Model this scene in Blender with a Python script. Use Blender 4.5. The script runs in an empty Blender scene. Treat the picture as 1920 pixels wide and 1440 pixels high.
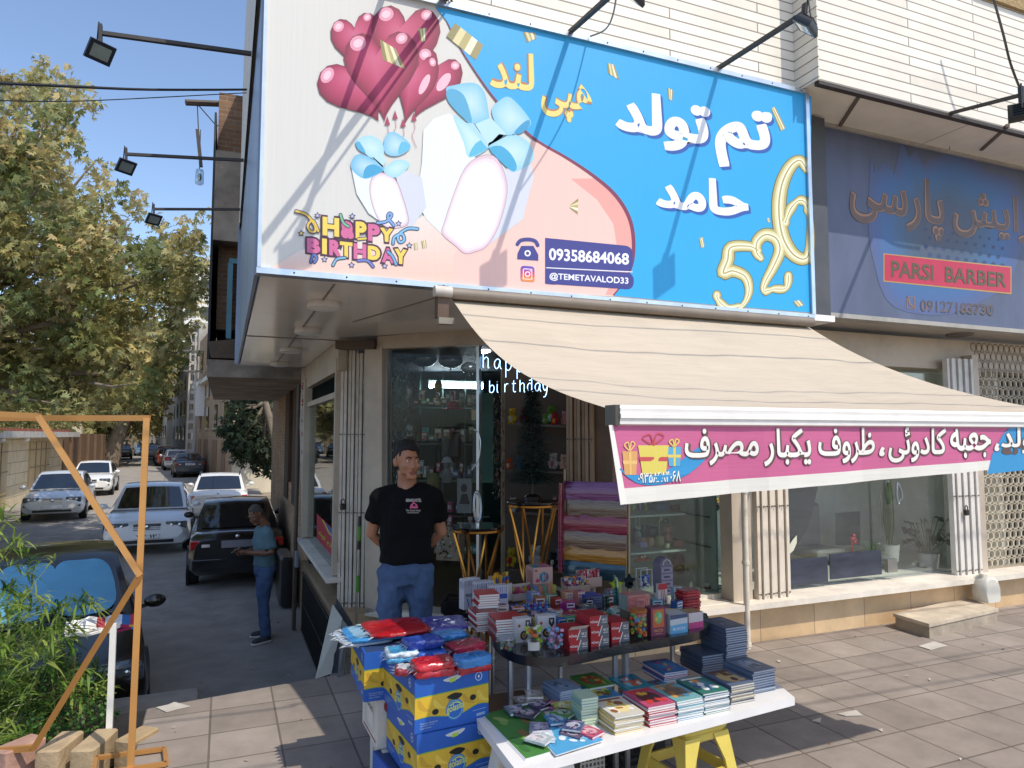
import bpy, bmesh, math, random
from math import sin, cos, pi, radians as R
from mathutils import Vector as V, Matrix as Mx
from mathutils.geometry import tessellate_polygon
for b in (bpy.data.objects, bpy.data.meshes, bpy.data.materials, bpy.data.lights, bpy.data.cameras, bpy.data.worlds):
    for x in list(b): b.remove(x)
SC = bpy.context.scene; COL = SC.collection
random.seed(7)
# ---------------- camera, world, sun, exposure
FPX, PIT, YAW = 1307.0, R(4.16), R(22.4)
cd = bpy.data.cameras.new("camera"); cam = bpy.data.objects.new("camera", cd); COL.objects.link(cam)
cam.location = (0, 0, 1.8); cam.rotation_euler = (pi/2 + PIT, 0, -YAW)
cd.sensor_width = 36; cd.lens = 36*FPX/1920; cd.clip_start = 0.05; cd.clip_end = 2000
SC.camera = cam
SUN = V((-.55, 1, -1.67)).normalized()          # travel direction of the sunlight
wd = bpy.data.worlds.new("World"); SC.world = wd; wd.use_nodes = True
nt = wd.node_tree; sky = nt.nodes.new("ShaderNodeTexSky"); sky.sky_type = 'NISHITA'; sky.sun_disc = False
sky.sun_elevation = math.asin(-SUN.z); sky.sun_rotation = math.atan2(-SUN.x, -SUN.y)
sky.air_density = 1.0; sky.dust_density = 2.5; sky.ozone_density = 1.2; sky.altitude = 1200
bg = nt.nodes["Background"]; bg.inputs[1].default_value = 0.15
nt.links.new(sky.outputs[0], bg.inputs[0])
sl = bpy.data.lights.new("sun", 'SUN'); sl.energy = 2.35; sl.angle = R(.5); sl.color = (1, .93, .82)
so = bpy.data.objects.new("sun", sl); COL.objects.link(so)
so.rotation_euler = SUN.to_track_quat('-Z', 'Y').to_euler(); so.location = (5, -9, 20)
SC.view_settings.view_transform = 'Standard'; SC.view_settings.look = 'None'
SC.view_settings.exposure = 0.72; SC.view_settings.gamma = 1
SC.cycles.max_bounces = 12; SC.cycles.diffuse_bounces = 6; SC.cycles.transparent_max_bounces = 16
SC.cycles.use_denoising = True

# ---------------- photo tracing: a pixel of the photograph meets a surface of the place
def ray(px, py):
    x = (px-960)/FPX; u = -(py-720)/FPX
    f = cos(PIT)-u*sin(PIT)
    return V((sin(YAW)*f+cos(YAW)*x, cos(YAW)*f-sin(YAW)*x, sin(PIT)+u*cos(PIT)))
CP = V((0, 0, 1.8))
def PX(px, py, v): d = ray(px, py); return CP+d*(v/d.x)
def PY(px, py, v): d = ray(px, py); return CP+d*(v/d.y)
def PZ(px, py, v): d = ray(px, py); return CP+d*((v-1.8)/d.z)
def PD(px, py, v): return CP+ray(px, py)*v
class Plane:
    def __init__(s, p, n, k=1): s.o = V(p); s.n = V(n).normalized(); s.k = k
    def p(s, px, py, off=0):
        off *= s.k; d = ray(px, py); t = (s.o-CP).dot(s.n)/d.dot(s.n)
        return CP+d*t+s.n*off
    __call__ = p

# ---------------- colours and materials
def L(h):
    h = h.lstrip('#'); c = [int(h[i:i+2], 16)/255 for i in (0, 2, 4)]
    return tuple((x/12.92 if x <= .04045 else ((x+.055)/1.055)**2.4) for x in c)
def mixc(a, b, t):
    a = L(a) if isinstance(a, str) else a; b = L(b) if isinstance(b, str) else b
    return tuple(x*(1-t)+y*t for x, y in zip(a, b))
MC = {}
def nodes(name):
    m = bpy.data.materials.new(name); m.use_nodes = True
    return m, m.node_tree, m.node_tree.nodes["Principled BSDF"]
def N(t, k, **kw):
    n = t.nodes.new(k)
    for a, b in kw.items():
        if a.startswith('i_'): n.inputs[a[2:].replace('_', ' ')].default_value = b
        else: setattr(n, a, b)
    return n
def M(name, c='#808080', rough=.6, metal=0, var=.18, scale=6, bump=0, bscale=60, coat=0, spec=.5, emit=0, stretch=(1, 1, 1), trans=0, dirt=0):
    """one surface: colour (or the faces' own colour with c='attr'), mottled by noise, optional bump, coat, dirt"""
    if name in MC: return MC[name]
    m, t, b = nodes(name); MC[name] = m
    b.inputs['Roughness'].default_value = rough; b.inputs['Metallic'].default_value = metal
    b.inputs['Specular IOR Level'].default_value = spec
    if coat: b.inputs['Coat Weight'].default_value = coat; b.inputs['Coat Roughness'].default_value = .06
    tc = N(t, "ShaderNodeTexCoord"); mp = N(t, "ShaderNodeMapping"); mp.inputs['Scale'].default_value = stretch
    t.links.new(tc.outputs['Object'], mp.inputs[0])
    nz = N(t, "ShaderNodeTexNoise", i_Scale=scale, i_Detail=6.0, i_Roughness=.6); t.links.new(mp.outputs[0], nz.inputs['Vector'])
    mr = N(t, "ShaderNodeMapRange"); mr.inputs[1].default_value = .3; mr.inputs[2].default_value = .7
    mr.inputs[3].default_value = 1-var; mr.inputs[4].default_value = 1+var*.7; t.links.new(nz.outputs[0], mr.inputs[0])
    mx = N(t, "ShaderNodeMix", data_type='RGBA', blend_type='MULTIPLY'); mx.inputs[0].default_value = 1
    if c == 'attr':
        at = N(t, "ShaderNodeAttribute", attribute_name='Col'); t.links.new(at.outputs[0], mx.inputs[6])
    else:
        mx.inputs[6].default_value = (*(L(c) if isinstance(c, str) else c), 1)
    t.links.new(mr.outputs[0], mx.inputs[7]); out = mx.outputs[2]
    if dirt:
        n2 = N(t, "ShaderNodeTexNoise", i_Scale=1.7, i_Detail=8.0, i_Roughness=.7); t.links.new(tc.outputs['Object'], n2.inputs['Vector'])
        cr = N(t, "ShaderNodeMapRange"); cr.inputs[1].default_value = .5; cr.inputs[2].default_value = .72; t.links.new(n2.outputs[0], cr.inputs[0])
        m2 = N(t, "ShaderNodeMath", operation='MULTIPLY'); m2.inputs[1].default_value = dirt; t.links.new(cr.outputs[0], m2.inputs[0])
        mx2 = N(t, "ShaderNodeMix", data_type='RGBA'); t.links.new(m2.outputs[0], mx2.inputs[0]); t.links.new(out, mx2.inputs[6])
        mx2.inputs[7].default_value = (.12, .095, .07, 1); out = mx2.outputs[2]
    t.links.new(out, b.inputs['Base Color'])
    if emit: t.links.new(out, b.inputs['Emission Color']); b.inputs['Emission Strength'].default_value = emit
    if bump:
        nb = N(t, "ShaderNodeTexNoise", i_Scale=bscale, i_Detail=4.0); t.links.new(mp.outputs[0], nb.inputs['Vector'])
        bp = N(t, "ShaderNodeBump", i_Strength=bump, i_Distance=.01); t.links.new(nb.outputs[0], bp.inputs['Height']); t.links.new(bp.outputs[0], b.inputs['Normal'])
    if trans:
        tl = N(t, "ShaderNodeBsdfTranslucent"); t.links.new(out, tl.inputs[0])
        ms = N(t, "ShaderNodeMixShader"); ms.inputs[0].default_value = trans
        t.links.new(b.outputs[0], ms.inputs[1]); t.links.new(tl.outputs[0], ms.inputs[2])
        t.links.new(ms.outputs[0], t.nodes["Material Output"].inputs[0])
    return m
def glass(name, tint=(.8, .9, .88), gl=1.0, base=.04):
    if name in MC: return MC[name]
    m, t, b = nodes(name); MC[name] = m; t.nodes.remove(b)
    tr = N(t, "ShaderNodeBsdfTransparent"); tr.inputs[0].default_value = (*tint, 1)
    g = N(t, "ShaderNodeBsdfGlossy"); g.inputs['Roughness'].default_value = .015; g.inputs[0].default_value = (gl, gl, gl, 1)
    lw = N(t, "ShaderNodeLayerWeight"); lw.inputs[0].default_value = .5; pw = N(t, "ShaderNodeMath", operation='POWER'); pw.inputs[1].default_value = 4.0; t.links.new(lw.outputs['Facing'], pw.inputs[0])
    ad = N(t, "ShaderNodeMath", operation='MULTIPLY_ADD'); ad.inputs[1].default_value = .85; ad.inputs[2].default_value = .03+base; t.links.new(pw.outputs[0], ad.inputs[0])
    ms = N(t, "ShaderNodeMixShader"); t.links.new(ad.outputs[0], ms.inputs[0]); t.links.new(tr.outputs[0], ms.inputs[1]); t.links.new(g.outputs[0], ms.inputs[2])
    t.links.new(ms.outputs[0], t.nodes["Material Output"].inputs[0])
    return m
def bricks(name, c1, c2, mortar, bw, bh, ms=.006, rough=.8, var=.25, axes='XZ', bump=.4, off=.5, loc=(0, 0), sq=1, stain=.0, mscale=1.0):
    """laid blocks on a wall or floor: brick texture in metres on the given pair of axes"""
    if name in MC: return MC[name]
    m, t, b = nodes(name); MC[name] = m; b.inputs['Roughness'].default_value = rough
    tc = N(t, "ShaderNodeTexCoord"); sp = N(t, "ShaderNodeSeparateXYZ"); cb = N(t, "ShaderNodeCombineXYZ"); t.links.new(tc.outputs['Object'], sp.inputs[0])
    for i, a in enumerate(axes):
        ad = N(t, "ShaderNodeMath", operation='ADD'); ad.inputs[1].default_value = loc[i]
        t.links.new(sp.outputs['XYZ'.index(a)], ad.inputs[0]); t.links.new(ad.outputs[0], cb.inputs[i])
    br = N(t, "ShaderNodeTexBrick", offset=off, squash=1.0)
    br.inputs['Scale'].default_value = 1; br.inputs['Brick Width'].default_value = bw; br.inputs['Row Height'].default_value = bh
    br.inputs['Mortar Size'].default_value = ms; br.inputs['Mortar Smooth'].default_value = .15
    br.inputs['Color1'].default_value = (*L(c1), 1); br.inputs['Color2'].default_value = (*L(c2), 1); br.inputs['Mortar'].default_value = (*L(mortar), 1)
    t.links.new(cb.outputs[0], br.inputs['Vector'])
    nz = N(t, "ShaderNodeTexNoise", i_Scale=3.0, i_Detail=9.0, i_Roughness=.65); t.links.new(tc.outputs['Object'], nz.inputs['Vector'])
    mr = N(t, "ShaderNodeMapRange"); mr.inputs[1].default_value = .3; mr.inputs[2].default_value = .7; mr.inputs[3].default_value = 1-var; mr.inputs[4].default_value = 1+var*.6
    t.links.new(nz.outputs[0], mr.inputs[0])
    mx = N(t, "ShaderNodeMix", data_type='RGBA', blend_type='MULTIPLY'); mx.inputs[0].default_value = 1
    t.links.new(br.outputs[0], mx.inputs[6]); t.links.new(mr.outputs[0], mx.inputs[7]); out = mx.outputs[2]
    if stain:
        n2 = N(t, "ShaderNodeTexNoise", i_Scale=.9, i_Detail=10.0, i_Roughness=.72); t.links.new(tc.outputs['Object'], n2.inputs['Vector'])
        cr = N(t, "ShaderNodeMapRange"); cr.inputs[1].default_value = .48; cr.inputs[2].default_value = .75; cr.inputs[4].default_value = stain; t.links.new(n2.outputs[0], cr.inputs[0])
        m2 = N(t, "ShaderNodeMix", data_type='RGBA'); t.links.new(cr.outputs[0], m2.inputs[0]); t.links.new(out, m2.inputs[6]); m2.inputs[7].default_value = (.11, .09, .075, 1); out = m2.outputs[2]
    t.links.new(out, b.inputs['Base Color'])
    if bump:
        nb = N(t, "ShaderNodeTexNoise", i_Scale=70.0, i_Detail=3.0); t.links.new(tc.outputs['Object'], nb.inputs['Vector'])
        mm = N(t, "ShaderNodeMath", operation='MULTIPLY_ADD'); mm.inputs[1].default_value = .25; t.links.new(nb.outputs[0], mm.inputs[0])
        iv = N(t, "ShaderNodeMath", operation='SUBTRACT'); iv.inputs[0].default_value = 1; t.links.new(br.outputs['Fac'], iv.inputs[1]); t.links.new(iv.outputs[0], mm.inputs[2])
        bp = N(t, "ShaderNodeBump", i_Strength=bump, i_Distance=.008*mscale); t.links.new(mm.outputs[0], bp.inputs['Height']); t.links.new(bp.outputs[0], b.inputs['Normal'])
    return m
def A(kind='matte'):
    """surfaces whose faces carry their own colour"""
    return {'matte': lambda: M('painted_matte', 'attr', .75, var=.12, scale=9),
            'satin': lambda: M('painted_satin', 'attr', .38, var=.08, scale=9),
            'gloss': lambda: M('painted_gloss', 'attr', .22, var=.06, scale=5, coat=.5),
            'film': lambda: M('plastic_wrap', 'attr', .3, var=.2, scale=14, bump=1, bscale=34, coat=.5),
            'print': lambda: M('printed_vinyl', 'attr', .5, var=.035, scale=3, stretch=(60, 60, .6)),
            'cloth': lambda: M('woven_cloth', 'attr', .9, var=.2, scale=16, bump=.5, bscale=110, spec=.2),
            'leaf': lambda: M('leaf_surface', 'attr', .5, var=.3, scale=1.3, trans=.45, spec=.25),
            'stone': lambda: M('rough_stone', 'attr', .85, var=.3, scale=5, bump=.6, bscale=30, dirt=.35),
            'metal': lambda: M('painted_metal', 'attr', .32, metal=.85, var=.15, scale=6),
            'dull': lambda: M('weathered_paint', 'attr', .6, var=.22, scale=3.5, dirt=.3, bump=.08),
            'glow': lambda: M('glowing', 'attr', .5, var=0, emit=4.0)}[kind]()

# ---------------- mesh building
class MB:
    def __init__(s, col='#b0b0b0', mat=0):
        s.v = []; s.f = []; s.c = []; s.m = []; s.sm = []; s.k = L(col) if isinstance(col, str) else col; s.mi = mat; s.X = None; s.flat = False
    def col(s, c): s.k = L(c) if isinstance(c, str) else c; return s
    def mat(s, i): s.mi = i; return s
    def xf(s, loc=None, rz=0, rx=0, ry=0, sc=1):
        s.X = None if loc is None else Mx.Translation(V(loc)) @ Mx.Rotation(rz, 4, 'Z') @ Mx.Rotation(ry, 4, 'Y') @ Mx.Rotation(rx, 4, 'X') @ Mx.Scale(sc, 4)
        return s
    def add(s, vs, fs, smooth=False, cols=None):
        n = len(s.v)
        for p in vs:
            p = V(p); s.v.append(s.X @ p if s.X is not None else p)
        for i, f in enumerate(fs):
            s.f.append([n+j for j in f]); s.c.append(cols[i] if cols else s.k); s.m.append(s.mi); s.sm.append(smooth)
        return s
    def box(s, c, d, rz=0, rx=0, ry=0, taper=1, bev=0):
        if bev: return s.rbox(c, d, bev, rz)
        hx, hy, hz = d[0]/2, d[1]/2, d[2]/2
        m = Mx.Rotation(rz, 3, 'Z') @ Mx.Rotation(ry, 3, 'Y') @ Mx.Rotation(rx, 3, 'X'); c = V(c)
        vs = [c+m @ V((x*hx*(taper if z > 0 else 1), y*hy*(taper if z > 0 else 1), z*hz)) for z in (-1, 1) for y in (-1, 1) for x in (-1, 1)]
        return s.add(vs, [(0, 2, 3, 1), (4, 5, 7, 6), (0, 1, 5, 4), (2, 6, 7, 3), (0, 4, 6, 2), (1, 3, 7, 5)])
    def rbox(s, c, d, r, rz=0, n=2):
        """box with rounded vertical edges and a small top/bottom chamfer"""
        hx, hy, hz = d[0]/2, d[1]/2, d[2]/2; r = min(r, hx*.95, hy*.95); q = min(r*.6, hz*.45)
        def ring(z, k):
            o = []
            for a, (sx, sy) in enumerate(((1, 1), (-1, 1), (-1, -1), (1, -1))):
                for i in range(n+1):
                    t = a*pi/2+i*pi/2/n; rr = r
                    o.append((sx*(hx-r)+cos(t)*(rr-k), sy*(hy-r)+sin(t)*(rr-k), z))
            return o
        m = Mx.Rotation(rz, 3, 'Z'); c = V(c)
        rs = [[c+m @ V(p) for p in ring(z, k)] for z, k in ((-hz, q), (-hz+q, 0), (hz-q, 0), (hz, q))]
        return s.loft(rs, caps=True, smooth=False)
    def loft(s, rings, caps=True, smooth=True, closed=True, cols=None):
        n = len(rings[0]); vs = [p for r in rings for p in r]; fs = []; cc = []
        for i in range(len(rings)-1):
            for j in range(n if closed else n-1):
                k = (j+1) % n
                fs.append((i*n+j, i*n+k, (i+1)*n+k, (i+1)*n+j)); cc.append(cols[i] if cols else s.k)
        s.add(vs, fs, smooth, cc)
        if caps:
            s.add(rings[0], [tuple(range(n))[::-1]]); s.add(rings[-1], [tuple(range(n))], cols=[cols[-1]] if cols else None)
        return s
    def tube(s, pts, r, n=8, caps=True, smooth=True):
        pts = [V(p) for p in pts]; rs = r if isinstance(r, (list, tuple)) else [r]*len(pts)
        up = None; rings = []
        for i, p in enumerate(pts):
            t = (pts[min(i+1, len(pts)-1)]-pts[max(i-1, 0)]).normalized()
            if up is None: up = V((0, 0, 1)) if abs(t.z) < .9 else V((1, 0, 0))
            a = t.cross(up).normalized(); b = a.cross(t).normalized(); up = b
            rings.append([p+a*(cos(k*2*pi/n)*rs[i])+b*(sin(k*2*pi/n)*rs[i]) for k in range(n)])
        return s.loft(rings, caps, smooth)
    def bar(s, a, b, w, h=None, up=(0, 0, 1)):
        """rectangular bar from a to b"""
        a = V(a); b = V(b); h = h or w; t = (b-a).normalized(); u = V(up)
        if abs(t.dot(u)) > .95: u = V((0, 1, 0))
        x = t.cross(u).normalized()*w/2; y = x.cross(t).normalized()*h/2
        vs = [p+x*i+y*j for p in (a, b) for i, j in ((-1, -1), (1, -1), (1, 1), (-1, 1))]
        return s.add(vs, [(0, 1, 2, 3), (7, 6, 5, 4), (0, 4, 5, 1), (1, 5, 6, 2), (2, 6, 7, 3), (3, 7, 4, 0)])
    def lathe(s, prof, c=(0, 0, 0), n=16, smooth=True, sx=1, sy=1, cols=None, caps=True):
        c = V(c)
        return s.loft([[c+V((cos(k*2*pi/n)*r*sx, sin(k*2*pi/n)*r*sy, z)) for k in range(n)] for r, z in prof], caps, smooth, cols=cols)
    def ball(s, c, r, nu=12, nv=8, smooth=True, fn=None):
        r = (r, r, r) if not isinstance(r, (tuple, list)) else r; c = V(c); rings = []
        for i in range(nv+1):
            a = -pi/2+pi*min(max(i/nv, .002), .998)
            rings.append([c+V((cos(a)*cos(k*2*pi/nu)*r[0], cos(a)*sin(k*2*pi/nu)*r[1], sin(a)*r[2])) for k in range(nu)])
        return s.loft(rings, True, smooth)
    def poly(s, pts): return s.add(pts, [tuple(range(len(pts)))])
    def prism(s, pts, ex):
        pts = [V(p) for p in pts]; e = V(ex); n = len(pts)
        s.add(pts+[p+e for p in pts], [tuple(range(n))[::-1], tuple(range(n, 2*n))]+[(i, (i+1) % n, n+(i+1) % n, n+i) for i in range(n)])
        return s
    # flat prints traced on a plane
    def dpoly(s, pl, pts, off=0, cols=None):
        w = [pl(x, y, off) for x, y in pts]
        tr = tessellate_polygon([w])
        s.add(w, [tuple(t) for t in tr]); return s
    def stroke(s, pl, pts, w, off=0, cap=True):
        pts = [V(p) for p in pts]; ws = w if isinstance(w, (list, tuple)) else [w]*len(pts); a = []; b = []
        for i, p in enumerate(pts):
            t = (pts[min(i+1, len(pts)-1)]-pts[max(i-1, 0)]); t = t.normalized() if t.length else V((1, 0)); n = V((-t.y, t.x))*ws[i]/2
            a.append(p+n); b.append(p-n)
        n = len(pts); w3 = [pl(q.x, q.y, off+(i % n)*3e-6) for i, q in enumerate(a+b)]
        s.add(w3, [(i, i+1, n+i+1, n+i) for i in range(n-1)])
        if cap:
            for q, ww in ((pts[0], ws[0]), (pts[-1], ws[-1])): s.disc(pl, q.x, q.y, ww/2, off=off+.0001)
        return s
    def disc(s, pl, x, y, r, ry=None, off=0, n=14, rot=0):
        ry = ry or r; P = []
        for k in range(n):
            u, v = cos(k*2*pi/n)*r, sin(k*2*pi/n)*ry; P.append(pl(x+u*cos(rot)-v*sin(rot), y+u*sin(rot)+v*cos(rot), off))
        s.add(P, [tuple(range(n))]); return s
    def text(s, fn, st, quad, bold=0, rtl=False, fit=True):
        """lettering st mapped on the quad (tl, tr, br, bl) by fn(x, y)"""
        vs, fs, cs = txt2d(fa(st) if rtl else st, bold)
        tl, tr, br, bl = [V(q) for q in quad]
        P = []
        for (u, v), k in zip(vs, cs):
            q = (bl*(1-u)+br*u)*(1-v)+(tl*(1-u)+tr*u)*v; P.append(fn(q.x, q.y, k*.00004))
        s.add(P, fs); return s
    def mesh(s, name, mats, ang=None):
        me = bpy.data.meshes.new(name); me.from_pydata([tuple(p) for p in s.v], [], s.f)
        for m in (mats if isinstance(mats, (list, tuple)) else [mats]): me.materials.append(m)
        me.polygons.foreach_set('material_index', s.m); me.polygons.foreach_set('use_smooth', s.sm)
        ca = me.color_attributes.new('Col', 'FLOAT_COLOR', 'CORNER'); buf = []
        for f, c in zip(s.f, s.c): buf.extend((c[0], c[1], c[2], 1.0)*len(f))
        ca.data.foreach_set('color', buf)
        if ang: me.set_sharp_from_angle(angle=R(ang))
        me.update(); return me
    def build(s, name, mats=None, parent=None, w=True, ang=40):
        """one mesh object; w: the vertices are in world space and the parent's placing is taken off"""
        if parent is not None and w:
            iv = WM[parent.name].inverted(); s.v = [iv @ p for p in s.v]
        o = bpy.data.objects.new(name, s.mesh(name, mats or A(), ang)); COL.objects.link(o)
        if parent is not None: o.parent = parent; WM[o.name] = WM[parent.name].copy()
        else: WM[o.name] = Mx.Identity(4)
        return o
    def thing(s, name, label, cat, mats=None, group=None, ang=40, kind=None, base=True):
        """a thing that is one mesh: origin at the middle of its base"""
        if base:
            xs, ys, zs = zip(*s.v); o = V(((min(xs)+max(xs))/2, (min(ys)+max(ys))/2, min(zs))); s.v = [p-o for p in s.v]
        else: o = V((0, 0, 0))
        ob = s.build(name, mats, None, False, ang); ob.location = o; WM[ob.name] = Mx.Translation(o)
        return tag(ob, label, cat, group, kind)
WM = {}
def tag(o, label=None, cat=None, group=None, kind=None):
    for k, v in (('label', label), ('category', cat), ('group', group), ('kind', kind)):
        if v: o[k] = v
    return o
def thing(name, label, cat, loc=(0, 0, 0), rz=0, group=None, kind=None):
    o = bpy.data.objects.new(name, None); COL.objects.link(o); o.location = loc; o.rotation_euler = (0, 0, rz); o.empty_display_size = .1
    WM[o.name] = Mx.Translation(V(loc)) @ Mx.Rotation(rz, 4, 'Z')
    return tag(o, label, cat, group, kind)
def dup(o, loc=None, rz=None, label=None, parent=None):
    """a copy of a thing with copies of its parts and sub-parts (meshes shared)"""
    c = o.copy(); COL.objects.link(c)
    if parent is not None: c.parent = parent
    if loc is not None: c.location = loc
    if rz is not None: c.rotation_euler = (0, 0, rz)
    if label: c['label'] = label
    for k in [x for x in KIDS(o)]: dup(k, parent=c)
    return c
def KIDS(o): return [x for x in COL.objects if x.parent == o]
# ---------------- lettering
TC = {}
def txt2d(st, bold=0):
    k = (st, bold)
    if k not in TC:
        c = bpy.data.curves.new('lettering', 'FONT'); c.body = st; c.resolution_u = 3; c.fill_mode = 'NONE'
        o = bpy.data.objects.new('lettering', c); COL.objects.link(o)
        dg = bpy.context.evaluated_depsgraph_get(); me = bpy.data.meshes.new_from_object(o.evaluated_get(dg))
        nb = {}
        for e in me.edges: i, j = e.vertices; nb.setdefault(i, []).append(j); nb.setdefault(j, []).append(i)
        co = [(v.co.x, v.co.y) for v in me.vertices]; seen = set(); loops = []
        for i in range(len(co)):
            if i in seen or i not in nb: continue
            lp = [i]; seen.add(i); q = i+1 if i+1 in nb[i] else nb[i][0]
            while q not in seen:
                lp.append(q); seen.add(q); w = [x for x in nb[q] if x not in seen]
                if not w: break
                q = w[0]
            pts = [co[x] for x in lp]; pts = [p for n, p in enumerate(pts) if (V(p)-V(pts[n-1])).length > 1e-5]
            if len(pts) > 2: loops.append(pts)
        bpy.data.objects.remove(o); bpy.data.curves.remove(c); bpy.data.meshes.remove(me)
        area = lambda p: sum(p[n-1][0]*q[1]-q[0]*p[n-1][1] for n, q in enumerate(p))/2
        sg = 1 if area(max(loops, key=lambda p: abs(area(p)))) > 0 else -1
        if bold:
            nl = []
            for p in loops:
                q = []
                for n in range(len(p)):
                    a, b, d = V(p[n-1]), V(p[n]), V(p[(n+1) % len(p)]); t1 = (b-a).normalized(); t2 = (d-b).normalized(); t = t1+t2
                    t = t.normalized() if t.length > .3 else t1
                    q.append(tuple(b+V((t.y, -t.x))*(sg*bold)))
                nl.append(q)
            loops = nl
        def inside(pt, p):
            r = False
            for n in range(len(p)):
                (x1, y1), (x2, y2) = p[n-1], p[n]
                if (y1 > pt[1]) != (y2 > pt[1]) and pt[0] < (x2-x1)*(pt[1]-y1)/(y2-y1)+x1: r = not r
            return r
        outs = [[p] for p in loops if area(p)*sg > 0]
        for p in loops:
            if area(p)*sg <= 0:
                w = [o_ for o_ in outs if inside(p[0], o_[0])]
                if w: min(w, key=lambda o_: abs(area(o_[0]))).append(p)
        vs, fs, cs = [], [], []
        for n, g in enumerate(outs):
            fl = [V((*p, 0)) for lp in g for p in lp]; base = len(vs)
            for j, t in enumerate(tessellate_polygon([[V((*p, 0)) for p in lp] for lp in g])):
                fs.append((len(vs), len(vs)+1, len(vs)+2)); vs += [(fl[x].x, fl[x].y) for x in t]; cs += [n+.015*(j % 50)]*3
        x0, x1 = min(p[0] for p in vs), max(p[0] for p in vs); y0, y1 = min(p[1] for p in vs), max(p[1] for p in vs)
        TC[k] = ([((x-x0)/(x1-x0), (y-y0)/(y1-y0)) for x, y in vs], fs, cs)
    return TC[k]
FORMS = {'ا': 0xFE8D, 'آ': 0xFE81, 'ب': 0xFE8F, 'پ': 0xFB56, 'ت': 0xFE95, 'ج': 0xFE9D, 'ح': 0xFEA1, 'خ': 0xFEA5, 'د': 0xFEA9, 'ر': 0xFEAD, 'ز': 0xFEAF, 'س': 0xFEB1, 'ش': 0xFEB5,
         'ص': 0xFEB9, 'ظ': 0xFEC5, 'ع': 0xFEC9, 'ف': 0xFED1, 'ک': 0xFB8E, 'گ': 0xFB92, 'ل': 0xFEDD, 'م': 0xFEE1, 'ن': 0xFEE5, 'ه': 0xFEE9, 'و': 0xFEED, 'ی': 0xFBFC, 'ئ': 0xFE89}
NOJOIN = set('اآدرزو')
def fa(st):
    """Persian text as joined presentation forms in visual order"""
    o = []
    for i, ch in enumerate(st):
        if ch not in FORMS: o.append(ch); continue
        pv = i > 0 and st[i-1] in FORMS and st[i-1] not in NOJOIN
        nx = i+1 < len(st) and st[i+1] in FORMS and ch not in NOJOIN
        b = FORMS[ch]
        o.append(chr(b+(0 if not pv and not nx else 1 if pv and not nx else 2 if nx and not pv else 3)))
    return ''.join(reversed(o))
def spl(pts, n=6, closed=False):
    """smooth curve through points"""
    P = [V(p) for p in pts]; m = len(P); o = []
    rng = range(m if closed else m-1)
    for i in rng:
        g = (lambda k: P[k % m]) if closed else (lambda k: P[min(max(k, 0), m-1)])
        a, b, c, d = g(i-1), g(i), g(i+1), g(i+2)
        for k in range(n):
            t = k/n; o.append(.5*((2*b)+(c-a)*t+(2*a-5*b+4*c-d)*t*t+(3*b-a-3*c+d)*t**3))
    if not closed: o.append(P[-1])
    return o
def bez2(pts): return [tuple(p) for p in pts]
# ================= ground and street surfaces
def zr(y): return -.85 if y < 20 else -.85+.005*(min(y, 80)-20)
paver = bricks('grey_brown_pavers', '#998d82', '#857a70', '#685e55', .39, .39, .0065, .85, .24, 'XY', .6, 0, (.03, .35-.39*0+.01), stain=.38)
asph = M('asphalt', '#98928a', .9, var=.22, scale=2.2, bump=.5, bscale=220, dirt=.3)
m = MB('#57524c'); m.poly([(-400, -300, -1.02), (400, -300, -1.02), (400, 700, -1.02), (-400, 700, -1.02)])
m.thing('ground', None, None, M('dusty_earth', '#8a7d6c', .95, var=.25, scale=.6), kind='structure', base=False)
m = MB(); ys = [4.6, 8, 12, 16, 20, 30, 45, 60, 80, 140]
rings = [[(-9.6-max(0, y-45)*.10, y, zr(y)), (-6.7-max(0, y-30)*.06, y, zr(y)-.02), (1.6, y, zr(y))] for y in ys]
m.loft(rings, False, False, closed=False); m.f = [f[::-1] for f in m.f]
m.thing('alley_road', None, None, asph, kind='structure', base=False)
m = MB()
PAVE = [(-.42, -6), (30, -6), (30, 5.3), (2.5, 5.3), (1.15, 6.8), (.98, 6.85), (.93, 5.50), (-.42, 5.29)]
m.prism([(x, y, -.98) for x, y in PAVE], (0, 0, .98))
m.thing('pavement', None, None, paver, kind='structure', base=False)
m = MB(); m.prism([(-12, -6, -1), (-.42, -6, -1), (-.42, 5.29, -1), (-12, 5.6, -1)], (0, 0, .83))
m.thing('planter_soil_ground', None, None, M('garden_soil', '#5b4837', .95, var=.4, scale=9, bump=1, bscale=35), kind='structure', base=False)
m = MB('#c5b384')
for i in range(12): m.box((4.6+i*.4, 2.28, .004), (.385, .3, .02))
for i in range(12):
    for k in range(6): m.box((4.6+i*.4, 2.17+k*.045, .017), (.37, .02, .012))
m.thing('tactile_pavement', None, None, M('tactile_tile', '#b9a779', .85, var=.2, scale=6), kind='structure', base=False)
# pale mortar patches on the paving
m = MB('#d8d2c6')
for pts in ([(1722, 1212), (1752, 1203), (1776, 1211), (1745, 1219)], [(1570, 1339), (1605, 1332), (1618, 1342), (1585, 1343)], [(1522, 1352), (1540, 1346), (1538, 1356)], [(1645, 1368), (1655, 1367), (1654, 1373)],
            [(292, 1327), (315, 1322), (327, 1317), (357, 1325), (330, 1331), (312, 1336)], [(1740, 1274), (1745, 1272), (1744, 1277)], [(1455, 1240), (1463, 1238), (1462, 1243)]):
    w = [PZ(x, y, .003) for x, y in pts]; m.prism(w, (0, 0, .004))
m.thing('mortar_patches_on_pavement', None, None, M('pale_mortar', '#b8b1a5', .9, var=.15, scale=12), kind='structure', base=False)
m = MB('#8d8880'); m.rbox((-.88, 6.38, -.6), (1.55, .3, .6), .06, rz=.04); m.box((-2.9, 6.3, -.7), (2.3, .25, .5))
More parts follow.
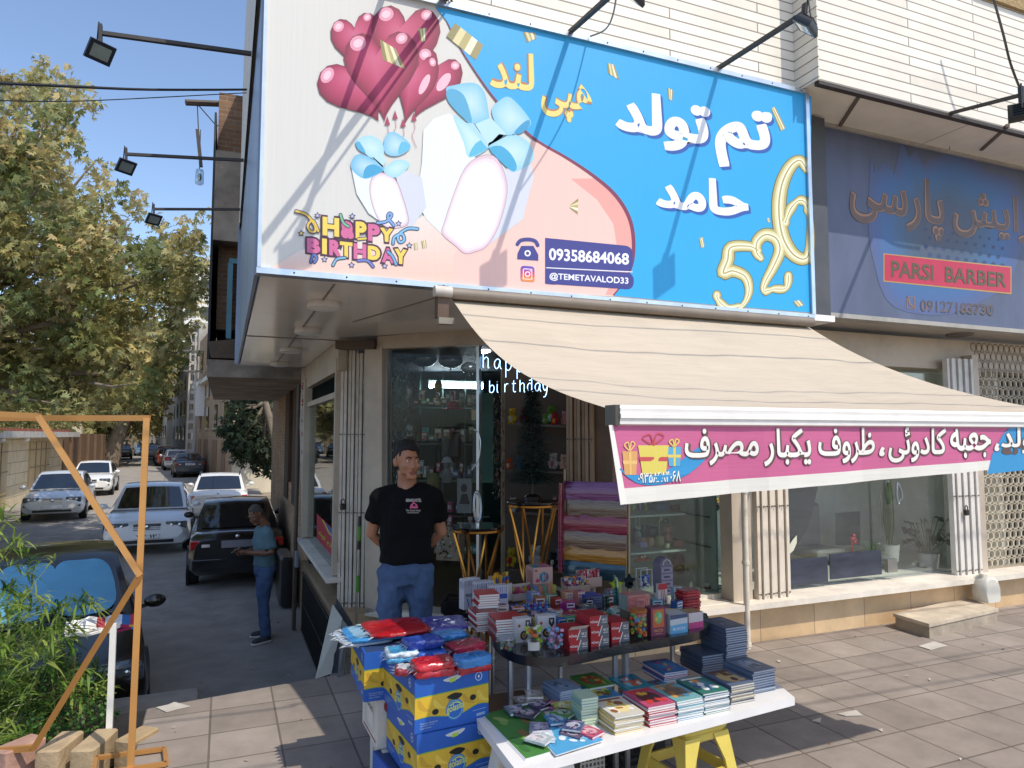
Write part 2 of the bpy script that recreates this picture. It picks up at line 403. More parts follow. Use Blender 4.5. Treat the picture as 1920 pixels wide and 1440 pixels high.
m.thing('kerb', None, None, M('old_concrete', '#8b857c', .9, var=.25, scale=5, bump=.5, dirt=.4), kind='structure', base=False)

m = MB(); rl = random.Random(9)
for k in range(170):
    x, y = (rl.uniform(-.3, 7), rl.uniform(2.6, 5.0)) if k < 70 else (rl.uniform(-5, .9), rl.uniform(7, 24)); z = .004 if k < 70 else zr(y)+.006; s_ = rl.uniform(.008, .022) if k < 70 else rl.uniform(.02, .05); a = rl.uniform(0, 6.3)
    m.col(rl.choice(['#8a7448', '#6d5a3a', '#a39878', '#c9c2b2', '#5c4c34'])); u = V((cos(a), sin(a), 0))*s_; w = V((-sin(a), cos(a), .3))*s_*.5; p = V((x, y, z)); m.add([p-u, p+w, p+u, p-w*.7+V((0, 0, .004))], [(0, 3, 2, 1)])
m.thing('fallen_leaves', None, None, A('matte'), kind='stuff', base=False)
# ================= the corner building
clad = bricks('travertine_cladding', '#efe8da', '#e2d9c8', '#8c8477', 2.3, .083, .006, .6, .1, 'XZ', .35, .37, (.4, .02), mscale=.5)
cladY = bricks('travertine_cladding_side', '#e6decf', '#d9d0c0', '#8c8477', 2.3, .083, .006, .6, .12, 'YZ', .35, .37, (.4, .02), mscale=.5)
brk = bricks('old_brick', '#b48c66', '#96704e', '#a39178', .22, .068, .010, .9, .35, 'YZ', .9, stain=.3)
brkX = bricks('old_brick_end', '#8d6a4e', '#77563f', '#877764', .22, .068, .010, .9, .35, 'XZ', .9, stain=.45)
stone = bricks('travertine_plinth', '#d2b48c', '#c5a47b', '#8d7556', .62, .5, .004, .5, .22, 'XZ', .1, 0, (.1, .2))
beige = M('cream_paint', '#b9aa97', .5, var=.14, scale=2.5, dirt=.3)
white_stone = M('pale_sill_stone', '#ddd3c4', .55, var=.18, scale=4, dirt=.25)
alum = M('aluminium', '#c3c8cc', .32, .85, var=.1, scale=5)
brown = M('brown_steel', '#4a4038', .5, .3, var=.25, scale=4)
clear = glass('shop_glass', (.8, .88, .86), .8, .035)
soff = M('glossy_soffit_panel', '#f2ebe0', .16, var=.06, scale=2, coat=.15)
B = thing('corner_building', 'beige stone clad corner building with a glazed shop door at the alley corner', 'building', (2, 7, 0))
m = MB()
m.box((2.2, 8.2, 5.8), (4.16, 7.9, 2.5))                             # upper wall left of the notch
m.build('upper_wall', clad, B)
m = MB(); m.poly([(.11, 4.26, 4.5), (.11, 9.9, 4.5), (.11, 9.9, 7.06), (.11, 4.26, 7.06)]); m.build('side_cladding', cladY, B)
m = MB(); m.box((10.28, 8.0, 5.9), (12, 7.94, 2.56)); m.build('projecting_wall', clad, B)
m = MB(); m.prism([(4.283, 4.0, 4.61), (4.283, 4.28, 4.61), (4.283, 4.28, 7.0), (4.283, 4.0, 7.0)], (-.01, 0, 0)); m.build('notch_return', cladY, B)
m = MB('#3c332c')
m.bar((4.3, 4.045, 4.6), (14, 4.045, 4.6), .05, .03)
m.bar((.2, 4.3, 4.62), (4.27, 4.3, 4.62), .1, .03); m.build('edge_angle', A('dull'), B)
m = MB(); m.box((9.2, 4.5, 4.655), (9.8, .85, .05)); m.build('overhang_soffit', M('brown_plaster', '#8c7d70', .8, var=.2, scale=2, dirt=.3), B)
for p in ((1610, 180, 1565, 250), (1890, 235, 1840, 280)): m = MB('#6b5d51'); m.bar(PZ(p[0], p[1], 4.62), PZ(p[2], p[3], 4.62), .03); m.build('soffit_bracket', A('dull'), B)
m = MB('#d9c9a5'); w0 = PY(1842, -6, 4.02); m.box((w0.x+.35, 4.02, w0.z+.35), (.9, .05, .72)); m.build('upper_window_lattice', M('brick_lattice', '#a48c63', .9, var=.5, scale=40, bump=1, bscale=30), B)
# soffit over the pavement and the alley side
m = MB(); m.prism([(.17, 4.22, 2.72), (4.6, 4.22, 2.72), (4.6, 5.4, 2.72), (2.4, 5.4, 2.72), (1.1, 6.9, 2.72), (1.1, 9.9, 2.72), (.17, 9.9, 2.72)], (0, 0, .05)); m.build('soffit', soff, B)
m = MB('#8a8178')
for a, b in (((.17, 6.9, 2.717), (1.1, 6.9, 2.717)), ((.6, 4.3, 2.717), (.6, 9.9, 2.717)), ((.95, 5.7, 2.717), (1.35, 4.25, 2.717))): m.bar(a, b, .012, .006)
m.build('panel_joint', A('dull'), B)
m = MB(); m.prism([(4.62, 4.7, 2.86), (14, 4.7, 2.86), (14, 5.3, 2.86), (4.62, 5.3, 2.86)], (0, 0, .05)); m.build('barber_soffit', M('brushed_soffit', '#b9b2a8', .3, .5, var=.2, scale=3, stretch=(1, 20, 1)), B)
m = MB('#7286a0'); m.box((.147, 6.95, 3.65), (.02, 5.45, 1.86)); m.box((.15, 9.68, 3.65), (.1, .02, 1.86)); m.build('side_fascia', M('blue_grey_metal_sheet', '#8b99ac', .35, .1, var=.25, scale=1.5, stretch=(1, 1, .3)), B)
# alley side wall
m = MB(); m.box((1.75, 14.45, 2.85), (1.2, 9.1, 7.4)); m.build('brick_side_wall', brk, B)
m = MB('#5a4a3d')
for y in (10.9, 11.9, 13.3): m.box((1.12, y, 2.0), (.07, .12, 2.1))
for y in (12.5, 14.2): m.box((1.14, y, 1.6), (.04, .75, 2.0))
m.build('boarded_window', M('dark_weathered_timber', '#4d3a2c', .85, var=.4, scale=8, stretch=(1, 1, .2)), B)
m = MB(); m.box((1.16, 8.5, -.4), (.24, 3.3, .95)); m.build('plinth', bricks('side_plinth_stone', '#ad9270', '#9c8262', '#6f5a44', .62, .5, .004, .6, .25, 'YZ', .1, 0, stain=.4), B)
m = MB('#20201f')
for i in range(26): m.bar((1.0, 7.05+i*.1, -.72), (1.0, 7.05+i*.1, .0), .014)
for z in (-.72, -.36, 0): m.bar((1.0, 7.0, z), (1.0, 9.65, z), .02)
m.build('basement_grille', A('satin'), B)
m = MB(); m.box((1.02, 8.35, .41), (.16, 2.85, .05)); m.build('side_sill', white_stone, B)
m = MB(); m.box((1.05, 8.35, 2.57), (.08, 2.9, .29)); m.box((1.03, 9.72, 1.5), (.1, .12, 2.1)); m.box((1.03, 7.0, 1.5), (.06, .08, 2.1)); m.box((1.04, 8.35, 2.2), (.04, 2.7, .06)); m.build('side_window_frame', beige, B)
m = MB(); m.box((1.06, 8.35, 1.32), (.012, 2.6, 1.75)); m.build('side_window', clear, B)
m = MB('#b3233c'); SW = Plane((1.045, 0, 0), (-1, 0, 0))
m.dpoly(SW, [(594, 963), (633, 1000), (633, 1055), (594, 1010)])
m.col('#3a5a9a').dpoly(SW, [(608, 978), (633, 1000), (633, 1016), (622, 1008)], .003)
m.col('#e8d24a').stroke(SW, [(606, 975), (618, 1000), (633, 1012)], 2, .004)
m.col('#e0c84a').text(lambda x, y, e=0: SW(x, y, .005+e), 'لوازم تولد', [(597, 990), (630, 1026), (630, 1040), (597, 1004)], .02, True); m.build('side_window_sticker', A('satin'), B)
# bay of the old brick part over the alley
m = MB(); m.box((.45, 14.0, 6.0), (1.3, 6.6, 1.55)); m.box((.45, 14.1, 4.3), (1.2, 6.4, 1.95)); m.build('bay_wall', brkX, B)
m = MB(); m.box((.45, 13.9, 5.2), (1.34, 6.7, 1.3)); m.box((.44, 13.9, 2.72), (1.36, 6.9, .24)); m.build('bay_plaster', M('stained_plaster', '#968a7c', .9, var=.45, scale=2.2, dirt=.75, bump=.5), B)
m = MB('#27292c'); m.box((-.235, 13.9, 4.6), (.03, 6.7, 3.6)); m.build('bay_edge', A('dull'), B)
m = MB('#5d4c3f'); m.prism([(-.2, 10.4, 2.86), (.7, 10.4, 2.86), (.75, 10.4, 3.1), (.3, 10.4, 3.16), (-.24, 10.4, 3.08)], (0, .3, 0)); m.build('broken_ledge', A('stone'), B)
m = MB('#5f93a3'); m.box((.02, 10.72, 3.72), (.07, .08, 1.1)); m.box((.3, 10.72, 4.3), (.6, .08, .07)); m.build('bay_window_frame', A('dull'), B)
# shop front along the pavement
m = MB(); m.box((5.95, 5.06, .145), (4.35, .26, .31)); m.box((3.3, 5.12, .145), (1.3, .26, .31)); m.build('plinth', stone, B)
m = MB(); m.box((5.9, 4.98, .335), (4.55, .34, .05)); m.box((3.35, 5.05, .34), (1.45, .25, .05)); m.box((3.5, 5.2, .38), (1.2, .2, .04)); m.build('sill', white_stone, B)
m = MB(); m.box((7.9, 5.3, .155), (1.4, .3, .31)); m.box((10.5, 5.25, .155), (4.0, .3, .31)); m.build('plinth', M('grey_stone_block', '#a39a8d', .85, var=.3, scale=4, dirt=.3), B)
m = MB(); m.box((9, 5.25, 2.66), (12, .3, .32)); m.box((3.5, 5.25, 2.62), (2.4, .2, .26)); m.build('lintel', beige, B)
for c_, d_ in (((4.19, 5.02, 1.5), (.17, .16, 2.3)), ((4.30, 4.98, 1.5), (.05, .05, 2.3)), ((7.42, 5.05, 1.5), (.1, .14, 2.3)), ((2.98, 5.08, 1.5), (.12, .1, 2.3)), ((2.86, 5.12, 1.5), (.1, .05, 2.3))): m = MB(); m.box(c_, d_); m.build('pilaster', beige, B)
m = MB(); m.box((3.6, 5.14, 1.42), (1.12, .012, 2.1)); m.build('display_window', clear, B)
m = MB(); m.box((5.35, 5.12, 1.42), (1.2, .012, 2.05)); m.box((6.55, 5.12, 1.42), (1.15, .012, 2.05)); m.build('barber_window', glass('barber_glass', (.94, .97, .95), .85, .06), B)
m = MB('#3b4150'); w = PY(1455, 1075, 5.11); m.box((5.0, 5.105, .52), (.72, .008, .24)); m.box((5.73, 5.105, .54), (.68, .008, .24)); m.build('window_foil', M('marbled_dark_foil', '#343a48', .35, var=.35, scale=5, stretch=(1, 1, 4)), B)
m = MB('#9a9a96'); m.box((6.19, 5.095, .5), (.13, .04, .13)); m.build('floor_lock', A('metal'), B)
m = MB('#a9afb5')
q = [PY(x, y, 5.06) for x, y in ((1683, 905), (1690, 920), (1691, 935), (1684, 946), (1681, 930), (1682, 905))]; m.tube(q, .012, 8); m.build('door_pull', A('metal'), B)
# chamfered corner with the shop door
DP = Plane((2.66, 5.05, 0), (-.73, -.68, 0)); dn = DP.n; da = V((.68, -.73, 0)); DOORR = math.atan2(-.73, .68)
def dslab(name, px4, th, mt, par=B, push=0):
    q = [DP(x, y, push) for x, y in px4]; mm = MB(); mm.prism(q, -dn*th); return mm.build(name, mt, par)
dslab('door_lintel', [(712, 632), (1160, 596), (1160, 636), (712, 655)], .12, beige, push=.04)
dslab('lintel_steel_box', [(640, 640), (712, 640), (712, 656), (640, 656)], .1, M('rusty_steel', '#5b4b40', .7, .3, var=.3, scale=8), push=.09)  # dark rusty steel beam piece above the corner gate
dslab('corner_pillar', [(690, 650), (722, 650), (722, 1142), (690, 1148)], .16, beige, push=.05)
dslab('corner_pillar', [(1115, 600), (1150, 600), (1150, 1200), (1115, 1200)], .12, M('brown_jamb', '#6e5c4e', .6, var=.3, scale=5, dirt=.3), push=.02)
dslab('threshold', [(690, 1137), (1120, 1190), (1120, 1215), (690, 1152)], .3, white_stone, push=.05)
m = MB(); m.prism([(.99, 6.83, -.95), (1.42, 6.45, -.95), (1.55, 6.6, -.95), (1.1, 7.0, -.95)], (0, 0, 1.1)); m.build('corner_plinth', bricks('corner_plinth_stone', '#a98c69', '#9a7e5e', '#6f5a44', .5, .45, .004, .6, .25, 'XZ', .1, 0, stain=.4), B)
dslab('door_glass', [(722, 656), (897, 646), (897, 1162), (722, 1140)], .012, glass('door_pane', (.9, .93, .92), .22, .02), push=-.03)
dslab('door_frame', [(722, 655), (726, 655), (726, 1140), (722, 1140)], .05, alum, push=0)
dslab('door_frame', [(893, 645), (898, 645), (898, 1162), (893, 1162)], .05, alum, push=0)
m = MB('#c9ced2')                                                   # arched pull handle on the glass
q = [DP(x, y, .05) for x, y in spl([(890, 880), (902, 862), (906, 832), (902, 812), (894, 806)], 5)]; m.tube(q, .006, 8); m.build('door_handle', A('metal'), B)
# inside of the shop
teal = M('dark_teal_panel', '#1f3534', .5, var=.3, scale=2)
m = MB(); m.prism([(1.2, 7.1, .14), (2.75, 5.3, .14), (4.1, 5.3, .3), (4.1, 9.8, .14), (1.2, 9.8, .14)], (0, 0, -.1)); m.build('shop_floor', M('brown_shop_floor', '#5d4938', .45, var=.25, scale=3), B)
m = MB(); m.box((2.7, 9.85, 1.4), (3.2, .08, 2.7)); m.box((4.16, 7.55, 1.4), (.06, 4.5, 2.7)); m.build('inner_wall', teal, B)
m = MB(); m.prism([(1.2, 6.85, 2.6), (2.75, 5.22, 2.6), (4.12, 5.22, 2.6), (4.12, 9.8, 2.6), (1.2, 9.8, 2.6)], (0, 0, .05)); m.build('shop_ceiling', M('grey_ceiling', '#565d66', .6), B)
m = MB('#474b50'); m.box((8.0, 6.0, 1.4), (.06, 1.7, 2.7)); m.box((6.1, 6.75, 1.4), (3.8, .06, 2.7)); m.box((6.1, 6.05, 2.75), (3.8, 1.5, .05)); m.box((7.6, 5.32, 1.4), (.5, .06, 2.7)); m.build('barber_inner_wall', M('barber_room_wall', '#e6e7df', .7, var=.1), B)
m = MB(); m.box((6.1, 5.98, .33), (3.8, 1.6, .06)); m.build('barber_floor', M('pale_tile_floor', '#e2dfd6', .3, var=.12, scale=3), B)
# closed perforated shutter of the neighbouring shop
SH = thing('shutter', 'perforated cream roller shutter with round holes closing the shop beyond the barber', 'shutter', (8.5, 5.12, .33))
m = MB('#c4b8a2'); cw, ch = .093, .098; HL = [(cos(k*pi/4+pi/8), sin(k*pi/4+pi/8)) for k in range(8)]
for r in range(25):
    for c in range(21):
        x = 7.58+c*cw+(cw/2 if r % 2 else 0); z = .36+r*ch+ch/2
        o = [(x+cw/2*u/max(abs(u), abs(v)), 5.10, z+ch/2*v/max(abs(u), abs(v))) for u, v in HL]; i = [(x+.0405*u, 5.10, z+.0445*v) for u, v in HL]; j = [(x+.0405*u, 5.125, z+.0445*v) for u, v in HL]
        m.add(o+i+j, [(a, (a+1) % 8, 8+(a+1) % 8, 8+a) for a in range(8)]+[(8+a, 8+(a+1) % 8, 16+(a+1) % 8, 16+a) for a in range(8)])
m.build('shutter_curtain', A('dull'), SH)
m = MB('#9b8d78'); m.box((8.6, 5.11, .34), (2.1, .06, .07)); m.build('bottom_rail', A('dull'), SH)
m = MB('#141c24'); m.box((8.6, 5.45, 1.5), (2.1, .02, 2.5)); m.build('dark_backing_sheet', A('matte'), SH)  # dark sheet painted to stand in for the unlit shop behind the holes

m = MB(); m.box((11.9, 5.35, 1.25), (4.4, .3, 2.5)); m.build('side_wall', beige, B)
# ================= folding gates
def gate(p0, p1, z0, z1, n, name_label, lock=None, depth=.05, tint='#cfc4b6', brace=False):
    p0 = V((p0[0], p0[1], 0)); p1 = V((p1[0], p1[1], 0)); g = thing('folding_gate', name_label, 'gate', (*((p0+p1)/2).xy, z0), group='folded accordion shutter gates')
    d = (p1-p0)/n; nn = V((d.y, -d.x, 0)).normalized()
    m = MB(tint)
    for i in range(n):
        a = p0+d*(i+.12); b = p0+d*(i+.82); o = nn*(depth*(.5 if i % 2 else .15))
        m.prism([(*(a+o).xy, z0), (*(b+o).xy, z0), (*(b-nn*depth).xy, z0), (*(a-nn*depth).xy, z0)], (0, 0, z1-z0))
    m.build('slat_pack', A('dull'), g)
    m = MB('#6f665c')
    for z in (z0+.02*(z1-z0), z0+.36*(z1-z0), z0+.66*(z1-z0)):
        for i in range(n):
            a = p0+d*(i+.5)+nn*depth*.55; m.box((a.x, a.y, z), (.012, .012, .012), rz=math.atan2(d.y, d.x))
        m.bar((*(p0+nn*depth*.2).xy, z), (*(p1+nn*depth*.2).xy, z), .006)
    m.build('rivet_rail', A('dull'), g)
    if lock:
        m = MB('#1d1c1c'); m.rbox(lock, (.055, .035, .06), .012); q = V(lock); m.tube([q+V((-.018, 0, .03)), q+V((-.018, 0, .06)), q+V((0, 0, .072)), q+V((.018, 0, .06)), q+V((.018, 0, .03))], .006, 6)
        m.build('padlock', A('satin'), g)
    return g
gate(PZ(640, 640, 2.72).xy, PZ(690, 640, 2.72).xy, .14, 2.66, 7, 'folded cream gate standing at the alley corner of the shop, black padlock on it', lock=PY(643, 950, 6.83))
ga, gb = DP(1068, 800, .08), DP(1118, 800, .08)
gate(ga.xy, gb.xy, .14, 2.6, 7, 'folded beige gate between the glass door and the pile of wrapping paper', tint='#a89480')
gate((4.36, 4.93), (4.72, 4.93), .36, 2.6, 8, 'folded cream gate in the sun between display window and barber window', tint='#d8cdbd')
gate((6.98, 4.99), (7.34, 4.97), .36, 2.6, 8, 'folded white gate beside the perforated shutter with a steel padlock', lock=(7.1, 4.93, 1.0), tint='#d9d4cb')
# ================= signs
SP = Plane((0, 4.18, 0), (0, -1, 0), .2); K = lambda ox, oy, s, pts: [(ox+x/s, oy+y/s) for x, y in pts]
S = thing('shop_sign', 'big birthday shop sign with heart balloons on white and blue and white Persian lettering', 'sign', (2.24, 4.2, 2.73))
m = MB('#d2d0ca'); m.box((2.235, 4.215, 3.66), (4.16, .06, 1.85)); m.build('sign_panel', A('print'), S)
m = MB('#cfd6dc')
for c, d in (((2.235, 4.2, 2.735), (4.18, .085, .035)), ((2.235, 4.2, 4.585), (4.18, .085, .035)), ((4.315, 4.2, 3.66), (.035, .085, 1.82)), ((.158, 4.2, 3.66), (.02, .085, 1.82))): m.box(c, d)
m.col('#4a4d50')
for i in range(14): m.ball((.35+i*.3, 4.157, 2.735), .006, 6, 4); m.ball((.35+i*.3, 4.157, 4.585), .006, 6, 4)
m.build('sign_frame', A('metal'), S)
def vgrad(mb, pl, top, bot, ct, cb, off, n=10):
    """a printed band between two lines of pixels, from one ink to another"""
    for i in range(n):
        mb.col(mixc(ct, cb, (i+.5)/n))
        lo = [V(a)*(1-i/n)+V(b)*(i/n) for a, b in zip(top, bot)]; hi = [V(a)*(1-(i+1)/n)+V(b)*((i+1)/n) for a, b in zip(top, bot)]
        for j in range(len(top)-1): mb.add([pl(*lo[j], off), pl(*lo[j+1], off), pl(*hi[j+1], off), pl(*hi[j], off)], [(0, 1, 2, 3)])
def blob(mb, pl, pts, c, inks, off, step=.00002):
    """a printed shape shaded from its outline inwards"""
    inks = [mixc(inks[int(j)], inks[min(int(j)+1, len(inks)-1)], j % 1) for j in [q*(len(inks)-1)/15 for q in range(16)]]; n = 16
    for i, k in enumerate(inks):
        f = 1-i/n; mb.col(k).dpoly(pl, [(c[0]+(x-c[0])*f, c[1]+(y-c[1])*f) for x, y in pts], off+i*step)
curve = spl([(838, 40), (862, 88), (895, 140), (930, 188), (975, 236), (1010, 266), (1062, 296), (1110, 328), (1150, 362), (1176, 400), (1187, 440), (1186, 490), (1172, 525), (1150, 554)], 5)
m = MB()
vgrad(m, SP, [(560, 470), (700, 440), (860, 380), (1010, 300), (1150, 400), (1180, 470)], [(500, 508), (640, 524), (800, 536), (950, 545), (1050, 550), (1150, 556)], '#e2d8d0', '#e8bfae', .001, 12)
m.col('#e9c1b6').dpoly(SP, [(850, 480), (960, 300), (1000, 264)]+[tuple(p) for p in curve[28:]]+[(1000, 547), (850, 540)], .0016)
m.col('#e3a097').dpoly(SP, [tuple(p) for p in curve[36:]]+[(1135, 553), (1150, 520), (1158, 470), (1150, 420), (1120, 375), (1070, 335)], .002)
m.build('peach_print', A('print'), S)
m = MB('#2ba3dc'); m.dpoly(SP, [(816, 12)]+[tuple(p) for p in curve]+[(1300, 568), (1519, 586), (1521, 180), (1200, 100)], .0024)
m.col('#7d3550').stroke(SP, [tuple(p) for p in curve], [1+6*min(1, i/40)*(1 if i < 52 else max(.3, (66-i)/14)) for i in range(len(curve))], .003, False); m.build('blue_print', A('print'), S)
def heart(cx, cy, w, h, rot=0, n=28):
    o = []
    for i in range(n):
        t = i*2*pi/n; x = 16*sin(t)**3/32*w; y = -(13*cos(t)-5*cos(2*t)-2*cos(3*t)-cos(4*t))/29*h
        o.append((cx+x*cos(rot)-y*sin(rot), cy+x*sin(rot)+y*cos(rot)))
    return o
m = MB()
for i, (cx, cy, w, h, r) in enumerate(((690, 275, 350, 420, -.25), (1005, 275, 470, 560, .08), (690, 565, 520, 500, -.5), (1185, 545, 370, 480, .42), (1075, 560, 280, 500, .25), (850, 468, 510, 610, -.05))):
    w /= 3.6; h /= 3.6; cx = 480+cx/3.6; cy = cy/3.6
    hp = heart(cx, cy, w, h, r); c = (cx-w*.1, cy-h*.12)
    blob(m, SP, hp, c, ['#7d1c3c', '#99294e', '#ab355c', '#b63f66', '#be4a70', '#c35478', '#c65c7e'], .004+i*.0004, .00002)
    for hx, hy, a in ((-.3, -.3, .11), (.28, -.33, .08)):
        x = cx+(hx*w)*cos(r)-(hy*h)*sin(r); y = cy+(hx*w)*sin(r)+(hy*h)*cos(r)
        m.col('#dd98ad').disc(SP, x, y, w*a, h*a*.75, .0043+i*.0004, rot=r-.5); m.col('#efc6d1').disc(SP, x, y, w*a*.6, h*a*.4, .00432+i*.0004, rot=r-.5)
    if i == 3 or i == 4: m.col('#e6b6c4').disc(SP, cx+w*.22, cy+h*.02, w*.09, h*.15, .0044+i*.0004, rot=r+.2)
for x, y in ((886, 835), (938, 795), (992, 848), (1065, 808)):
    p = K(480, 0, 3.6, [(x, y-50), (x+20, y+8), (x-18, y+8)]); m.col('#a03a5a').dpoly(SP, p, .0066)
    m.col('#b06a7c').stroke(SP, K(480, 0, 3.6, spl([(x, y), (x+8, y+60), (x-10, y+110), (x+20, y+190)], 4)), .9, .0065, False)
m.build('balloons_print', A('print'), S)
m = MB()                                                            # gift boxes with pale blue bows
def gift(ox, oy, s, front, left, right):
    m.col('#dfe7ea').dpoly(SP, K(ox, oy, s, left), .0068); m.col('#ccd0db').dpoly(SP, K(ox, oy, s, right), .0069)
    f = K(ox, oy, s, spl(front, 3, True)); cx = sum(p[0] for p in f)/len(f); cy = sum(p[1] for p in f)/len(f)
    blob(m, SP, f, (cx-1.5, cy+3), ['#d9bfca', '#e4e1e4', '#e5e5e7', '#e5e6e8', '#e6e7e8', '#e6e7e8', '#e6e7e8', '#e6e7e8', '#e6e7e8', '#e6e7e8'], .007); m.col('#8f6c80').stroke(SP, f+f[:1], .7, .0076, False)
gift(480, 0, 3.6, [(1480, 1070), (1400, 1150), (1330, 1320), (1270, 1500), (1255, 1580), (1345, 1660), (1410, 1712), (1480, 1700), (1560, 1660), (1640, 1520), (1695, 1300), (1670, 1150), (1600, 1050)],
     [(1130, 880), (1200, 800), (1300, 765), (1420, 830), (1480, 1070), (1330, 1320), (1255, 1580), (1150, 1480), (1080, 1350), (1120, 1100)], [(1600, 1050), (1695, 1150), (1860, 1110), (1872, 1200), (1800, 1480), (1560, 1660), (1695, 1300)])
gift(480, 0, 3.6, [(850, 1165), (790, 1190), (767, 1260), (780, 1370), (830, 1490), (900, 1540), (1000, 1530), (1030, 1480), (990, 1330), (940, 1210)],
     [(645, 1140), (720, 1200), (800, 1190), (767, 1260), (830, 1490), (760, 1440), (680, 1310)], [(940, 1180), (1000, 1150), (1120, 1200), (1150, 1400), (1030, 1560), (1000, 1400)])
def loop(pts, inner, c1, c2):
    q = K(480, 0, 3.6, spl(pts, 4, True)); cx = sum(p[0] for p in q)/len(q); cy = sum(p[1] for p in q)/len(q)
    blob(m, SP, q, (cx, cy), [c1, mixc(c1, '#d7e8ee', .35), mixc(c1, '#d7e8ee', .6)], .0078)
    if inner: m.col(c2).dpoly(SP, K(480, 0, 3.6, spl(inner, 3, True)), .0084)
loop([(1282, 610), (1340, 575), (1470, 560), (1540, 620), (1570, 760), (1560, 810), (1450, 835), (1380, 770)], [(1285, 620), (1330, 600), (1400, 640), (1440, 740), (1455, 830), (1390, 790), (1300, 690)], '#7fbfda', '#4fa3c9')
loop([(1590, 760), (1640, 680), (1720, 660), (1845, 800), (1840, 860), (1760, 905), (1670, 915)], [(1740, 900), (1790, 840), (1840, 810), (1845, 850), (1790, 900)], '#8cc5dc', '#3b97c4')
loop([(1330, 780), (1420, 830), (1560, 940), (1570, 1000), (1440, 1065), (1400, 960)], [(1440, 1060), (1480, 970), (1560, 935), (1568, 1000)], '#9fd0e2', '#58b3d2')
loop([(1570, 990), (1680, 910), (1780, 920), (1860, 990), (1865, 1090), (1740, 1162), (1680, 1110)], [(1575, 1005), (1650, 985), (1720, 1040), (1760, 1120), (1735, 1158), (1660, 1100)], '#97cbe0', '#3ea2cb')
loop([(670, 960), (760, 915), (850, 960), (860, 1060), (800, 1080), (740, 1040)], [(672, 965), (700, 960), (740, 1035), (690, 1010)], '#a2d2e4', '#4fa6cc')
loop([(870, 930), (930, 890), (1030, 960), (1035, 1010), (950, 1055), (870, 1030)], [(960, 1040), (980, 960), (1035, 975), (1030, 1010)], '#7fbcd9', '#5fb5d6')
loop([(645, 1090), (700, 1040), (840, 1100), (860, 1150), (740, 1208), (650, 1150)], [(725, 1200), (740, 1130), (800, 1110), (855, 1150), (780, 1190)], '#6fb6d8', '#3f9fc9')
loop([(860, 1150), (950, 1080), (1040, 1110), (940, 1200)], None, '#9dd0e3', '#58b3d2')
for pts, c in (([(1478, 838), (1585, 795), (1688, 905), (1570, 985)], '#b4d8e6'), ([(1565, 985), (1570, 965), (1690, 910), (1692, 918)], '#33586c'), ([(780, 1060), (850, 1035), (880, 1090), (855, 1130)], '#b4d8e6'), ([(785, 1062), (790, 1060), (858, 1120), (855, 1132)], '#33586c'), ([(1420, 830), (1470, 835), (1570, 985), (1560, 1000)], '#a5cfe1'), ([(1640, 905), (1680, 912), (1575, 992), (1565, 985)], '#8fc4dc')):
    m.col(c).dpoly(SP, K(480, 0, 3.6, pts), .0086)
m.build('gifts_print', A('print'), S)
m = MB()                                                            # gold foil confetti and figures
def foil(pts, off=.009):
    q = [V(p) for p in pts]; n = 5; ks = ['#8f8657', '#d9cf9b', '#b3a76f', '#ebe6c6', '#9c9162']
    for i in range(n):
        a, b = i/n, (i+1)/n; m.col(ks[i])
        m.add([SP(*(q[0].lerp(q[1], a)), off), SP(*(q[0].lerp(q[1], b)), off), SP(*(q[3].lerp(q[2], b)), off), SP(*(q[3].lerp(q[2], a)), off)], [(0, 1, 2, 3)])
foil([(853, 43), (906, 85), (892, 113), (837, 68)]); foil([(712, 74), (742, 92), (760, 130), (718, 112)]); foil([(980, 60), (1004, 62), (1006, 72), (988, 80)]); foil([(1138, 118), (1152, 122), (1161, 150), (1140, 138)])
foil([(1251, 164), (1262, 170), (1260, 190), (1253, 185)]); foil([(1445, 204), (1453, 200), (1473, 240), (1463, 246)]); foil([(783, 55), (800, 52), (798, 76), (790, 80)]); foil([(1310, 448), (1318, 444), (1321, 462), (1314, 466)]); foil([(1084, 372), (1083, 402), (1068, 390), (1070, 384)])
foil([(790, 452), (798, 450), (800, 464), (792, 466)]); foil([(776, 456), (782, 455), (783, 468), (777, 469)]); foil([(1437, 410), (1442, 408), (1444, 416), (1439, 418)]); foil([(1486, 566), (1500, 562), (1508, 572), (1494, 576)])
m.build('confetti_print', A('print'), S)
def golden(pts, w, n=5):
    m = MB(); q = [tuple(p) for p in spl(pts, n)]; k = len(q); ws = [w*(.55+.75*sin(pi*min(1, (i+2)/(k*.72)))**.8) if i < k*.72 else w*(.55+.35*abs(sin(i*.5))) for i in range(k)]
    for f, c, o in ((1.12, '#6f6738', 0), (.98, '#b8ad72', .0001), (.66, '#d8d09c', .0002), (.36, '#efecd2', .0003), (.12, '#a79c62', .0004)): m.col(c).stroke(SP, q, [x*f for x in ws], .0095+o)
    m.build('gold_figure', A('print'), S)
golden([(1512, 318), (1500, 301), (1482, 312), (1466, 345), (1460, 390), (1466, 440), (1484, 474), (1506, 486), (1517, 472), (1519, 420), (1512, 384), (1498, 376), (1482, 392), (1472, 418)], 20)
golden([(1426, 484), (1418, 472), (1420, 452), (1436, 440), (1456, 448), (1462, 470), (1450, 500), (1434, 530), (1432, 546), (1450, 542), (1474, 540), (1478, 516)], 18)
golden([(1422, 470), (1404, 462), (1370, 464), (1364, 488), (1356, 512), (1374, 508), (1398, 520), (1404, 548), (1390, 574), (1362, 576), (1346, 562), (1344, 552)], 18)
W = MB(); fn = lambda o: (lambda x, y, e=0: SP(x, y, o+e))
